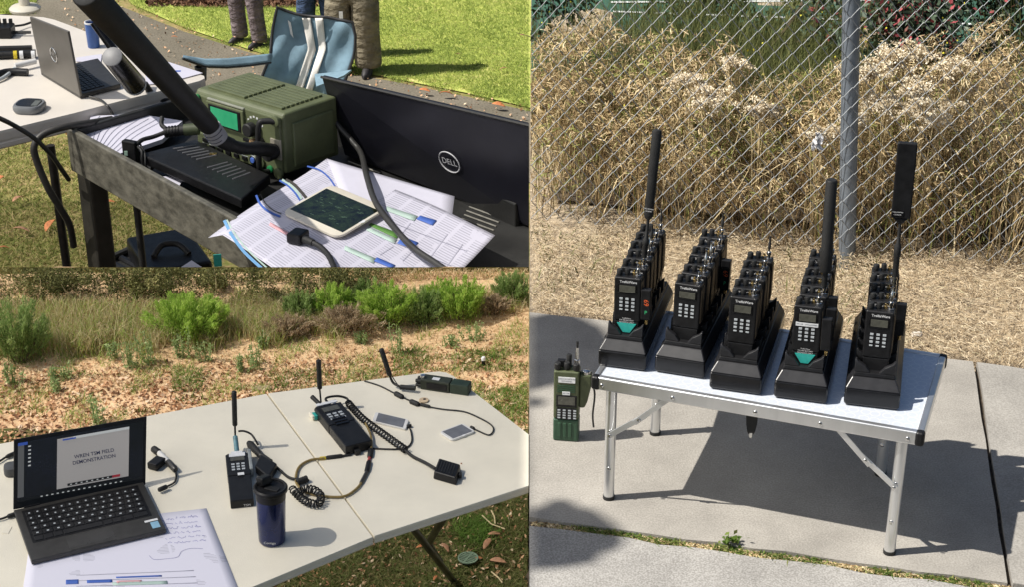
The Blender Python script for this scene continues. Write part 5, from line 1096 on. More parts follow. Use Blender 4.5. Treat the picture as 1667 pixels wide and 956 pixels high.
# ---- cables and microphones
M['tan_cable'] = mat('tan_cable', (.24, .17, .055), .5, var=.15, scale=60); M['yellow'] = flat('yellow_tape', (.65, .5, .02), .5)
def cable(name, label, pts, r_, m, z=TB + .003, cat='cable', n=8):
    b = MB(); b.tube(spline([P(p[0], p[1], p[2] if len(p) > 2 else z) for p in pts], n), r_, 8); return tag(b.build(name, m, smooth=60), label, cat)
def bits(root, lst, z=TB + .003):
    for nm, a_, c_, r_, m in lst:
        b = MB(); b.tube([P(*a_, z), P(*a_, z).lerp(P(*c_, z), .12), P(*a_, z).lerp(P(*c_, z), .88), P(*c_, z)], [r_ * .7, r_, r_, r_ * .7], 10); b.build(nm, m, root, smooth=50)
tc_ = thing('adapter_cable', 'tan adapter cable looping beside the middle radio', 'cable', (0, 0, 0))
b = MB(); b.tube(spline([P(x, y, TB + .004) for x, y in ((528, 747), (505, 750), (488, 760), (482, 775), (484, 790), (500, 803), (530, 809), (560, 809), (580, 797), (590, 784))], 8), .0028, 8); b.build('cord', M['tan_cable'], tc_, smooth=60)
b = MB(); b.tube(spline([P(595, 690, TB + .012), P(603, 708, TB + .01), P(605, 725, TB + .008), P(603, 736, TB + .006)], 8), .0024, 8); b.build('cord', M['tan_cable'], tc_, smooth=60)
bits(tc_, [('black_plug', (530, 746.5), (558, 743), .005, M['black_rubber']), ('yellow_band', (520, 747.5), (531, 746.5), .0042, M['yellow']), ('black_tip', (558, 743), (572, 741), .0028, M['black_rubber']), ('grey_plug', (587, 789), (598, 768), .0045, M['lap_grey']), ('grey_plug', (597, 770), (601, 752), .006, M['black_plastic']), ('red_band', (600, 753), (602, 744), .0035, flat('red_band', (.35, .05, .05), .5)), ('plug_boot', (602, 746), (604, 732), .0065, M['black_rubber'])])
hs = thing('speaker_microphone', 'black speaker microphone on a curly cord at the right front of the table', 'microphone', (0, 0, 0))
q = [P(705, 781, TB), P(743, 792, TB), P(751, 768, TB + .0), P(714, 757, TB)]; b = MB(); b.hexa([x + Vector((0, 0, .0)) for x in q], [x + Vector((0, 0, .019)) for x in (q[0].lerp(q[2], .04), q[1].lerp(q[3], .04), q[2].lerp(q[0], .04), q[3].lerp(q[1], .04))]); mb = b.build('housing', M['black_plastic'], hs, bevel=.003, seg=3)
for i in range(7):
    f = .12 + i * .11; a_, c_ = q[0].lerp(q[1], f), q[3].lerp(q[2], f); b = MB(); b.tube([a_.lerp(c_, .14) + Vector((0, 0, .0195)), a_.lerp(c_, .86) + Vector((0, 0, .0195))], .0011, 5); b.build('grille_bar', M['black_rubber'], mb)
b = MB(); b.box((q[1] + q[2]) / 2 + Vector((.003, 0, .008)), (.007, .012, .010)); b.build('side_button', M['black_rubber'], hs, bevel=.001)
b = MB(); b.tube(spline([P(538, 660, TB + .018), P(530, 651, TB + .03), P(537, 647, TB + .025), P(552, 646, TB + .02), P(565, 650, TB + .014), P(568, 658, TB + .012)], 6), .0028, 8); b.build('lead', M['black_rubber'], hs, smooth=60)
b = MB(); b.tube(coil([P(567, 657, TB + .010), P(590, 682, TB + .010), P(625, 708, TB + .010), P(660, 733, TB + .010)], .0074, 27, .0016), .0019, 6); b.build('curly_cord', M['black_rubber'], hs, smooth=60)
b = MB(); b.tube(spline([P(656, 731, TB + .008), P(672, 744, TB + .005), P(692, 754, TB + .006), P(709, 764, TB + .010)], 6), .0036, 8); b.build('lead', M['black_rubber'], hs, smooth=60)
hs2 = thing('speaker_microphone', 'black speaker microphone with bunched curly cord beside the navy bottle', 'microphone', (0, 0, 0))
q = [P(416, 772, TB), P(438, 790, TB), P(452, 768, TB), P(425, 752, TB)]; b = MB(); b.hexa(q, [x + Vector((0, 0, .02)) for x in q]); b.build('housing', M['black_plastic'], hs2, bevel=.003, seg=3)
b = MB(); b.tube([P(405, 722, TB + .012), P(408, 725, TB + .012), P(424, 742, TB + .01)], [.006, .009, .007], 12); b.build('plug', M['black_rubber'], hs2, smooth=50)
b = MB(); b.tube([P(424, 742, TB + .01), P(440, 753, TB + .008)], .007, 12); b.build('collar', M['lap_grey'], hs2, smooth=50)
b = MB(); b.tube(spline([P(440, 753, TB + .008), P(452, 763, TB + .006), P(470, 778, TB + .005), P(486, 781, TB + .006), P(498, 779, TB + .006)], 6), .003, 8); b.build('lead', M['black_rubber'], hs2, smooth=60)
b = MB(); b.tube(spline([P(388, 703, TB + .03), P(398, 703, TB + .028), P(410, 709, TB + .02), P(420, 725, TB + .012)], 6), .0024, 8); b.build('lead', M['black_rubber'], hs2, smooth=60)
b = MB(); b.tube(coil([P(476, 797, TB + .009), P(486, 808, TB + .010), P(500, 818, TB + .010), P(518, 821, TB + .010), P(522, 808, TB + .012), P(510, 798, TB + .013), P(494, 797, TB + .014), P(482, 806, TB + .012)], .0078, 24, .0016), .0018, 6); b.build('curly_cord', M['black_rubber'], hs2, smooth=60)
b = MB(); b.tube(coil([P(484, 786, TB + .008), P(500, 780, TB + .008)], .006, 7, .002), .002, 6); b.build('curly_cord', M['black_rubber'], hs2, smooth=60)
rc = thing('charging_cable', 'black charging cable from the far table edge to the right-hand phone', 'cable', (0, 0, 0))
b = MB(); b.tube(spline([P(x, y, TB + .0025) for x, y in ((593, 621), (618, 629), (642, 641), (665, 652), (690, 661), (720, 667), (755, 671), (782, 682), (800, 693), (803, 702), (796, 709), (782, 704), (770, 698))], 8), .0017, 8); b.build('cord', M['black_rubber'], rc, smooth=60)
bits(rc, [('ferrite', (643, 641), (656, 648), .0065, M['black_rubber']), ('ferrite', (668, 654), (682, 660), .0065, M['black_rubber']), ('splitter', (684, 659), (700, 663), .004, M['black_rubber']), ('phone_plug', (766, 696), (772, 699), .004, M['black_rubber'])], TB + .004)
uc = thing('usb_cable', 'thin black cable from the middle radio to the phone by the curly cord', 'cable', (0, 0, 0))
b = MB(); b.tube(spline([P(x, y, TB + .0025) for x, y in ((606, 731), (630, 732), (650, 732), (663, 729), (670, 720), (670, 708), (667, 698))], 8), .0019, 8); b.build('cord', M['black_rubber'], uc, smooth=60)
bits(uc, [('phone_plug', (662, 695), (670, 694), .0045, M['black_rubber'])], TB + .004)
dg = thing('network_adapter', 'black and silver cable adapter beside the dark grey laptop', 'adapter', (0, 0, 0))
bits(dg, [('stick', (249, 731), (259, 738), .008, M['black_rubber']), ('silver_sleeve', (258, 737), (274, 753), .0065, M['phone_white']), ('cap', (273, 752), (286, 766), .0075, M['lap_grey']), ('plug', (272, 793), (258, 799), .0055, M['black_rubber'])], TB + .009)
b = MB(); b.box(P(255, 755, TB + .009), (.026, .036, .016), Matrix.Rotation(R(-25), 4, 'Z')); b.build('box', M['black_plastic'], dg, bevel=.003)
b = MB(); b.tube(spline([P(x, y, TB + .004) for x, y in ((284, 766), (287, 775), (284, 786), (272, 793))], 6), .0022, 8); b.build('cord', M['black_rubber'], dg, smooth=60)
for pts, lab, nm in ((((-30, 763), (-5, 754), (10, 745), (30, 735), (50, 728)), 'black cable with plug behind the dark grey laptop at the left edge', 'laptop_cable'), (((-30, 850), (0, 846), (12, 842), (24, 838), (50, 834)), 'black power cable entering the left side of the dark grey laptop', 'laptop_cable')):
    t0 = thing(nm, lab, 'cable', (0, 0, 0)); b = MB(); b.tube(spline([P(x, y, TB + .005) for x, y in pts], 6), .0024, 8); b.build('cord', M['black_rubber'], t0, smooth=60)
    a_, c_ = pts[2], pts[3]; bits(t0, [('plug', a_, (c_[0] + 10, c_[1] - 3), .005, M['black_rubber'])], TB + .006)
p = P(24, 771, TB); pk = thing('wifi_hotspot', 'grey rounded puck-shaped hotspot half hidden behind the dark grey laptop', 'hotspot', p, R(15))
M['puck'] = mat('puck_grey', (.07, .073, .078), .5, var=.1, scale=60)
b = MB(); b.loft([[Vector((x, y, z)) for x, y in rrect(.044 * s_, .038 * s_, .013 * s_)] for s_, z in ((.92, 0), (1, .004), (1, .015), (.93, .02), (.6, .0215))]); b.build('case', M['puck'], pk, smooth=40)
b = MB(); b.box((.012, -.001, .0208), (.010, .016, .002)); b.build('label', M['sticker'], pk)
b = MB(); b.box(P(11, 864, TB + .0005), (.014, .026, .001), Matrix.Rotation(R(-3), 4, 'Z')); tag(b.build('moulded_mark', M['hdpe']), 'faint moulded rectangular mark on the table left of the laptop', 'mark')
p = P(751, 756, TB); stone('crumb', 'tiny tan crumb lying on the table above the front microphone', (p.x, p.y, TB + .001), .0018, M['leaf_tan'], (1, 1, .8), 'crumb')

# ================================================================ UPPER LEFT: equipment cart beside a lawn
RZ, LG = -0.684, -2.474
FZ = RZ - .10                                # floor of the tray
M['tl_soil'] = ground_mat('park_soil', [(.10, .11, .03), (.18, .19, .055), (.28, .22, .10), (.36, .26, .14)], 2.5, 24)
M['asphalt'] = ground_mat('park_path', [(.10, .09, .068), (.145, .13, .10), (.18, .16, .125), (.225, .20, .16)], 1.6, 60)
M['lawn_far'] = ground_mat('park_lawn_soil', [(.24, .30, .07), (.34, .40, .09), (.43, .47, .12), (.54, .49, .19)], 1.4, 14)
M['mulch'] = ground_mat('bark_mulch', [(.05, .025, .015), (.11, .055, .03), (.17, .09, .05)], 6, 40)
def gsheet(name, pts, m, dz=0.0, n=1):
    b = MB(); b.add([P(x, y, LG) + Vector((0, 0, dz)) for x, y in pts], [list(range(len(pts)))]); o = b.build(name, m); return struct(name, o)
gsheet('park_ground', [(-300, 700), (1100, 700), (1100, -60), (-300, -60)], M['tl_soil'])
gsheet('park_path', [(-60, 150), (60, -40), (160, -25), (190, 8), (300, 52), (400, 84), (470, 104), (640, 133), (760, 158), (880, 186), (1000, 215), (1000, 330), (700, 260), (300, 200)], M['asphalt'], .006)
lawn_poly = [(215, 8), (300, 46), (400, 80), (470, 100), (640, 129), (760, 153), (880, 181), (1000, 205), (1000, -60), (200, -60), (190, -25)]
gsheet('park_lawn', lawn_poly, M['lawn_far'], .012)
gsheet('park_lawn_corner', [(-40, 28), (30, 22), (50, -40), (-60, -40)], M['lawn_far'], .012)
gsheet('mulch_bed', [(238, 4), (330, 14), (480, 14), (560, -4), (560, -50), (220, -50)], M['mulch'], .018)
M['lawn_blade'] = veg('park_lawn_grass', [(0, (.20, .27, .06)), (.5, (.36, .44, .11)), (.85, (.52, .57, .17)), (1, (.64, .57, .27))], .65, .5)
M['worn_blade'] = veg('park_worn_grass', [(0, (.11, .14, .03)), (.4, (.22, .25, .06)), (.75, (.38, .33, .13)), (1, (.52, .40, .20))], .7, .3)
def scatter_tl(n, x0, x1, r0, r1):
    px = RNG.uniform(x0, x1, n); py = RNG.uniform(r0, r1, n); a = (px - W0 / 2) / FPX; bb = -(py - H0 / 2) / FPX; dy = CP + bb * SP; dz = -SP + bb * CP; t = (LG - CAMZ) / dz
    return np.stack([a * t, dy * t, np.full(n, LG)], 1), px, py
C, px, py = scatter_tl(120000, 180, 900, -30, 190)
edge = np.interp(px, [180, 215, 300, 400, 470, 640, 760, 880, 1000], [-20, 8, 46, 80, 100, 129, 153, 181, 205]) + 5 * np.sin(px * .09) + RNG.normal(size=len(px)) * 2.5
k = (py < edge) & ~((px > 238) & (px < 520) & (py < 13))
C = C[k]; C[:, 2] += .012
tone = np.clip(.42 + .16 * np.sin(C[:, 0] * 1.3 + C[:, 1] * .9) * np.sin(C[:, 1] * 1.7) + .14 * np.sin(C[:, 0] * 5.1 + 1) * np.sin(C[:, 1] * 3.3) + .10 * np.sin(C[:, 0] * 13 + C[:, 1] * 4) + .24 * RNG.normal(size=len(C)), 0, 1)
tag(blades('lawn_grass', C, RNG.uniform(.012, .034, len(C)), RNG.uniform(.003, .006, len(C)), RNG.uniform(.3, 1.4, len(C)), M['lawn_blade'], rnd=tone, keep=keep_tl), 'bright green mown lawn behind the cart', 'grass', kind='stuff')
C, px, py = scatter_tl(24000, -30, 360, 225, 520)
tag(blades('worn_grass', C, RNG.uniform(.02, .05, len(C)), RNG.uniform(.004, .008, len(C)), RNG.uniform(.4, 1.8, len(C)), M['worn_blade'], keep=keep_tl), 'worn dry grass under the cart and white table', 'grass', kind='stuff')
C, px, py = scatter_tl(3000, -30, 60, -30, 24); C[:, 2] += .012
tag(blades('corner_grass', C, RNG.uniform(.025, .05, len(C)), RNG.uniform(.005, .01, len(C)), RNG.uniform(.3, 1.4, len(C)), M['lawn_blade'], keep=keep_tl), 'green grass beyond the white table at the top left corner', 'grass', kind='stuff')
C, px, py = scatter_tl(2600, 100, 880, 0, 250); k = (py > np.interp(px, [215, 300, 400, 640, 880], [8, 46, 80, 129, 181]) - 8); C = C[k]; C[:, 2] += .02
tag(leaves('path_litter', C, RNG.uniform(.006, .022, len(C)), M['litter'], 1.5, upbias=4, keep=keep_tl), 'small dry leaf bits scattered on the park path', 'leaf litter', kind='stuff')
n = 3500; C, px, py = scatter_tl(n, 238, 545, -30, 13); C[:, 2] += .025
tag(leaves('mulch_chips', C, RNG.uniform(.015, .035, n), veg('mulch_chip', [(0, (.04, .02, .012)), (.6, (.13, .065, .035)), (1, (.24, .14, .08))], .8, .05), 2.0, upbias=2, keep=keep_tl), 'brown bark chips covering the planting bed', 'mulch', kind='stuff')
for i, (lab, x, y, l_, a, mm) in enumerate((('tan leaf on the grass left of the cart leg, upper one', 32, 335, 24, 60, 'leaf_tan'), ('tan leaf on the grass near the bottom left corner', 36, 386, 26, -10, 'leaf_tan'), ('orange leaf beside the thin dark table leg', 84, 378, 30, 75, 'leaf_orange'), ('small orange leaf at the bottom left of the grass', 8, 415, 16, 15, 'leaf_orange'), ('orange leaf between the two dark legs', 172, 355, 20, 60, 'leaf_orange'), ('brown leaf under the white table edge', 58, 272, 18, -50, 'leaf_tan'), ('orange leaf lying behind the cart wall', 180, 340, 16, 10, 'leaf_orange'), ('orange leaf on the left edge of the grass', 4, 300, 16, 80, 'leaf_orange'), ('orange leaf at the feet of the person in grey trousers', 393, 70, 13, 0, 'leaf_orange'), ('orange leaf on the path below the grey trousers', 285, 69, 10, 0, 'leaf_orange'), ('orange leaf at the lawn edge behind the black laptop, left one', 692, 157, 17, -15, 'leaf_orange'), ('orange leaf at the lawn edge behind the black laptop, middle one', 727, 162, 20, -5, 'leaf_orange'), ('orange leaf at the lawn edge behind the black laptop, right one', 812, 181, 20, -15, 'leaf_orange'), ('brown leaf lying on the open lawn, lower right', 820, 121, 12, 10, 'leaf_tan'), ('brown leaf lying on the open lawn, centre', 745, 97, 9, -20, 'leaf_tan'), ('brown leaf lying at right on the open lawn, upper one', 851, 66, 8, 0, 'leaf_tan'), ('second orange leaf beside the grey trousers', 430, 78, 10, 10, 'leaf_orange'))):
    put_leaf(lab, P(x, y, LG), l_, a, M[mm], .5, .05, 'fallen leaves around the cart')

# ---- white table with the grey laptop
wt = thing('white_table', 'white folding table at the left behind the cart', 'table', (0, 0, LG))
def offs(p, z=LG): return p - Vector((0, 0, LG))
WZ = RZ
poly = [(-80, 232), (0, 213), (120, 184), (200, 163), (300, 138), (326, 131), (334, 127), (333, 123), (322, 119), (265, 99), (180, 66), (110, 39), (88, 31), (70, 27), (-80, 18)]
q = [P(x, y, WZ) for x, y in poly]; c = sum(q, Vector()) / len(q)
def ins(s_, z): return [Vector((c.x + (p.x - c.x) * s_, c.y + (p.y - c.y) * s_, WZ + z - LG)) for p in q]
M['white_top'] = mat('white_table_plastic', (.72, .67, .60), .45, var=.04, scale=4, bump=.08, bscale=200, rvar=.05)
b = MB(); b.loft([ins(.99, -.085), ins(1, -.078), ins(1, -.06), ins(.994, -.057), ins(.994, -.048), ins(1, -.045), ins(1, -.012), ins(.995, 0)]); b.build('table_top', M['white_top'], wt)
for (x0, y0, x1, y1, r_) in ((82, 236, 104, 470, .02),):
    a_ = P(x0, y0, WZ - .08); g_ = P(x1, y1, LG); b = MB(); b.tube([offs(a_), offs(Vector((a_.x + .01, a_.y + .02, LG)))], r_, 10); b.build('leg', M['leg_paint'], wt, smooth=50)
# parasol foot and pole standing on the table
p = P(41, 16, WZ); pr = thing('parasol_pole', 'white parasol pole with round foot at the top left', 'pole', (p.x, p.y, WZ)); M['cream'] = mat('cream_paint', (.66, .62, .52), .5, var=.05, scale=10)
b = MB(); b.lathe([(0, 0), (.082, 0), (.084, .012), (.07, .025), (.03, .03), (0, .03)], n=24); b.build('foot', M['cream'], pr, smooth=40)
b = MB(); b.lathe([(0, .03), (.029, .03), (.029, .9), (0, .9)], n=18); b.build('pole', M['cream'], pr, smooth=40)
# grey laptop
gl = thing('laptop', 'open grey laptop seen from behind on the white table', 'laptop', (0, 0, 0)); M['lap_mid'] = mat('laptop_mid_grey', (.15, .14, .125), .4, metal=.35, var=.06, scale=12, rvar=.06)
hb0, hb1 = P(67, 121, WZ + .004), P(131, 160, WZ + .004)
dk0, dk1 = P(197, 143, WZ + .004), P(160, 101, WZ + .004)
e1 = dk0 - hb1; deck = [hb1, dk0, dk0 + (hb0 - hb1), hb0]
deck = [hb1, dk0, dk1, hb0 + Vector((.0, 0, 0))]
def slab(name, quad, th, m, par, up=Vector((0, 0, 1)), bevel=.003): 
    b = MB(); b.hexa([Vector(x) for x in quad], [Vector(x) + up * th for x in quad]); return b.build(name, m, par, bevel)
slab('base', deck, .022, M['lap_grey'], gl)
def bil(qd, u, v): return (qd[0] * (1 - u) + qd[1] * u) * (1 - v) + (qd[3] * (1 - u) + qd[2] * u) * v
kb = MB()
for i in range(5):
    for j in range(13):
        u0, u1 = .14 + i * .105, .14 + i * .105 + .085; v0, v1 = .06 + j * .068, .06 + j * .068 + .055
        kb.hexa([bil(deck, u, v) + Vector((0, 0, .022)) for u, v in ((u0, v0), (u1, v0), (u1, v1), (u0, v1))], [bil(deck, u, v) + Vector((0, 0, .026)) for u, v in ((u0, v0), (u1, v0), (u1, v1), (u0, v1))])
tag(kb.build('keyboard', M['key'], gl), kind='stuff')
tl_, tr_ = PD(48, 27, hb0.y - .03), PD(110, 51, hb1.y - .03)
Un = (hb1 - hb0).cross(tl_ - hb0).normalized()
lidq = [hb0 + Vector((0, 0, .01)), hb1 + Vector((0, 0, .01)), tr_, tl_]
if Un.y > 0: Un = -Un
slab('lid', lidq, .012, M['lap_mid'], gl, -Un)
def logo_ring(par, c, ux, vy, a, bb, r_, m, n=28):
    b = MB(); pts = [c + ux * (a * math.cos(2 * math.pi * i / n)) + vy * (bb * math.sin(2 * math.pi * i / n)) for i in range(n + 1)]; b.tube(pts, r_, 5, cap=False); return b.build('logo_ring', m, par)
cc = bil(lidq, .50, .50); ux = (hb1 - hb0).normalized(); nn = Un; vy = nn.cross(ux).normalized()
if vy.z < 0: vy = -vy
logo_ring(gl, cc + nn * .003, ux, vy, .034, .034, .0022, M['silver'])
def text_on(s_, size, m, par, c_, ux_, vy_, bold=.0):
    o = link('lettering', text_mesh(s_, size, m, bold=bold), par); x_ = ux_.normalized(); n_ = x_.cross(vy_).normalized(); y_ = n_.cross(x_)
    o.matrix_local = Matrix.Translation(c_) @ Matrix((x_, y_, n_)).transposed().to_4x4(); return o
text_on('DELL', .022, M['silver'], gl, cc + nn * .003, ux, vy)
b = MB(); a_, c_ = P(146, 157, WZ + .012), P(160, 158, WZ + .012); b.tube(spline([a_, P(165, 163, WZ + .01), P(178, 176, WZ + .008), P(188, 192, WZ - .12)], 5), .006, 8); tag(b.build('thin_cable', M['lap_grey'], smooth=60), 'thin grey cable hanging over the white table edge below the grey laptop', 'cable')
# hotspot puck on the white table
p = P(49, 179, WZ); hp = thing('wifi_hotspot', 'rounded grey hotspot with dark glossy top on the white table', 'hotspot', p, R(-8))
b = MB(); b.loft([[Vector((x, y, z)) for x, y in rrect(.135 * s_, .135 * s_, .045 * s_)] for s_, z in ((.9, 0), (1, .012), (1, .028), (.93, .036))]); b.build('case', mat('hotspot_grey', (.16, .17, .18), .45, var=.06, scale=20), hp, smooth=40)
b = MB(); b.loft([[Vector((x - .002, y + .002, z)) for x, y in rrect(.110 * s_, .105 * s_, .036 * s_)] for s_, z in ((1, .0355), (.97, .038))]); b.build('display', M['black_gloss'], hp, smooth=30)
b = MB(); b.box((.035, -.005, .0385), (.028, .07, .001), Matrix.Rotation(R(4), 4, 'Z')); b.build('display_strip', flat('dim_strip', (.12, .13, .12), .3), hp)
# radios and adapters at the left edge of the white table
for i, (pts, r_, lab) in enumerate((([(-20, 50), (22, 49)], .030, 'black power brick at the left edge of the white table'), ([(-20, 79), (52, 77)], .013, 'thin black radio lead end on the white table, upper of two'), ([(-20, 90), (58, 87)], .020, 'black radio with yellow band on the white table, lower of two'), ([(-20, 128), (10, 117), (45, 117)], .018, 'bundle of black connectors at the left edge of the white table'))):
    t0 = thing(('power_brick', 'radio_lead', 'small_radio', 'connector_bundle')[i], lab, ('adapter', 'cable', 'radio', 'connector')[i], (0, 0, 0)); q_ = [P(x, y, WZ + r_) for x, y in pts]
    if i == 0:
        b = MB(); b.box((q_[0] + q_[1]) / 2, ((q_[1] - q_[0]).length, .09, .06)); b.build('case', M['black_plastic'], t0, bevel=.006)
        b = MB(); b.tube(spline([P(22, 42, WZ + .03), P(38, 40, WZ + .02), P(50, 36, WZ + .02)], 4), .006, 6); b.tube([P(22, 52, WZ + .02), P(50, 52, WZ + .02)], .008, 6); b.build('cord', M['black_rubber'], t0, smooth=60)
        for k_ in range(3):
            b = MB(); b.box(q_[1] + Vector((-.015 - .03 * k_, .02, .04)), (.016, .016, .03)); b.build('prong', M['black_rubber'], t0)
    else:
        b = MB(); b.tube(q_ if len(q_) == 2 else spline(q_, 5), r_, 10); b.build('body', M['black_plastic'], t0, smooth=50)
        if i == 2:
            for x, m_ in ((25, 'yellow'), (35, 'sticker'), (54, 'sticker')):
                b = MB(); b.tube([P(x - 3, 89, WZ + r_), P(x + 3, 88.6, WZ + r_)], r_ * 1.06, 12); b.build('band', M[m_], t0, smooth=50)
        if i == 3:
            b = MB(); b.tube([P(24, 107, WZ + .03), P(58, 99, WZ + .03)], .014, 10); b.build('silver_sleeve', M['phone_white'], t0, smooth=50)
            b = MB(); b.tube(spline([P(-20, 135, WZ + .014), P(5, 126, WZ + .014), P(25, 110, WZ + .02)], 5), .009, 8); b.build('lead', M['grey_key'], t0, smooth=60)
# blue cup
p = P(153, 76, WZ); cup = thing('blue_cup', 'blue tumbler on the white table behind the antenna', 'cup', p); b = MB(); b.lathe([(0, 0), (.028, 0), (.030, .004), (.034, .13), (.031, .13), (.028, .01), (0, .008)], n=24); b.build('body', mat('blue_cup', (.03, .10, .33), .35, var=.1, scale=30), cup, smooth=40)
b = MB(); b.lathe([(.0305, .125), (.0355, .125), (.0355, .133), (.0305, .133), (.0305, .125)], n=24); b.build('rim', M['sticker'], cup, smooth=40)
# papers on the white table
for lab, pl in (('white paper beside the grey laptop on the white table', [(124, 100), (164, 102), (166, 88), (124, 94)]), ('white papers on the white table behind the thick antenna', [(238, 138), (270, 135), (330, 119), (268, 99), (236, 118)])):
    q_ = [P(x, y, WZ + .003) for x, y in pl]; b = MB(); b.hexa(q_, [x + Vector((0, 0, .003)) for x in q_]); o = b.build('paper_sheet', M['paper_plain']); tag(o, lab, 'paper')
    if len(pl) == 5:
        b = MB(); b.box(P(289, 115, WZ + .007), (.03, .018, .001)); b.build('blue_print', M['ink_blue'], o)

# ---- cart
M['cart'] = mat('cart_plastic', (.022, .022, .021), .55, var=.35, scale=7, bump=.35, bscale=120, stretch=(1, 1, 1))
M['cart_worn'] = mat('cart_worn_wall', (.12, .113, .09), .5, var=.45, scale=14, bump=.6, bscale=110, stretch=(1, 1, 2)); M['cart_leg'] = mat('cart_leg_plastic', (.035, .032, .026), .5, var=.3, scale=9, bump=.3, bscale=100)
Ac, Bc, Dd = P(107, 207, RZ), P(393, 127, RZ), P(372, 352, RZ)
ad = (Dd - Ac).normalized(); Dc = Ac + ad * ((P(540, 446, RZ) - Ac).length); Cc = Bc + (Dc - Ac)
cart = thing('utility_cart', 'dark plastic utility cart with deep tray holding the green radio', 'cart', (Ac.x, Ac.y, LG)); o0 = Vector((Ac.x, Ac.y, LG))
cu, cv = ad, (Bc - Ac).normalized()
def wall(name, a_, c_, inn, h_, m, th=.028):
    b = MB(); t_ = inn.normalized() * th; b.hexa([a_ - o0 + Vector((0, 0, -h_)), c_ - o0 + Vector((0, 0, -h_)), c_ + t_ - o0 + Vector((0, 0, -h_)), a_ + t_ - o0 + Vector((0, 0, -h_))], [a_ - o0, c_ - o0, c_ + t_ - o0, a_ + t_ - o0]); o = b.build(name, m, cart, bevel=.006); trim_left(o); return o
wall('front_wall', Ac, Dc, cv, .205, M['cart_worn']); wall('left_wall', Ac + cu * .029, Bc + cu * .0, cu, .205, M['cart']); wall('back_wall', Bc + cu * .03, Cc, -cv, .205, M['cart'])
b = MB(); fl_ = [Ac + cv * .03 + cu * .03, Dc + cv * .03, P(620, 448, FZ), P(930, 448, FZ), P(930, 330, FZ), Bc - cv * .03 + cu * .03]
b.hexa([Vector((p.x, p.y, FZ - .03)) - o0 for p in fl_], [Vector((p.x, p.y, FZ)) - o0 for p in fl_]); o = b.build('tray_floor', M['cart'], cart); trim_left(o)
M['slot'] = mat('slot_edge', (.22, .21, .18), .6, var=.2, scale=30)
for (x, y, dx, dy, n_) in ((620, 293, 0, 6.5, 4), (742, 336, 0, 6.5, 5), (545, 262, 0, 6, 4), (612, 300, 0, 0, 0)):
    for k_ in range(n_):
        a_ = P(x - 4 * k_ + 22, y + dy * k_, FZ + .003); c_ = P(x - 4 * k_ + 22 + 52, y + dy * k_ + 19, FZ + .003); b = MB(); b.tube([a_ - o0, c_ - o0], .004, 5); b.build('floor_slot', M['slot'], cart)
# corner leg and lower shelf
for a_, (w_, d_), nm in ((Ac + cu * .10 + cv * .05, (.12, .09), 'leg'), (Bc + cu * .10 - cv * .06, (.10, .09), 'leg'), (Dc - cu * .1 + cv * .05, (.12, .09), 'leg')):
    b = MB(); Mx = Matrix.Rotation(heading(Ac, Dd), 4, 'Z'); c_ = Vector((a_.x, a_.y, (RZ - .2 + LG) / 2)) - o0; b.box(c_, (w_, d_, RZ - .2 - LG), Mx); o = b.build(nm, M['cart_leg'] if 'cart_leg' in M else M['cart'], cart, bevel=.012); trim_left(o)
a_ = P(201, 345, RZ - .25); b = MB(); b.tube([Vector((a_.x, a_.y + .25, RZ - .2)) - o0, Vector((a_.x + .005, a_.y + .25, LG + .3)) - o0], .016, 10); b.build('shelf_post', M['cart'], cart, smooth=50)
SZ = LG + .55
sq = [P(165, 432, SZ), P(255, 392, SZ), P(420, 470, SZ), P(330, 520, SZ)]
b = MB(); b.hexa([x - o0 - Vector((0, 0, .05)) for x in sq], [x - o0 for x in sq]); b.build('lower_shelf', M['cart'], cart)
b = MB(); q_ = [sq[0] - o0, sq[1] - o0]; b.tube([x + Vector((0, 0, .02)) for x in q_], .02, 8); b.build('shelf_lip', M['cart'], cart)
for k_ in range(4):
    f = .12 + .18 * k_; b = MB(); p_ = sq[0].lerp(sq[1], f) - o0; d_ = (sq[3] - sq[0]).normalized(); b.tube([p_ + d_ * .03 + Vector((0, 0, .01)), p_ + d_ * .24 + Vector((0, 0, .01))], .018, 6); b.build('shelf_rib', M['black_plastic'], cart)
sb = thing('black_case', 'black case lying on the lower cart shelf', 'case', P(262, 425, SZ + .01), R(25)); b = MB(); b.box((0.02, -.12, .06), (.34, .5, .12)); b.build('shell', M['black_plastic'], sb, bevel=.02, seg=3); b = MB(); b.tube(spline([(-.08, -.2, .125), (-.02, -.15, .16), (.06, -.17, .16), (.1, -.24, .125)], 5), .016, 8); b.build('handle', M['black_rubber'], sb, smooth=60)
q_ = [P(292, 437, SZ + .14), P(312, 424, SZ + .14), P(330, 436, SZ + .14), P(312, 452, SZ + .14)]; b = MB(); b.hexa(q_, [x + Vector((0, 0, .003)) for x in q_]); tag(b.build('paper_sheet', M['paper_plain']), 'white paper lying on the lower cart shelf', 'paper')

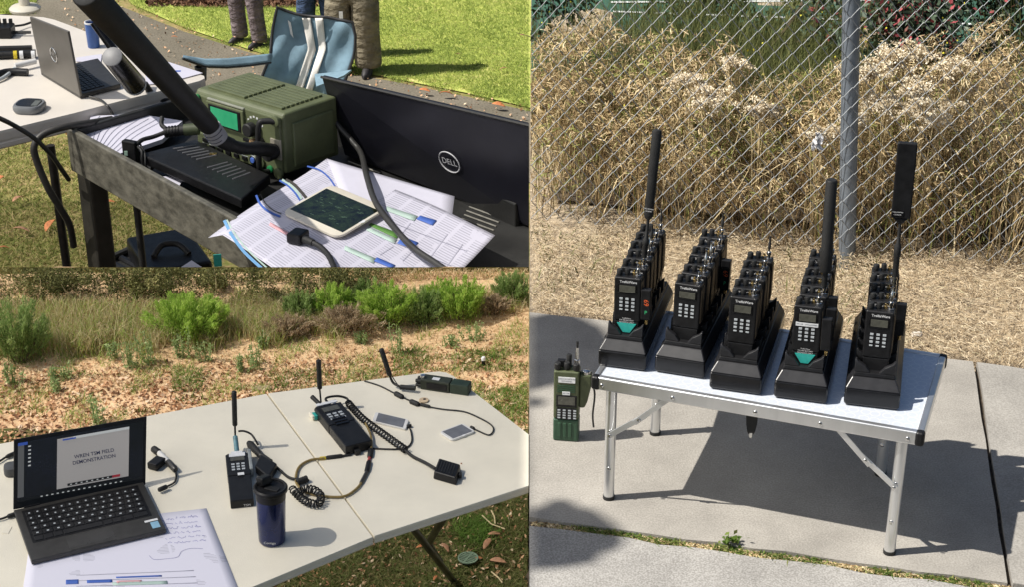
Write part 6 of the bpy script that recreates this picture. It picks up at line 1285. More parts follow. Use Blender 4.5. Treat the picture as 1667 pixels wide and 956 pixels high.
# ---- paper stack under the cables (left of the tray)
fan = [(148, 188), (227, 185), (297, 196), (264, 226), (196, 249), (138, 219)]
q_ = [P(x, y, RZ - .035) for x, y in fan]; b = MB(); b.hexa([x - Vector((0, 0, .02)) for x in q_], q_); o = b.build('paper_stack', M['paper_plain']); tag(o, 'fanned stack of white papers at the left end of the cart tray', 'paper stack')
for k_ in range(9):
    f = k_ / 9; p0q, p1q = q_[5].lerp(q_[4], .15 + f * .85), q_[0].lerp(q_[2], .1 + .8 * f); b = MB(); b.tube(spline([p0q + Vector((0, 0, .002)), p0q.lerp(p1q, .5) + Vector((-.02, 0, .002)), p1q + Vector((0, 0, .002))], 5), .0012, 4); b.build('sheet_edge', M['ink_line'], o)
q_ = [P(262, 288, FZ + .03), P(302, 285, FZ + .03), P(292, 303, FZ + .03), P(274, 300, FZ + .03)]; b = MB(); b.hexa(q_, [x + Vector((0, 0, .003)) for x in q_]); tag(b.build('paper_scrap', M['paper_plain']), 'small piece of white paper in front of the black amplifier', 'paper')

# ---- black amplifier plate
M['slot_dark'] = mat('slot_grey', (.17, .17, .18), .5)
am = thing('amplifier', 'flat black vented amplifier in front of the green radio', 'amplifier', (0, 0, 0)); AZ = RZ - .005
aq = [P(228, 250, AZ), P(393, 324, AZ), P(440, 284, AZ), P(318, 226, AZ)]
b = MB(); b.hexa([x - Vector((0, 0, .042)) for x in aq], aq); b.build('case', M['black_plastic'], am, bevel=.006)
for (u0, n_, v0, v1) in ((.06, 6, .50, .86), (.50, 6, .42, .80)):
    for k_ in range(n_):
        u = u0 + k_ * .055; b = MB(); b.tube([bil(aq, u, v0) + Vector((0, 0, .0005)), bil(aq, u + .05, v1) * 1 + Vector((0, 0, .0005))], .0035, 5); b.build('vent_slot', M['slot_dark'], am)
b = MB(); q0 = P(213, 246, AZ); b.box(q0 + Vector((0, 0, .0)), (.07, .03, .10), Matrix.Rotation(R(-25), 4, 'Z')); b.build('end_bracket', M['black_plastic'], am, bevel=.005)
b = MB(); b.box(P(205, 249, AZ + .012), (.014, .004, .02)); b.build('green_label', mat('pale_green_label', (.35, .5, .4), .5), am)
b = MB(); b.box(P(347, 250, AZ + .004), (.03, .012, .006)); b.build('brass_latch', M['brass'], am)
b = MB(); b.tube(spline([P(222, 236, AZ + .03), P(231, 246, AZ + .02), P(232, 262, AZ - .02), P(242, 276, AZ - .06), P(250, 270, AZ - .04), P(246, 264, AZ - .03)], 5), .007, 8); b.tube(spline([P(228, 234, AZ + .03), P(236, 250, AZ + .01), P(237, 268, AZ - .03), P(240, 274, AZ - .05)], 5), .005, 8); b.build('wires', M['black_rubber'], am, smooth=60)

# ---- green manpack radio
mp = thing('manpack_radio', 'green military manpack radio with lit green screen in the cart tray', 'radio', (0, 0, 0))
M['mil'] = mat('military_green', (.125, .145, .072), .5, var=.12, scale=14, bump=.12, bscale=260); M['mil_dark'] = mat('military_green_dark', (.06, .075, .035), .55, var=.15, scale=14)
ZB = RZ - .055
f0, f1, b1 = P(325, 238, ZB), P(466, 284, ZB), P(553, 252, ZB); b0 = f0 + (b1 - f1)
hM = None
tf0 = PD(317, 141, f0.y + .02); tf1 = PD(455, 183, f1.y + .02); HT = ((tf0.z + tf1.z) / 2 - ZB); 
tz = Vector((0, 0, 1))
F_ = [f0, f1, f1 + tz * HT, f0 + tz * HT]      # front face
def chamf(h, i): return [f0 + (b0 - f0) * i + tz * h, f1 + (b1 - f1) * i + tz * h, b1 + tz * h, b0 + tz * h]
b = MB(); b.loft([chamf(0, 0), chamf(HT * .93, 0), chamf(HT, .035)]); b.build('case', M['mil'], mp, bevel=.012, seg=3)
nf = (f1 - f0).cross(tz).normalized(); fu = (f1 - f0).normalized()
def fp(u, v, w=0.0): return bil(F_, u, v) + nf * w
def fbox(name, u0, v0, u1, v1, w0, w1, m, bevel=.002):
    b = MB(); b.hexa([fp(u0, v0, w0), fp(u1, v0, w0), fp(u1, v1, w0), fp(u0, v1, w0)], [fp(u0, v0, w1), fp(u1, v0, w1), fp(u1, v1, w1), fp(u0, v1, w1)]); return b.build(name, m, mp, bevel)
for k_ in range(9):                          # cooling fins on the top
    for (s0, s1) in ((.08, .50), (.54, .92)):
        t_ = .12 + k_ * .085; a_ = f0.lerp(f1, s0) + (b0 - f0) * t_ ; c_ = f0.lerp(f1, s1) + (b0 - f0) * t_; d_ = (b0 - f0).normalized() * .02
        b = MB(); b.hexa([a_ + tz * (HT - .002), c_ + tz * (HT - .002), c_ + d_ + tz * (HT - .002), a_ + d_ + tz * (HT - .002)], [a_ + tz * (HT + .010), c_ + tz * (HT + .010), c_ + d_ + tz * (HT + .010), a_ + d_ + tz * (HT + .010)]); b.build('cooling_fin', M['mil'], mp, bevel=.002)
fbox('front_panel', .02, .03, .98, .94, -.004, .014, M['mil'], .006)
fbox('screen_bezel', .175, .50, .60, .90, .010, .026, M['mil'], .004); fbox('screen_frame', .205, .53, .57, .865, .02, .029, M['black_plastic'])
M['lcd_green'] = mat('green_display', (.02, .30, .13), .3, var=.25, scale=14)
lm, lnt, lb = _nt('green_display_lit'); lno = lnt.nodes.new('ShaderNodeTexNoise'); lno.inputs['Scale'].default_value = 16; ltc = lnt.nodes.new('ShaderNodeTexCoord'); lnt.links.new(ltc.outputs['Object'], lno.inputs['Vector']); lrp = lnt.nodes.new('ShaderNodeValToRGB'); lrp.color_ramp.elements[0].color = (.012, .20, .09, 1); lrp.color_ramp.elements[1].color = (.05, .36, .17, 1); lnt.links.new(lno.outputs['Fac'], lrp.inputs[0]); lnt.links.new(lrp.outputs[0], lb.inputs['Base Color']); lnt.links.new(lrp.outputs[0], lb.inputs['Emission Color']); lb.inputs['Emission Strength'].default_value = .35; lb.inputs['Roughness'].default_value = .25
fbox('screen', .235, .56, .54, .83, .024, .031, lm, 0)
fbox('top_highlight_strip', .18, .91, .60, .945, .008, .022, mat('edge_highlight', (.3, .31, .25), .4), .003)  # pale strip stands in for light caught on the bezel's top edge
fbox('lower_panel', .03, .02, .66, .30, .010, .022, M['mil'], .004)
for k_ in range(6): fbox('panel_key', .08 + k_ * .095, .075, .135 + k_ * .095, .135, .02, .028, M['black_plastic'], .001)
for k_ in range(5): fbox('panel_key', .10 + k_ * .095, .17, .155 + k_ * .095, .23, .02, .028, M['black_plastic'], .001)
for u, v in ((.58, .40), (.58, .32), (.63, .40)): fbox('panel_key', u, v, u + .05, v + .05, .012, .026, M['black_plastic'], .001)
fbox('key_legends', .09, .14, .62, .148, .02, .0225, M['grey_key'], 0); fbox('key_legends', .12, .24, .60, .246, .02, .0225, M['grey_key'], 0)
MF = Matrix((fu, tz, nf)).transposed().to_4x4()
def fknob(name, u, v, r_, l_, m, w=.012, par=None):
    b = MB(); b.lathe([(0, 0), (r_ * .8, 0), (r_ * .82, l_ * .25), (r_, l_ * .3), (r_, l_ * .9), (r_ * .85, l_), (0, l_)], n=16, M=MF); o = b.build(name, m, par or mp, smooth=40); o.location = fp(u, v, w); return o
fknob('selector_knob', .70, .66, .030, .05, M['black_rubber']); fknob('selector_skirt', .70, .66, .042, .012, M['mil_dark'])
for k_ in range(7):
    a_ = R(20 + k_ * 25); fbox('dial_mark', .70 + .085 * math.cos(a_), .66 + .17 * math.sin(a_), .72 + .085 * math.cos(a_), .69 + .17 * math.sin(a_), .012, .0155, M['sticker'], 0)
fknob('audio_port', .70, .43, .017, .025, mat('tan_port', (.5, .32, .16), .5)); fknob('port_cap', .78, .47, .020, .03, M['black_rubber'])
fknob('data_port', .68, .12, .022, .016, M['silver']); fknob('data_core', .68, .12, .013, .02, M['ink_blue']); fknob('data_port', .76, .11, .022, .014, M['mil_dark'])
fknob('green_button', .86, .05, .016, .014, mat('green_button', (.02, .25, .08), .4)); fknob('green_button', .07, .90, .014, .014, mat('green_button_dark', (.03, .2, .06), .4))
fknob('left_port', .10, .72, .024, .03, M['lap_grey']); fknob('left_port', .09, .55, .018, .025, M['silver'])
fbox('antenna_plate', .875, .25, .985, .58, .008, .018, M['brass_plate'] if 'brass_plate' in M else mat('cream_plate', (.45, .42, .34), .4, metal=.3), .002)
for u in (.865,):                            # black carry handle
    b = MB(); b.tube(spline([fp(.985, .88, .01), fp(.90, .90, .05), fp(.865, .84, .07), fp(.855, .45, .075), fp(.845, .08, .07), fp(.86, .02, .03)], 6), .013, 10); b.build('carry_handle', M['black_rubber'], mp, smooth=60)
for v in (.90, .03): fknob('handle_boss', .96, v, .024, .02, M['mil'])
# side face panel
s0_, s1_ = f1, b1; sn = (b1 - f1).cross(tz).normalized()
sq4 = [f1, b1, b1 + tz * HT, f1 + tz * HT]
def sp(u, v, w=0): return bil(sq4, u, v) + sn * w
b = MB(); b.hexa([sp(.14, .08, 0), sp(.9, .08, 0), sp(.9, .82, 0), sp(.14, .82, 0)], [sp(.15, .1, .012), sp(.88, .1, .012), sp(.88, .8, .012), sp(.15, .8, .012)]); b.build('side_panel', M['mil'], mp, bevel=.004)
for u, v in ((.04, .93), (.05, .06)):
    b = MB(); b.lathe([(0, 0), (.010, 0), (.010, .006), (0, .006)], n=10, M=Matrix((fu, tz, nf)).transposed().to_4x4()); o = b.build('screw', M['mil_dark'], mp); o.location = fp(.94, v, .014)
# antenna with gooseneck, part of the radio
ya = fp(.9, .4, .1)
an0, an1 = PD(343, 206, ya.y - .25), PD(140, -14, ya.y - .95)
b = MB(); b.tube([an0, an0.lerp(an1, .02), an0.lerp(an1, .995), an1.lerp(an0, -.0)], [.036, .041, .056, .05], 20); b.build('antenna_rod', M['black_rubber'], mp, smooth=50)
g0 = PD(357, 226, ya.y - .22)
b = MB(); b.tube([an0.lerp(an1, -.005), an0.lerp(g0, .95)], [.040, .040], 18); b.build('antenna_label', mat('grey_sleeve', (.36, .36, .38), .5, var=.08, scale=20), mp, smooth=50)
for k_ in range(3):
    b = MB(); c_ = an0.lerp(g0, .25 + .25 * k_); d_ = (g0 - an0).normalized(); aa = d_.cross(Vector((0, 1, 0))).normalized(); bb_ = d_.cross(aa); pts = [c_ + (aa * math.cos(t_) + bb_ * math.sin(t_)) * .0415 for t_ in [R(x) for x in range(20 + 20 * k_, 200 + 30 * k_, 20)]] ; b.tube(pts, .0016, 4); b.build('sleeve_print', M['dark_print'], mp)
b = MB(); b.tube(spline([g0, PD(372, 234, ya.y - .2), PD(395, 241, ya.y - .14), PD(420, 241, ya.y - .06), fp(.93, .40, .03)], 6), [.030] * 8 + [.026] * 9 + [.030] * 8, 12); b.build('gooseneck', M['black_rubber'], mp, smooth=60)
fknob('antenna_plug', .93, .40, .036, .06, M['black_rubber'], .016)

# second, short antenna with silver cap standing behind
ys = P(240, 170, RZ).y + .15
sa = thing('short_antenna', 'short thick black antenna with silver end cap left of the long antenna', 'antenna', (0, 0, 0))
c0, c1 = PD(183, 92, ys - .30), PD(219, 136, ys - .08)
b = MB(); b.tube([c1, c0], [.052, .046], 20); b.build('tube', M['black_gloss'], sa, smooth=50)
b = MB(); d_ = (c0 - c1).normalized(); b.tube([c0 + d_ * .0005, c0 + d_ * .004, c0 + d_ * .006], [.0465, .046, .043], 20); b.build('silver_cap', mat('silver_cap', (.22, .22, .225), .5, metal=.1, var=.06, scale=40), sa, smooth=40)
b = MB(); b.tube([PD(152, 36, ys + .05), PD(186, 82, ys + .02), PD(205, 105, ys)], [.018, .020, .020], 12); b.build('whip', M['black_gloss'], sa, smooth=50)
b = MB(); b.tube([c1, c1 - d_ * .02], [.054, .05], 20); b.build('clear_collar', M['grey_key'], sa, smooth=50)
for pts, r_ in (([(217, 146, 0), (222, 165, .02), (240, 178, .02), (262, 181, .03), (285, 182, .05)], .021), ([(236, 136, .02), (247, 152, .05), (258, 160, .05), (280, 163, .08), (300, 163, .1)], .016), ([(300, 178, .06), (285, 182, .05)], .03)):
    b = MB(); b.tube(spline([PD(x, y, ys + dy_) for x, y, dy_ in pts], 6), r_, 10); b.build('cable', M['black_rubber'], sa, smooth=60)
# thick cable leaving the tray and hanging down
tk = thing('thick_cable', 'thick dark cable with white tape looping over the cart corner', 'cable', (0, 0, 0)); yk = P(110, 205, RZ).y - .08
path = [PD(302, 184, ys + .02), PD(262, 185, ys - .02), PD(200, 191, ys - .12), PD(150, 199, yk + .12), PD(105, 206, yk), PD(72, 217, yk - .05), PD(56, 236, yk - .08), PD(60, 262, yk - .08), PD(78, 305, yk - .08), PD(96, 335, yk - .06), PD(113, 365, yk - .02), PD(120, 400, yk + .03)]
b = MB(); b.tube(spline(path, 6), .016, 10); b.build('cord', M['cable_grey'] if 'cable_grey' in M else mat('dark_cable', (.045, .042, .038), .5, var=.15, scale=30), tk, smooth=60)
b = MB(); b.tube([PD(181, 193.5, ys - .15), PD(211, 189.5, ys - .1)], .0195, 12); b.build('white_tape', M['sticker'], tk, smooth=50)
b = MB(); b.tube(spline([PD(302, 184, ys + .02), PD(290, 183, ys), PD(280, 184.5, ys)], 3), .024, 12); b.build('plug', M['black_plastic'], tk, smooth=50)
b = MB(); b.tube(spline([PD(-10, 188, yk - .3), PD(20, 202, yk - .2), PD(55, 224, yk - .16), PD(82, 250, yk - .1), PD(100, 275, yk - .05), PD(112, 292, yk)], 6), .011, 8); tag(b.build('thin_cable', M['lap_grey'], smooth=60), 'thinner dark cable crossing the white table edge to the cart', 'cable')
# audio connector lying on the amplifier
ac = thing('audio_connector', 'black ribbed connector with olive collar lying on the amplifier', 'connector', (0, 0, 0)); yc = aq[3].y - .08
b = MB(); b.tube([PD(268, 215, yc), PD(300, 211, yc)], .022, 14); b.build('ribbed_grip', M['black_rubber'], ac, smooth=50)
for k_ in range(5):
    b = MB(); x = 270 + k_ * 5; b.tube([PD(x, 214.6 - k_ * .6, yc), PD(x + 2.4, 214.3 - k_ * .6, yc)], .025, 14); b.build('grip_ring', M['black_plastic'], ac, smooth=50)
b = MB(); b.tube([PD(300, 211, yc), PD(324, 209, yc)], .026, 14); b.build('olive_collar', M['mil_dark'], ac, smooth=50)
b = MB(); b.tube(spline([PD(268, 215, yc), PD(250, 222, yc - .02), PD(232, 227, yc - .05), PD(222, 235, yc - .08)], 6), .010, 8); b.build('cord', M['black_rubber'], ac, smooth=60)
b = MB(); b.tube(spline([PD(264, 190, yc + .05), PD(263, 202, yc + .02), PD(270, 209, yc)], 5), .010, 8); b.build('lead', M['black_rubber'], ac, smooth=60)

# ---- papers in front with phone
PZ = RZ + .012
pq = [P(338, 374, PZ), P(620, 560, PZ), P(806, 388, PZ), P(532, 258, PZ)]
def pap2(u, v):
    p = bil(pq, u, v); z = .010 * math.sin(v * 5 + u * 2) + .006 * math.sin(u * 7 - v * 3)
    z += -.05 * max(0, .10 - u) / .10 * (1 - v) ; z += .02 * max(0, .3 - u) * (1 - v)
    return Vector((p.x, p.y, PZ + .012 + z))
M['paper2'] = print_mat('printed_plan', (.62, .61, .71), 58, .62, (.26, .26, .32))
pp = paper_sheet('printed_plan', pap2, 40, 30, M['paper2'], None, .0012); tag(pp, 'large printed schedule sheet with coloured bars under the white phone', 'paper')
pq3 = [P(560, 330, PZ), P(735, 360, PZ), P(740, 325, PZ), P(532, 259, PZ)]
def pap3(u, v): p = bil(pq3, u, v); return Vector((p.x, p.y, PZ + .004 + .012 * u * v))
tag(paper_sheet('plain_sheet', pap3, 10, 10, M['paper_plain'], None, .0012), 'plain white sheet sticking out behind the printed schedule', 'paper')
def on_plan(x, y, lift=.0028):               # the point of the sheet seen at x, y
    z = PZ + .012; u = v = .5
    for _ in range(5):
        p = P(x, y, z)
        for _k in range(8):
            q = bil(pq, u, v) - p; du = (pq[1] - pq[0]) * (1 - v) + (pq[2] - pq[3]) * v; dv_ = (pq[3] - pq[0]) * (1 - u) + (pq[2] - pq[1]) * u; det = du.x * dv_.y - du.y * dv_.x
            u -= (q.x * dv_.y - q.y * dv_.x) / det; v -= (du.x * q.y - du.y * q.x) / det
        z = pap2(min(1, max(0, u)), min(1, max(0, v))).z
    return P(x, y, z + lift)
def pquad(c4, m, n_=5, name='printed_bar'):
    c4 = [Vector((x, y, 0)) for x, y in c4]; return paper_sheet(name, lambda a, c: (lambda r_: on_plan(r_.x, r_.y))(bil(c4, a, c)), n_, 2, m, pp, .0003)
def pband(c, w, m):                          # a printed curve
    L_ = spline([Vector((x, y, 0)) for x, y in c], 5); b = MB(); V0 = []
    for i, p in enumerate(L_):
        t_ = (L_[min(i + 1, len(L_) - 1)] - L_[max(i - 1, 0)]).normalized(); nn_ = Vector((-t_.y, t_.x, 0)) * (w / 2); V0 += [on_plan(p.x + nn_.x, p.y + nn_.y), on_plan(p.x - nn_.x, p.y - nn_.y)]
    b.add(V0, [[2 * i, 2 * i + 1, 2 * i + 3, 2 * i + 2] for i in range(len(L_) - 1)]); return b.build('printed_band', m, pp)
for c4, m in (([(678, 356), (704, 366), (711, 358), (684, 350)], 'ink_blue'), ([(646, 396), (674, 404), (681, 394), (655, 384)], 'ink_blue'), ([(608, 424), (638, 436), (644, 431), (614, 418)], 'ink_blue'), ([(600, 366), (646, 388), (650, 379), (604, 362)], 'ink_green'), ([(596, 374), (642, 396), (646, 389), (600, 368)], 'ink_pale'), ([(628, 342), (674, 359), (680, 351), (630, 335)], 'ink_pale'), ([(560, 406), (608, 428), (612, 420), (562, 399)], 'ink_pale'), ([(438, 366), (474, 386), (476, 381), (440, 361)], 'ink_pink')): pquad(c4, M[m])
for c, w, m in (([(365, 358), (378, 383), (398, 410), (428, 438)], 5, 'ink_sky'), ([(369, 357), (383, 381), (404, 407), (434, 435)], 2.5, 'ink_pale'), ([(417, 317), (424, 332), (438, 344), (456, 352)], 3.5, 'ink_blue'), ([(455, 293), (468, 301), (480, 313), (488, 325)], 3, 'ink_blue'), ([(459, 292), (472, 300), (484, 312), (491, 323)], 4, 'ink_pale'), ([(465, 292), (478, 299), (489, 310), (498, 321)], 5, 'ink_dark'), ([(424, 315), (432, 330), (446, 342), (458, 347)], 1.5, 'ink_dark'), ([(500, 270), (520, 276), (535, 288), (545, 302)], 2.5, 'ink_blue'), ([(655, 378), (668, 362)], .8, 'ink_line'), ([(700, 418), (728, 380)], .8, 'ink_line'), ([(726, 434), (753, 396)], .8, 'ink_line'), ([(618, 414), (640, 400)], .8, 'ink_line'), ([(655, 424), (680, 398)], .8, 'ink_line'), ([(640, 362), (760, 408)], .7, 'ink_line'), ([(620, 385), (735, 432)], .7, 'ink_line')): pband(c, w, M[m])
b = MB(); q0 = P(355, 412, RZ - .03); b.box(q0 + Vector((0, -.02, -.02)), (.03, .004, .05), Matrix.Rotation(R(10), 4, 'Z')); tag(b.build('teal_tab', M['teal_sticker']), 'small teal tab hanging below the printed schedule', 'tab')
M['phone_dark'] = mat('phone_screen_dark', (.008, .010, .008), .08, var=.8, scale=40, rvar=0, col2=(.02, .035, .012)); M['phone_cream'] = mat('phone_cream', (.74, .69, .58), .3, var=.04, scale=20)
ph, plx, ply, psh = phone('white smartphone with dark map screen lying on the printed schedule', ((456, 347), (553, 392), (628, 340), (541, 305)), M['phone_cream'], M['phone_dark'], PZ + .028, .011, margin=(.035, .13))
ph.children[2].location = (-plx * .455, 0, 0) if False else (0, 0, 0)
dots = MB(); rs = random.Random(3)
for k_ in range(26):
    u, v = rs.uniform(-.36, .36), rs.uniform(-.30, .22); dots.box((u * plx + v * ply * psh, v * ply, .0118), (.012 + rs.random() * .012, .004, .0004))
tag(dots.build('map_marks', flat('map_marks', (.05, .085, .06), .4, 0, .1), ph), kind='stuff')
uk = thing('phone_usb_cable', 'black USB plug and cable at the white phone on the schedule', 'cable', (0, 0, 0))
b = MB(); b.box(P(485, 384, PZ + .05), (.06, .075, .04), Matrix.Rotation(R(-24), 4, 'Z')); b.build('plug', M['black_plastic'], uk, bevel=.008)
b = MB(); b.tube([P(496, 389, PZ + .05), P(510, 395, PZ + .05)], [.017, .013], 10); b.build('strain_relief', M['black_rubber'], uk, smooth=50)
b = MB(); b.tube(spline([P(508, 394, PZ + .05), P(522, 402, PZ + .045), P(535, 416, PZ + .04), P(544, 436, PZ + .04), P(546, 452, PZ + .03)], 6), .011, 10); b.build('cord', M['black_rubber'], uk, smooth=60)
lc = thing('laptop_cable', 'long black cable curving from the green radio across the schedule', 'cable', (0, 0, 0))
b = MB(); b.tube(spline([PD(533, 172, b1.y + .05), PD(548, 200, b1.y), PD(572, 228, b1.y - .05), PD(588, 250, b1.y - .15), P(598, 290, PZ + .06), P(612, 330, PZ + .055), P(640, 368, PZ + .05), P(672, 402, PZ + .04), P(705, 425, PZ + .035), P(735, 445, PZ + .03)], 7), .0125, 10); b.build('cord', M['cable_grey'] if 'cable_grey' in M else mat('dark_cable_b', (.035, .034, .032), .5, var=.15, scale=30), lc, smooth=60)

# ---- black laptop with its lid towards us
M['logo'] = mat('pale_logo', (.55, .55, .57), .4, var=.05)
bl = thing('laptop', 'black laptop with round logo on its lid standing in the cart', 'laptop', (0, 0, 0)); M['lap_black'] = mat('laptop_black', (.010, .010, .015), .38, var=.2, scale=5, spec=.4, rvar=.1)
l0, l1 = P(561, 252, FZ + .01), P(905, 386, FZ + .01)
t0_, t1_ = PD(523, 124, l0.y - .06), PD(905, 213, l1.y - .06)
lq = [l0, l1, t1_, t0_]; ln = (l1 - l0).cross(t0_ - l0).normalized()
if ln.y > 0: ln = -ln
b = MB(); b.hexa(lq, [x - ln * .018 for x in lq]); o = b.build('lid', M['lap_black'], bl, bevel=.005); trim_left(o)
b = MB(); b.tube([bil(lq, .0, 1.0) + ln * .001 - (t0_ - l0) * .004, bil(lq, 1, 1) + ln * .001 - (t1_ - l1) * .004], .006, 6); o = b.build('lid_edge', M['lap_grey'], bl); trim_left(o)
hd_ = Vector((-ln.x, -ln.y, 0)).normalized(); bq = [l0 + hd_ * .01, l1 + hd_ * .01, l1 + hd_ * .5, l0 + hd_ * .5]; b = MB(); b.hexa(bq, [x + tz * .03 for x in bq]); o = b.build('base', M['lap_black'], bl); trim_left(o)
lx_ = (lq[1] - lq[0] + lq[2] - lq[3]).normalized(); lyv = ln.cross(lx_); lyv = lyv if lyv.z > 0 else -lyv
d = ray(732, 263); t = (l0 - Vector((0, 0, CAMZ))).dot(ln) / d.dot(ln); lc0 = Vector((0, 0, CAMZ)) + d * t + ln * .002
logo_ring(bl, lc0, lx_, lyv, .058, .048, .0028, M['logo']); text_on('DELL', .039, M['logo'], bl, lc0, lx_, lyv)

# ---- camp chair
yc0 = 10.95
ch = thing('camping_chair', 'blue folding camping chair with two white stripes behind the cart', 'chair', (P(500, 90, LG).x * 0 + PD(500, 130, yc0).x, yc0, LG)); co = Vector(ch.location)
M['chair_blue'] = mat('chair_fabric', (.19, .29, .36), .95, var=.22, scale=5, bump=.9, bscale=18, spec=.08); M['chair_white'] = mat('chair_stripe', (.74, .71, .66), .8, var=.06, scale=20, bump=.4, bscale=60); M['chair_trim'] = mat('chair_trim', (.02, .02, .022), .6)
def ipol(tab, v): return float(np.interp(v, [t[0] for t in tab], [t[1] for t in tab]))
def back_px(x, y):
    v = min(1, max(0, (150 - y) / 130)); u = min(1, max(0, (x - 424) / 154)); dep = yc0 + .07 * math.sin(math.pi * u) * (1 - .4 * v) + .10 * v + .012 * math.sin(u * 9 + v * 5) + .016 * math.sin(v * 9 + u * 4) + .008 * math.sin(u * 23 - v * 11)
    return PD(x, y, dep) - co
CHL, CHR = [(0, 418), (.18, 426), (.42, 440), (.72, 443), (1, 451)], [(0, 545), (.3, 562), (.62, 577), (.82, 579), (1, 574)]
def back_pt(u, v):
    yl, yr = 150 - v * 139, 172 - v * 136; x = ipol(CHL, v) * (1 - u) + ipol(CHR, v) * u; y = yl * (1 - u) + yr * u + 5 * v ** 3 * math.sin(math.pi * min(1, u * 1.6)) ** 1
    return back_px(x, y)
paper_sheet('back_panel', back_pt, 28, 24, M['chair_blue'], ch, .006)
for (lt_, rt_) in (([(151, 478), (78, 502), (26, 491.5)], [(151, 491), (79.5, 514.5), (26, 505)]), ([(151, 496), (78, 519.5), (27, 513)], [(151, 507), (78, 531), (28, 526)])):
    def st(a, c, lt_=lt_, rt_=rt_):
        y = 151 - c * 123; xl = float(np.interp(-y, [-t[0] for t in lt_], [t[1] for t in lt_])); xr = float(np.interp(-y, [-t[0] for t in rt_], [t[1] for t in rt_])); return back_px(xl * (1 - a) + xr * a, y) + Vector((0, -.012, 0))
    paper_sheet('stripe', st, 4, 26, M['chair_white'], ch, .002)
edge_pts = [back_pt(0, v / 12) for v in range(13)] + [back_pt(u / 12, 1) for u in range(1, 13)] + [back_pt(1, 1 - v / 12) for v in range(1, 13)]
b = MB(); b.tube(edge_pts, .010, 6); b.build('piping', M['chair_trim'], ch, smooth=60)
def arm(a, c): 
    x = 297 + (441 - 297) * a; top = [92, 97, 96, 92, 88]; bot = [95, 108, 109, 106, 101]; i = a * 4; k_ = min(int(i), 3); f = i - k_; y = (top[k_] + (top[k_ + 1] - top[k_]) * f) * (1 - c) + (bot[k_] + (bot[k_ + 1] - bot[k_]) * f) * c
    return PD(x, y, yc0 - .55 + .5 * a - .06 * c) - co
paper_sheet('arm_rest', arm, 16, 4, M['chair_blue'], ch, .012)
b = MB(); b.tube([arm(a / 10, 1.02) for a in range(11)], .008, 6); b.build('arm_piping', M['chair_trim'], ch, smooth=60)
b = MB(); p_ = PD(327, 115, yc0 - .48) - co; b.lathe([(.035, .03), (.04, .03), (.032, -.06), (.0, -.06), (0, -.055), (.03, -.055), (.035, .03)], p_, 14); b.build('cup_holder', M['chair_trim'], ch, smooth=50)
seat = [PD(424, 134, yc0) - co, PD(548, 160, yc0) - co, PD(548, 160, yc0) - co + Vector((.02, -.5, -.06)), PD(424, 134, yc0) - co + Vector((-.06, -.5, -.02))]; b = MB(); b.hexa(seat, [x + Vector((0, 0, -.012)) for x in seat]); b.build('seat', M['chair_blue'], ch)
seat2 = [PD(512, 120, yc0 - .1) - co, PD(572, 113, yc0 - .05) - co, PD(560, 122, yc0 - .2) - co, PD(515, 140, yc0 - .3) - co]; b = MB(); b.hexa(seat2, [x + Vector((0, 0, -.012)) for x in seat2]); b.build('arm_rest', M['chair_blue'], ch)
for i, sx in enumerate((seat[0], seat[1], seat[2], seat[3])):
    b = MB(); b.tube([sx, Vector((sx.x, sx.y, .0))], .012, 8); b.build('leg', M['chair_trim'], ch, smooth=50)
b = MB(); b.tube([PD(322, 112, yc0 - .5) - co, Vector(((PD(322, 112, yc0 - .5) - co).x + .1, -.3, 0))], .012, 8); b.build('leg', M['alu'], ch, smooth=50)
lg0 = back_pt(.20, .86); b = MB(); q_ = [back_pt(.16, .90), back_pt(.20, .88), back_pt(.26, .70), back_pt(.22, .74)]; b.hexa([x + Vector((0, -.006, 0)) for x in q_], [x + Vector((0, -.009, 0)) for x in q_]); b.build('print_mark', M['sticker'], ch)

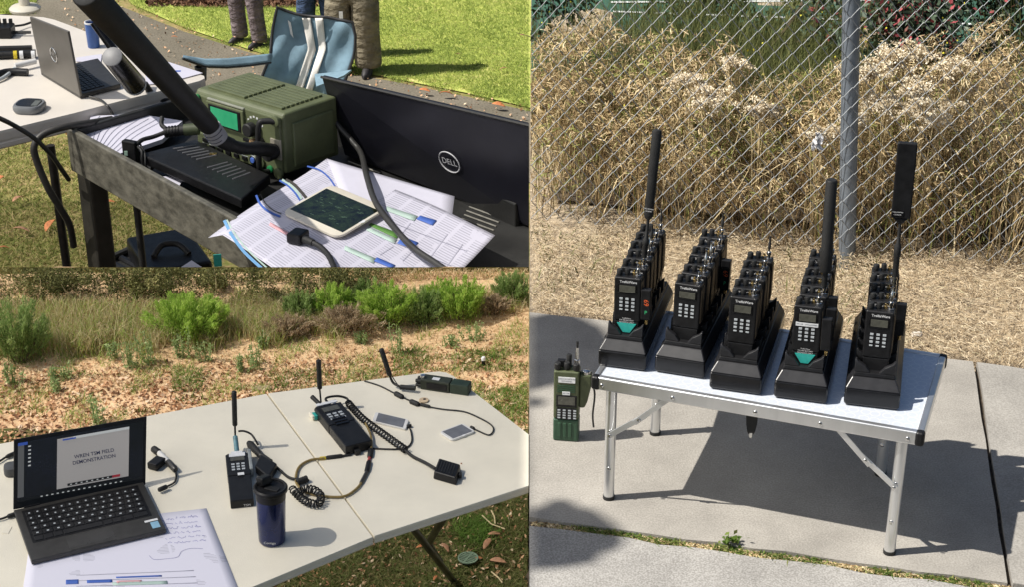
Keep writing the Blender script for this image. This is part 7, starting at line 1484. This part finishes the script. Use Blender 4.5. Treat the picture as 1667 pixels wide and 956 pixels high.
# ---- people standing on the lawn (only their legs are in view)
M['skin'] = mat('skin', (.45, .27, .19), .55, var=.08, scale=30)
def skin_obj(name, verts, edges, radii, m, parent, root=0):
    me = bpy.data.meshes.new(name); me.from_pydata(verts, edges, []); o = link(name, me, parent); me.materials.append(m)
    md = o.modifiers.new('skin', 'SKIN'); md.use_smooth_shade = True
    for i, r_ in enumerate(radii): sv = me.skin_vertices[0].data[i]; sv.radius = (r_, r_) if not isinstance(r_, tuple) else r_; sv.use_root = (i == root)
    sd = o.modifiers.new('sub', 'SUBSURF'); sd.levels = 2; sd.render_levels = 2; return o
def person(label, loc, S, rz, trouser, shirt, spread=.12, tw=1.0):
    t0 = thing('person', label, 'person', loc, rz); t0.scale = (S, S, S); h = spread
    V0 = [(0, 0, .95), (0, 0, 1.2), (0, 0, 1.42), (0, 0, 1.52), (0, -.01, 1.66), (0, -.01, 1.74), (-h, 0, .86), (-h * 1.05, -.02, .5), (-h * 1.1, .02, .09), (h, 0, .86), (h * 1.05, -.02, .5), (h * 1.1, .02, .09), (-.19, 0, 1.40), (-.25, .02, 1.12), (-.24, -.06, .88), (-.23, -.08, .78), (.19, 0, 1.40), (.25, .02, 1.12), (.24, -.06, .88), (.23, -.08, .78), (-h * 1.1, -.12, .05), (h * 1.1, -.12, .05)]
    E = [(0, 1), (1, 2), (2, 3), (3, 4), (4, 5), (0, 6), (6, 7), (7, 8), (0, 9), (9, 10), (10, 11), (2, 12), (12, 13), (13, 14), (14, 15), (2, 16), (16, 17), (17, 18), (18, 19), (8, 20), (11, 21)]
    rad = [.13, .13, .14, .055, .085, .07, .08, .055, .04, .08, .055, .04, .06, .045, .032, .035, .06, .045, .032, .035, .035, .035]
    skin_obj('body', V0, E, rad, M['skin'], t0)
    Vt = [(0, 0, 1.0), (0, 0, .92), (-h, 0, .84), (-h * 1.05, -.025, .62), (-h * 1.06, -.02, .5), (-h * 1.08, .0, .3), (-h * 1.1, .02, .10), (-h * 1.1, .015, .05), (h, 0, .84), (h * 1.05, -.025, .62), (h * 1.06, -.02, .5), (h * 1.08, .0, .3), (h * 1.1, .02, .10), (h * 1.1, .015, .05)]
    Et = [(0, 1), (1, 2), (2, 3), (3, 4), (4, 5), (5, 6), (6, 7), (1, 8), (8, 9), (9, 10), (10, 11), (11, 12), (12, 13)]
    skin_obj('trousers', Vt, Et, [.155, .16] + [x * tw for x in (.105, .092, .082, .082, .086, .078)] * 2, trouser, t0)
    Vs = [(0, 0, .98), (0, 0, 1.2), (0, 0, 1.40), (-.2, 0, 1.40), (-.25, .01, 1.2), (.2, 0, 1.40), (.25, .01, 1.2)]
    skin_obj('shirt', Vs, [(0, 1), (1, 2), (2, 3), (3, 4), (2, 5), (5, 6)], [.16, .16, .165, .085, .07, .085, .07], shirt, t0)
    for s_ in (-1, 1):
        b = MB(); x = s_ * h * 1.1
        b.loft([[Vector((x + w * math.cos(2 * math.pi * i / 12), -.06 + l_ * math.sin(2 * math.pi * i / 12), z)) for i in range(12)] for w, l_, z in ((.046, .142, 0), (.050, .148, .02), (.047, .135, .045), (.042, .09, .07), (.036, .05, .085))]); b.build('shoe', M['shoe'], t0, smooth=60)
    b = MB(); b.lathe([(.001, 0), (.06, .0), (.092, -.06), (.09, -.12), (.07, -.13)], (0, .015, 1.79), 14); b.build('hair', M['bark'], t0, smooth=60)
    return t0
M['shoe'] = mat('dark_shoe', (.02, .018, .02), .6, var=.3, scale=20)
def denim(n_, c): return mat(n_, c, .9, var=.3, scale=7, bump=1.0, bscale=9, stretch=(1, 1, 1.8), dist=.05, spec=.1)
person('person in grey-mauve trousers and dark shoes standing on the lawn', P(406, 73, LG) + Vector((0, 0, .012)), .62, R(-38), denim('mauve_trousers', (.17, .14, .145)), denim('dark_shirt', (.05, .06, .09)), .17, 1.4)
person('person in olive-brown trousers standing directly behind the camping chair', P(574, 133, LG) + Vector((0, .2, .012)), .80, R(-8), denim('olive_trousers', (.20, .175, .125)), denim('brown_shirt', (.1, .08, .06)), .13, 1.75)
person('person in blue jeans standing behind the camping chair, left of the olive trousers', P(519, 100, LG) + Vector((0, .1, .012)), .70, R(5), denim('blue_jeans', (.06, .09, .16)), denim('grey_shirt', (.1, .1, .1)), .13, 1.4)
b = MB(); q0 = PD(555, 24, 12.15); b.box(q0, (.028, .004, .05)); tag(b.build('white_key_tag', M['sticker']), 'small white tag hanging on the olive-brown trousers', 'tag')
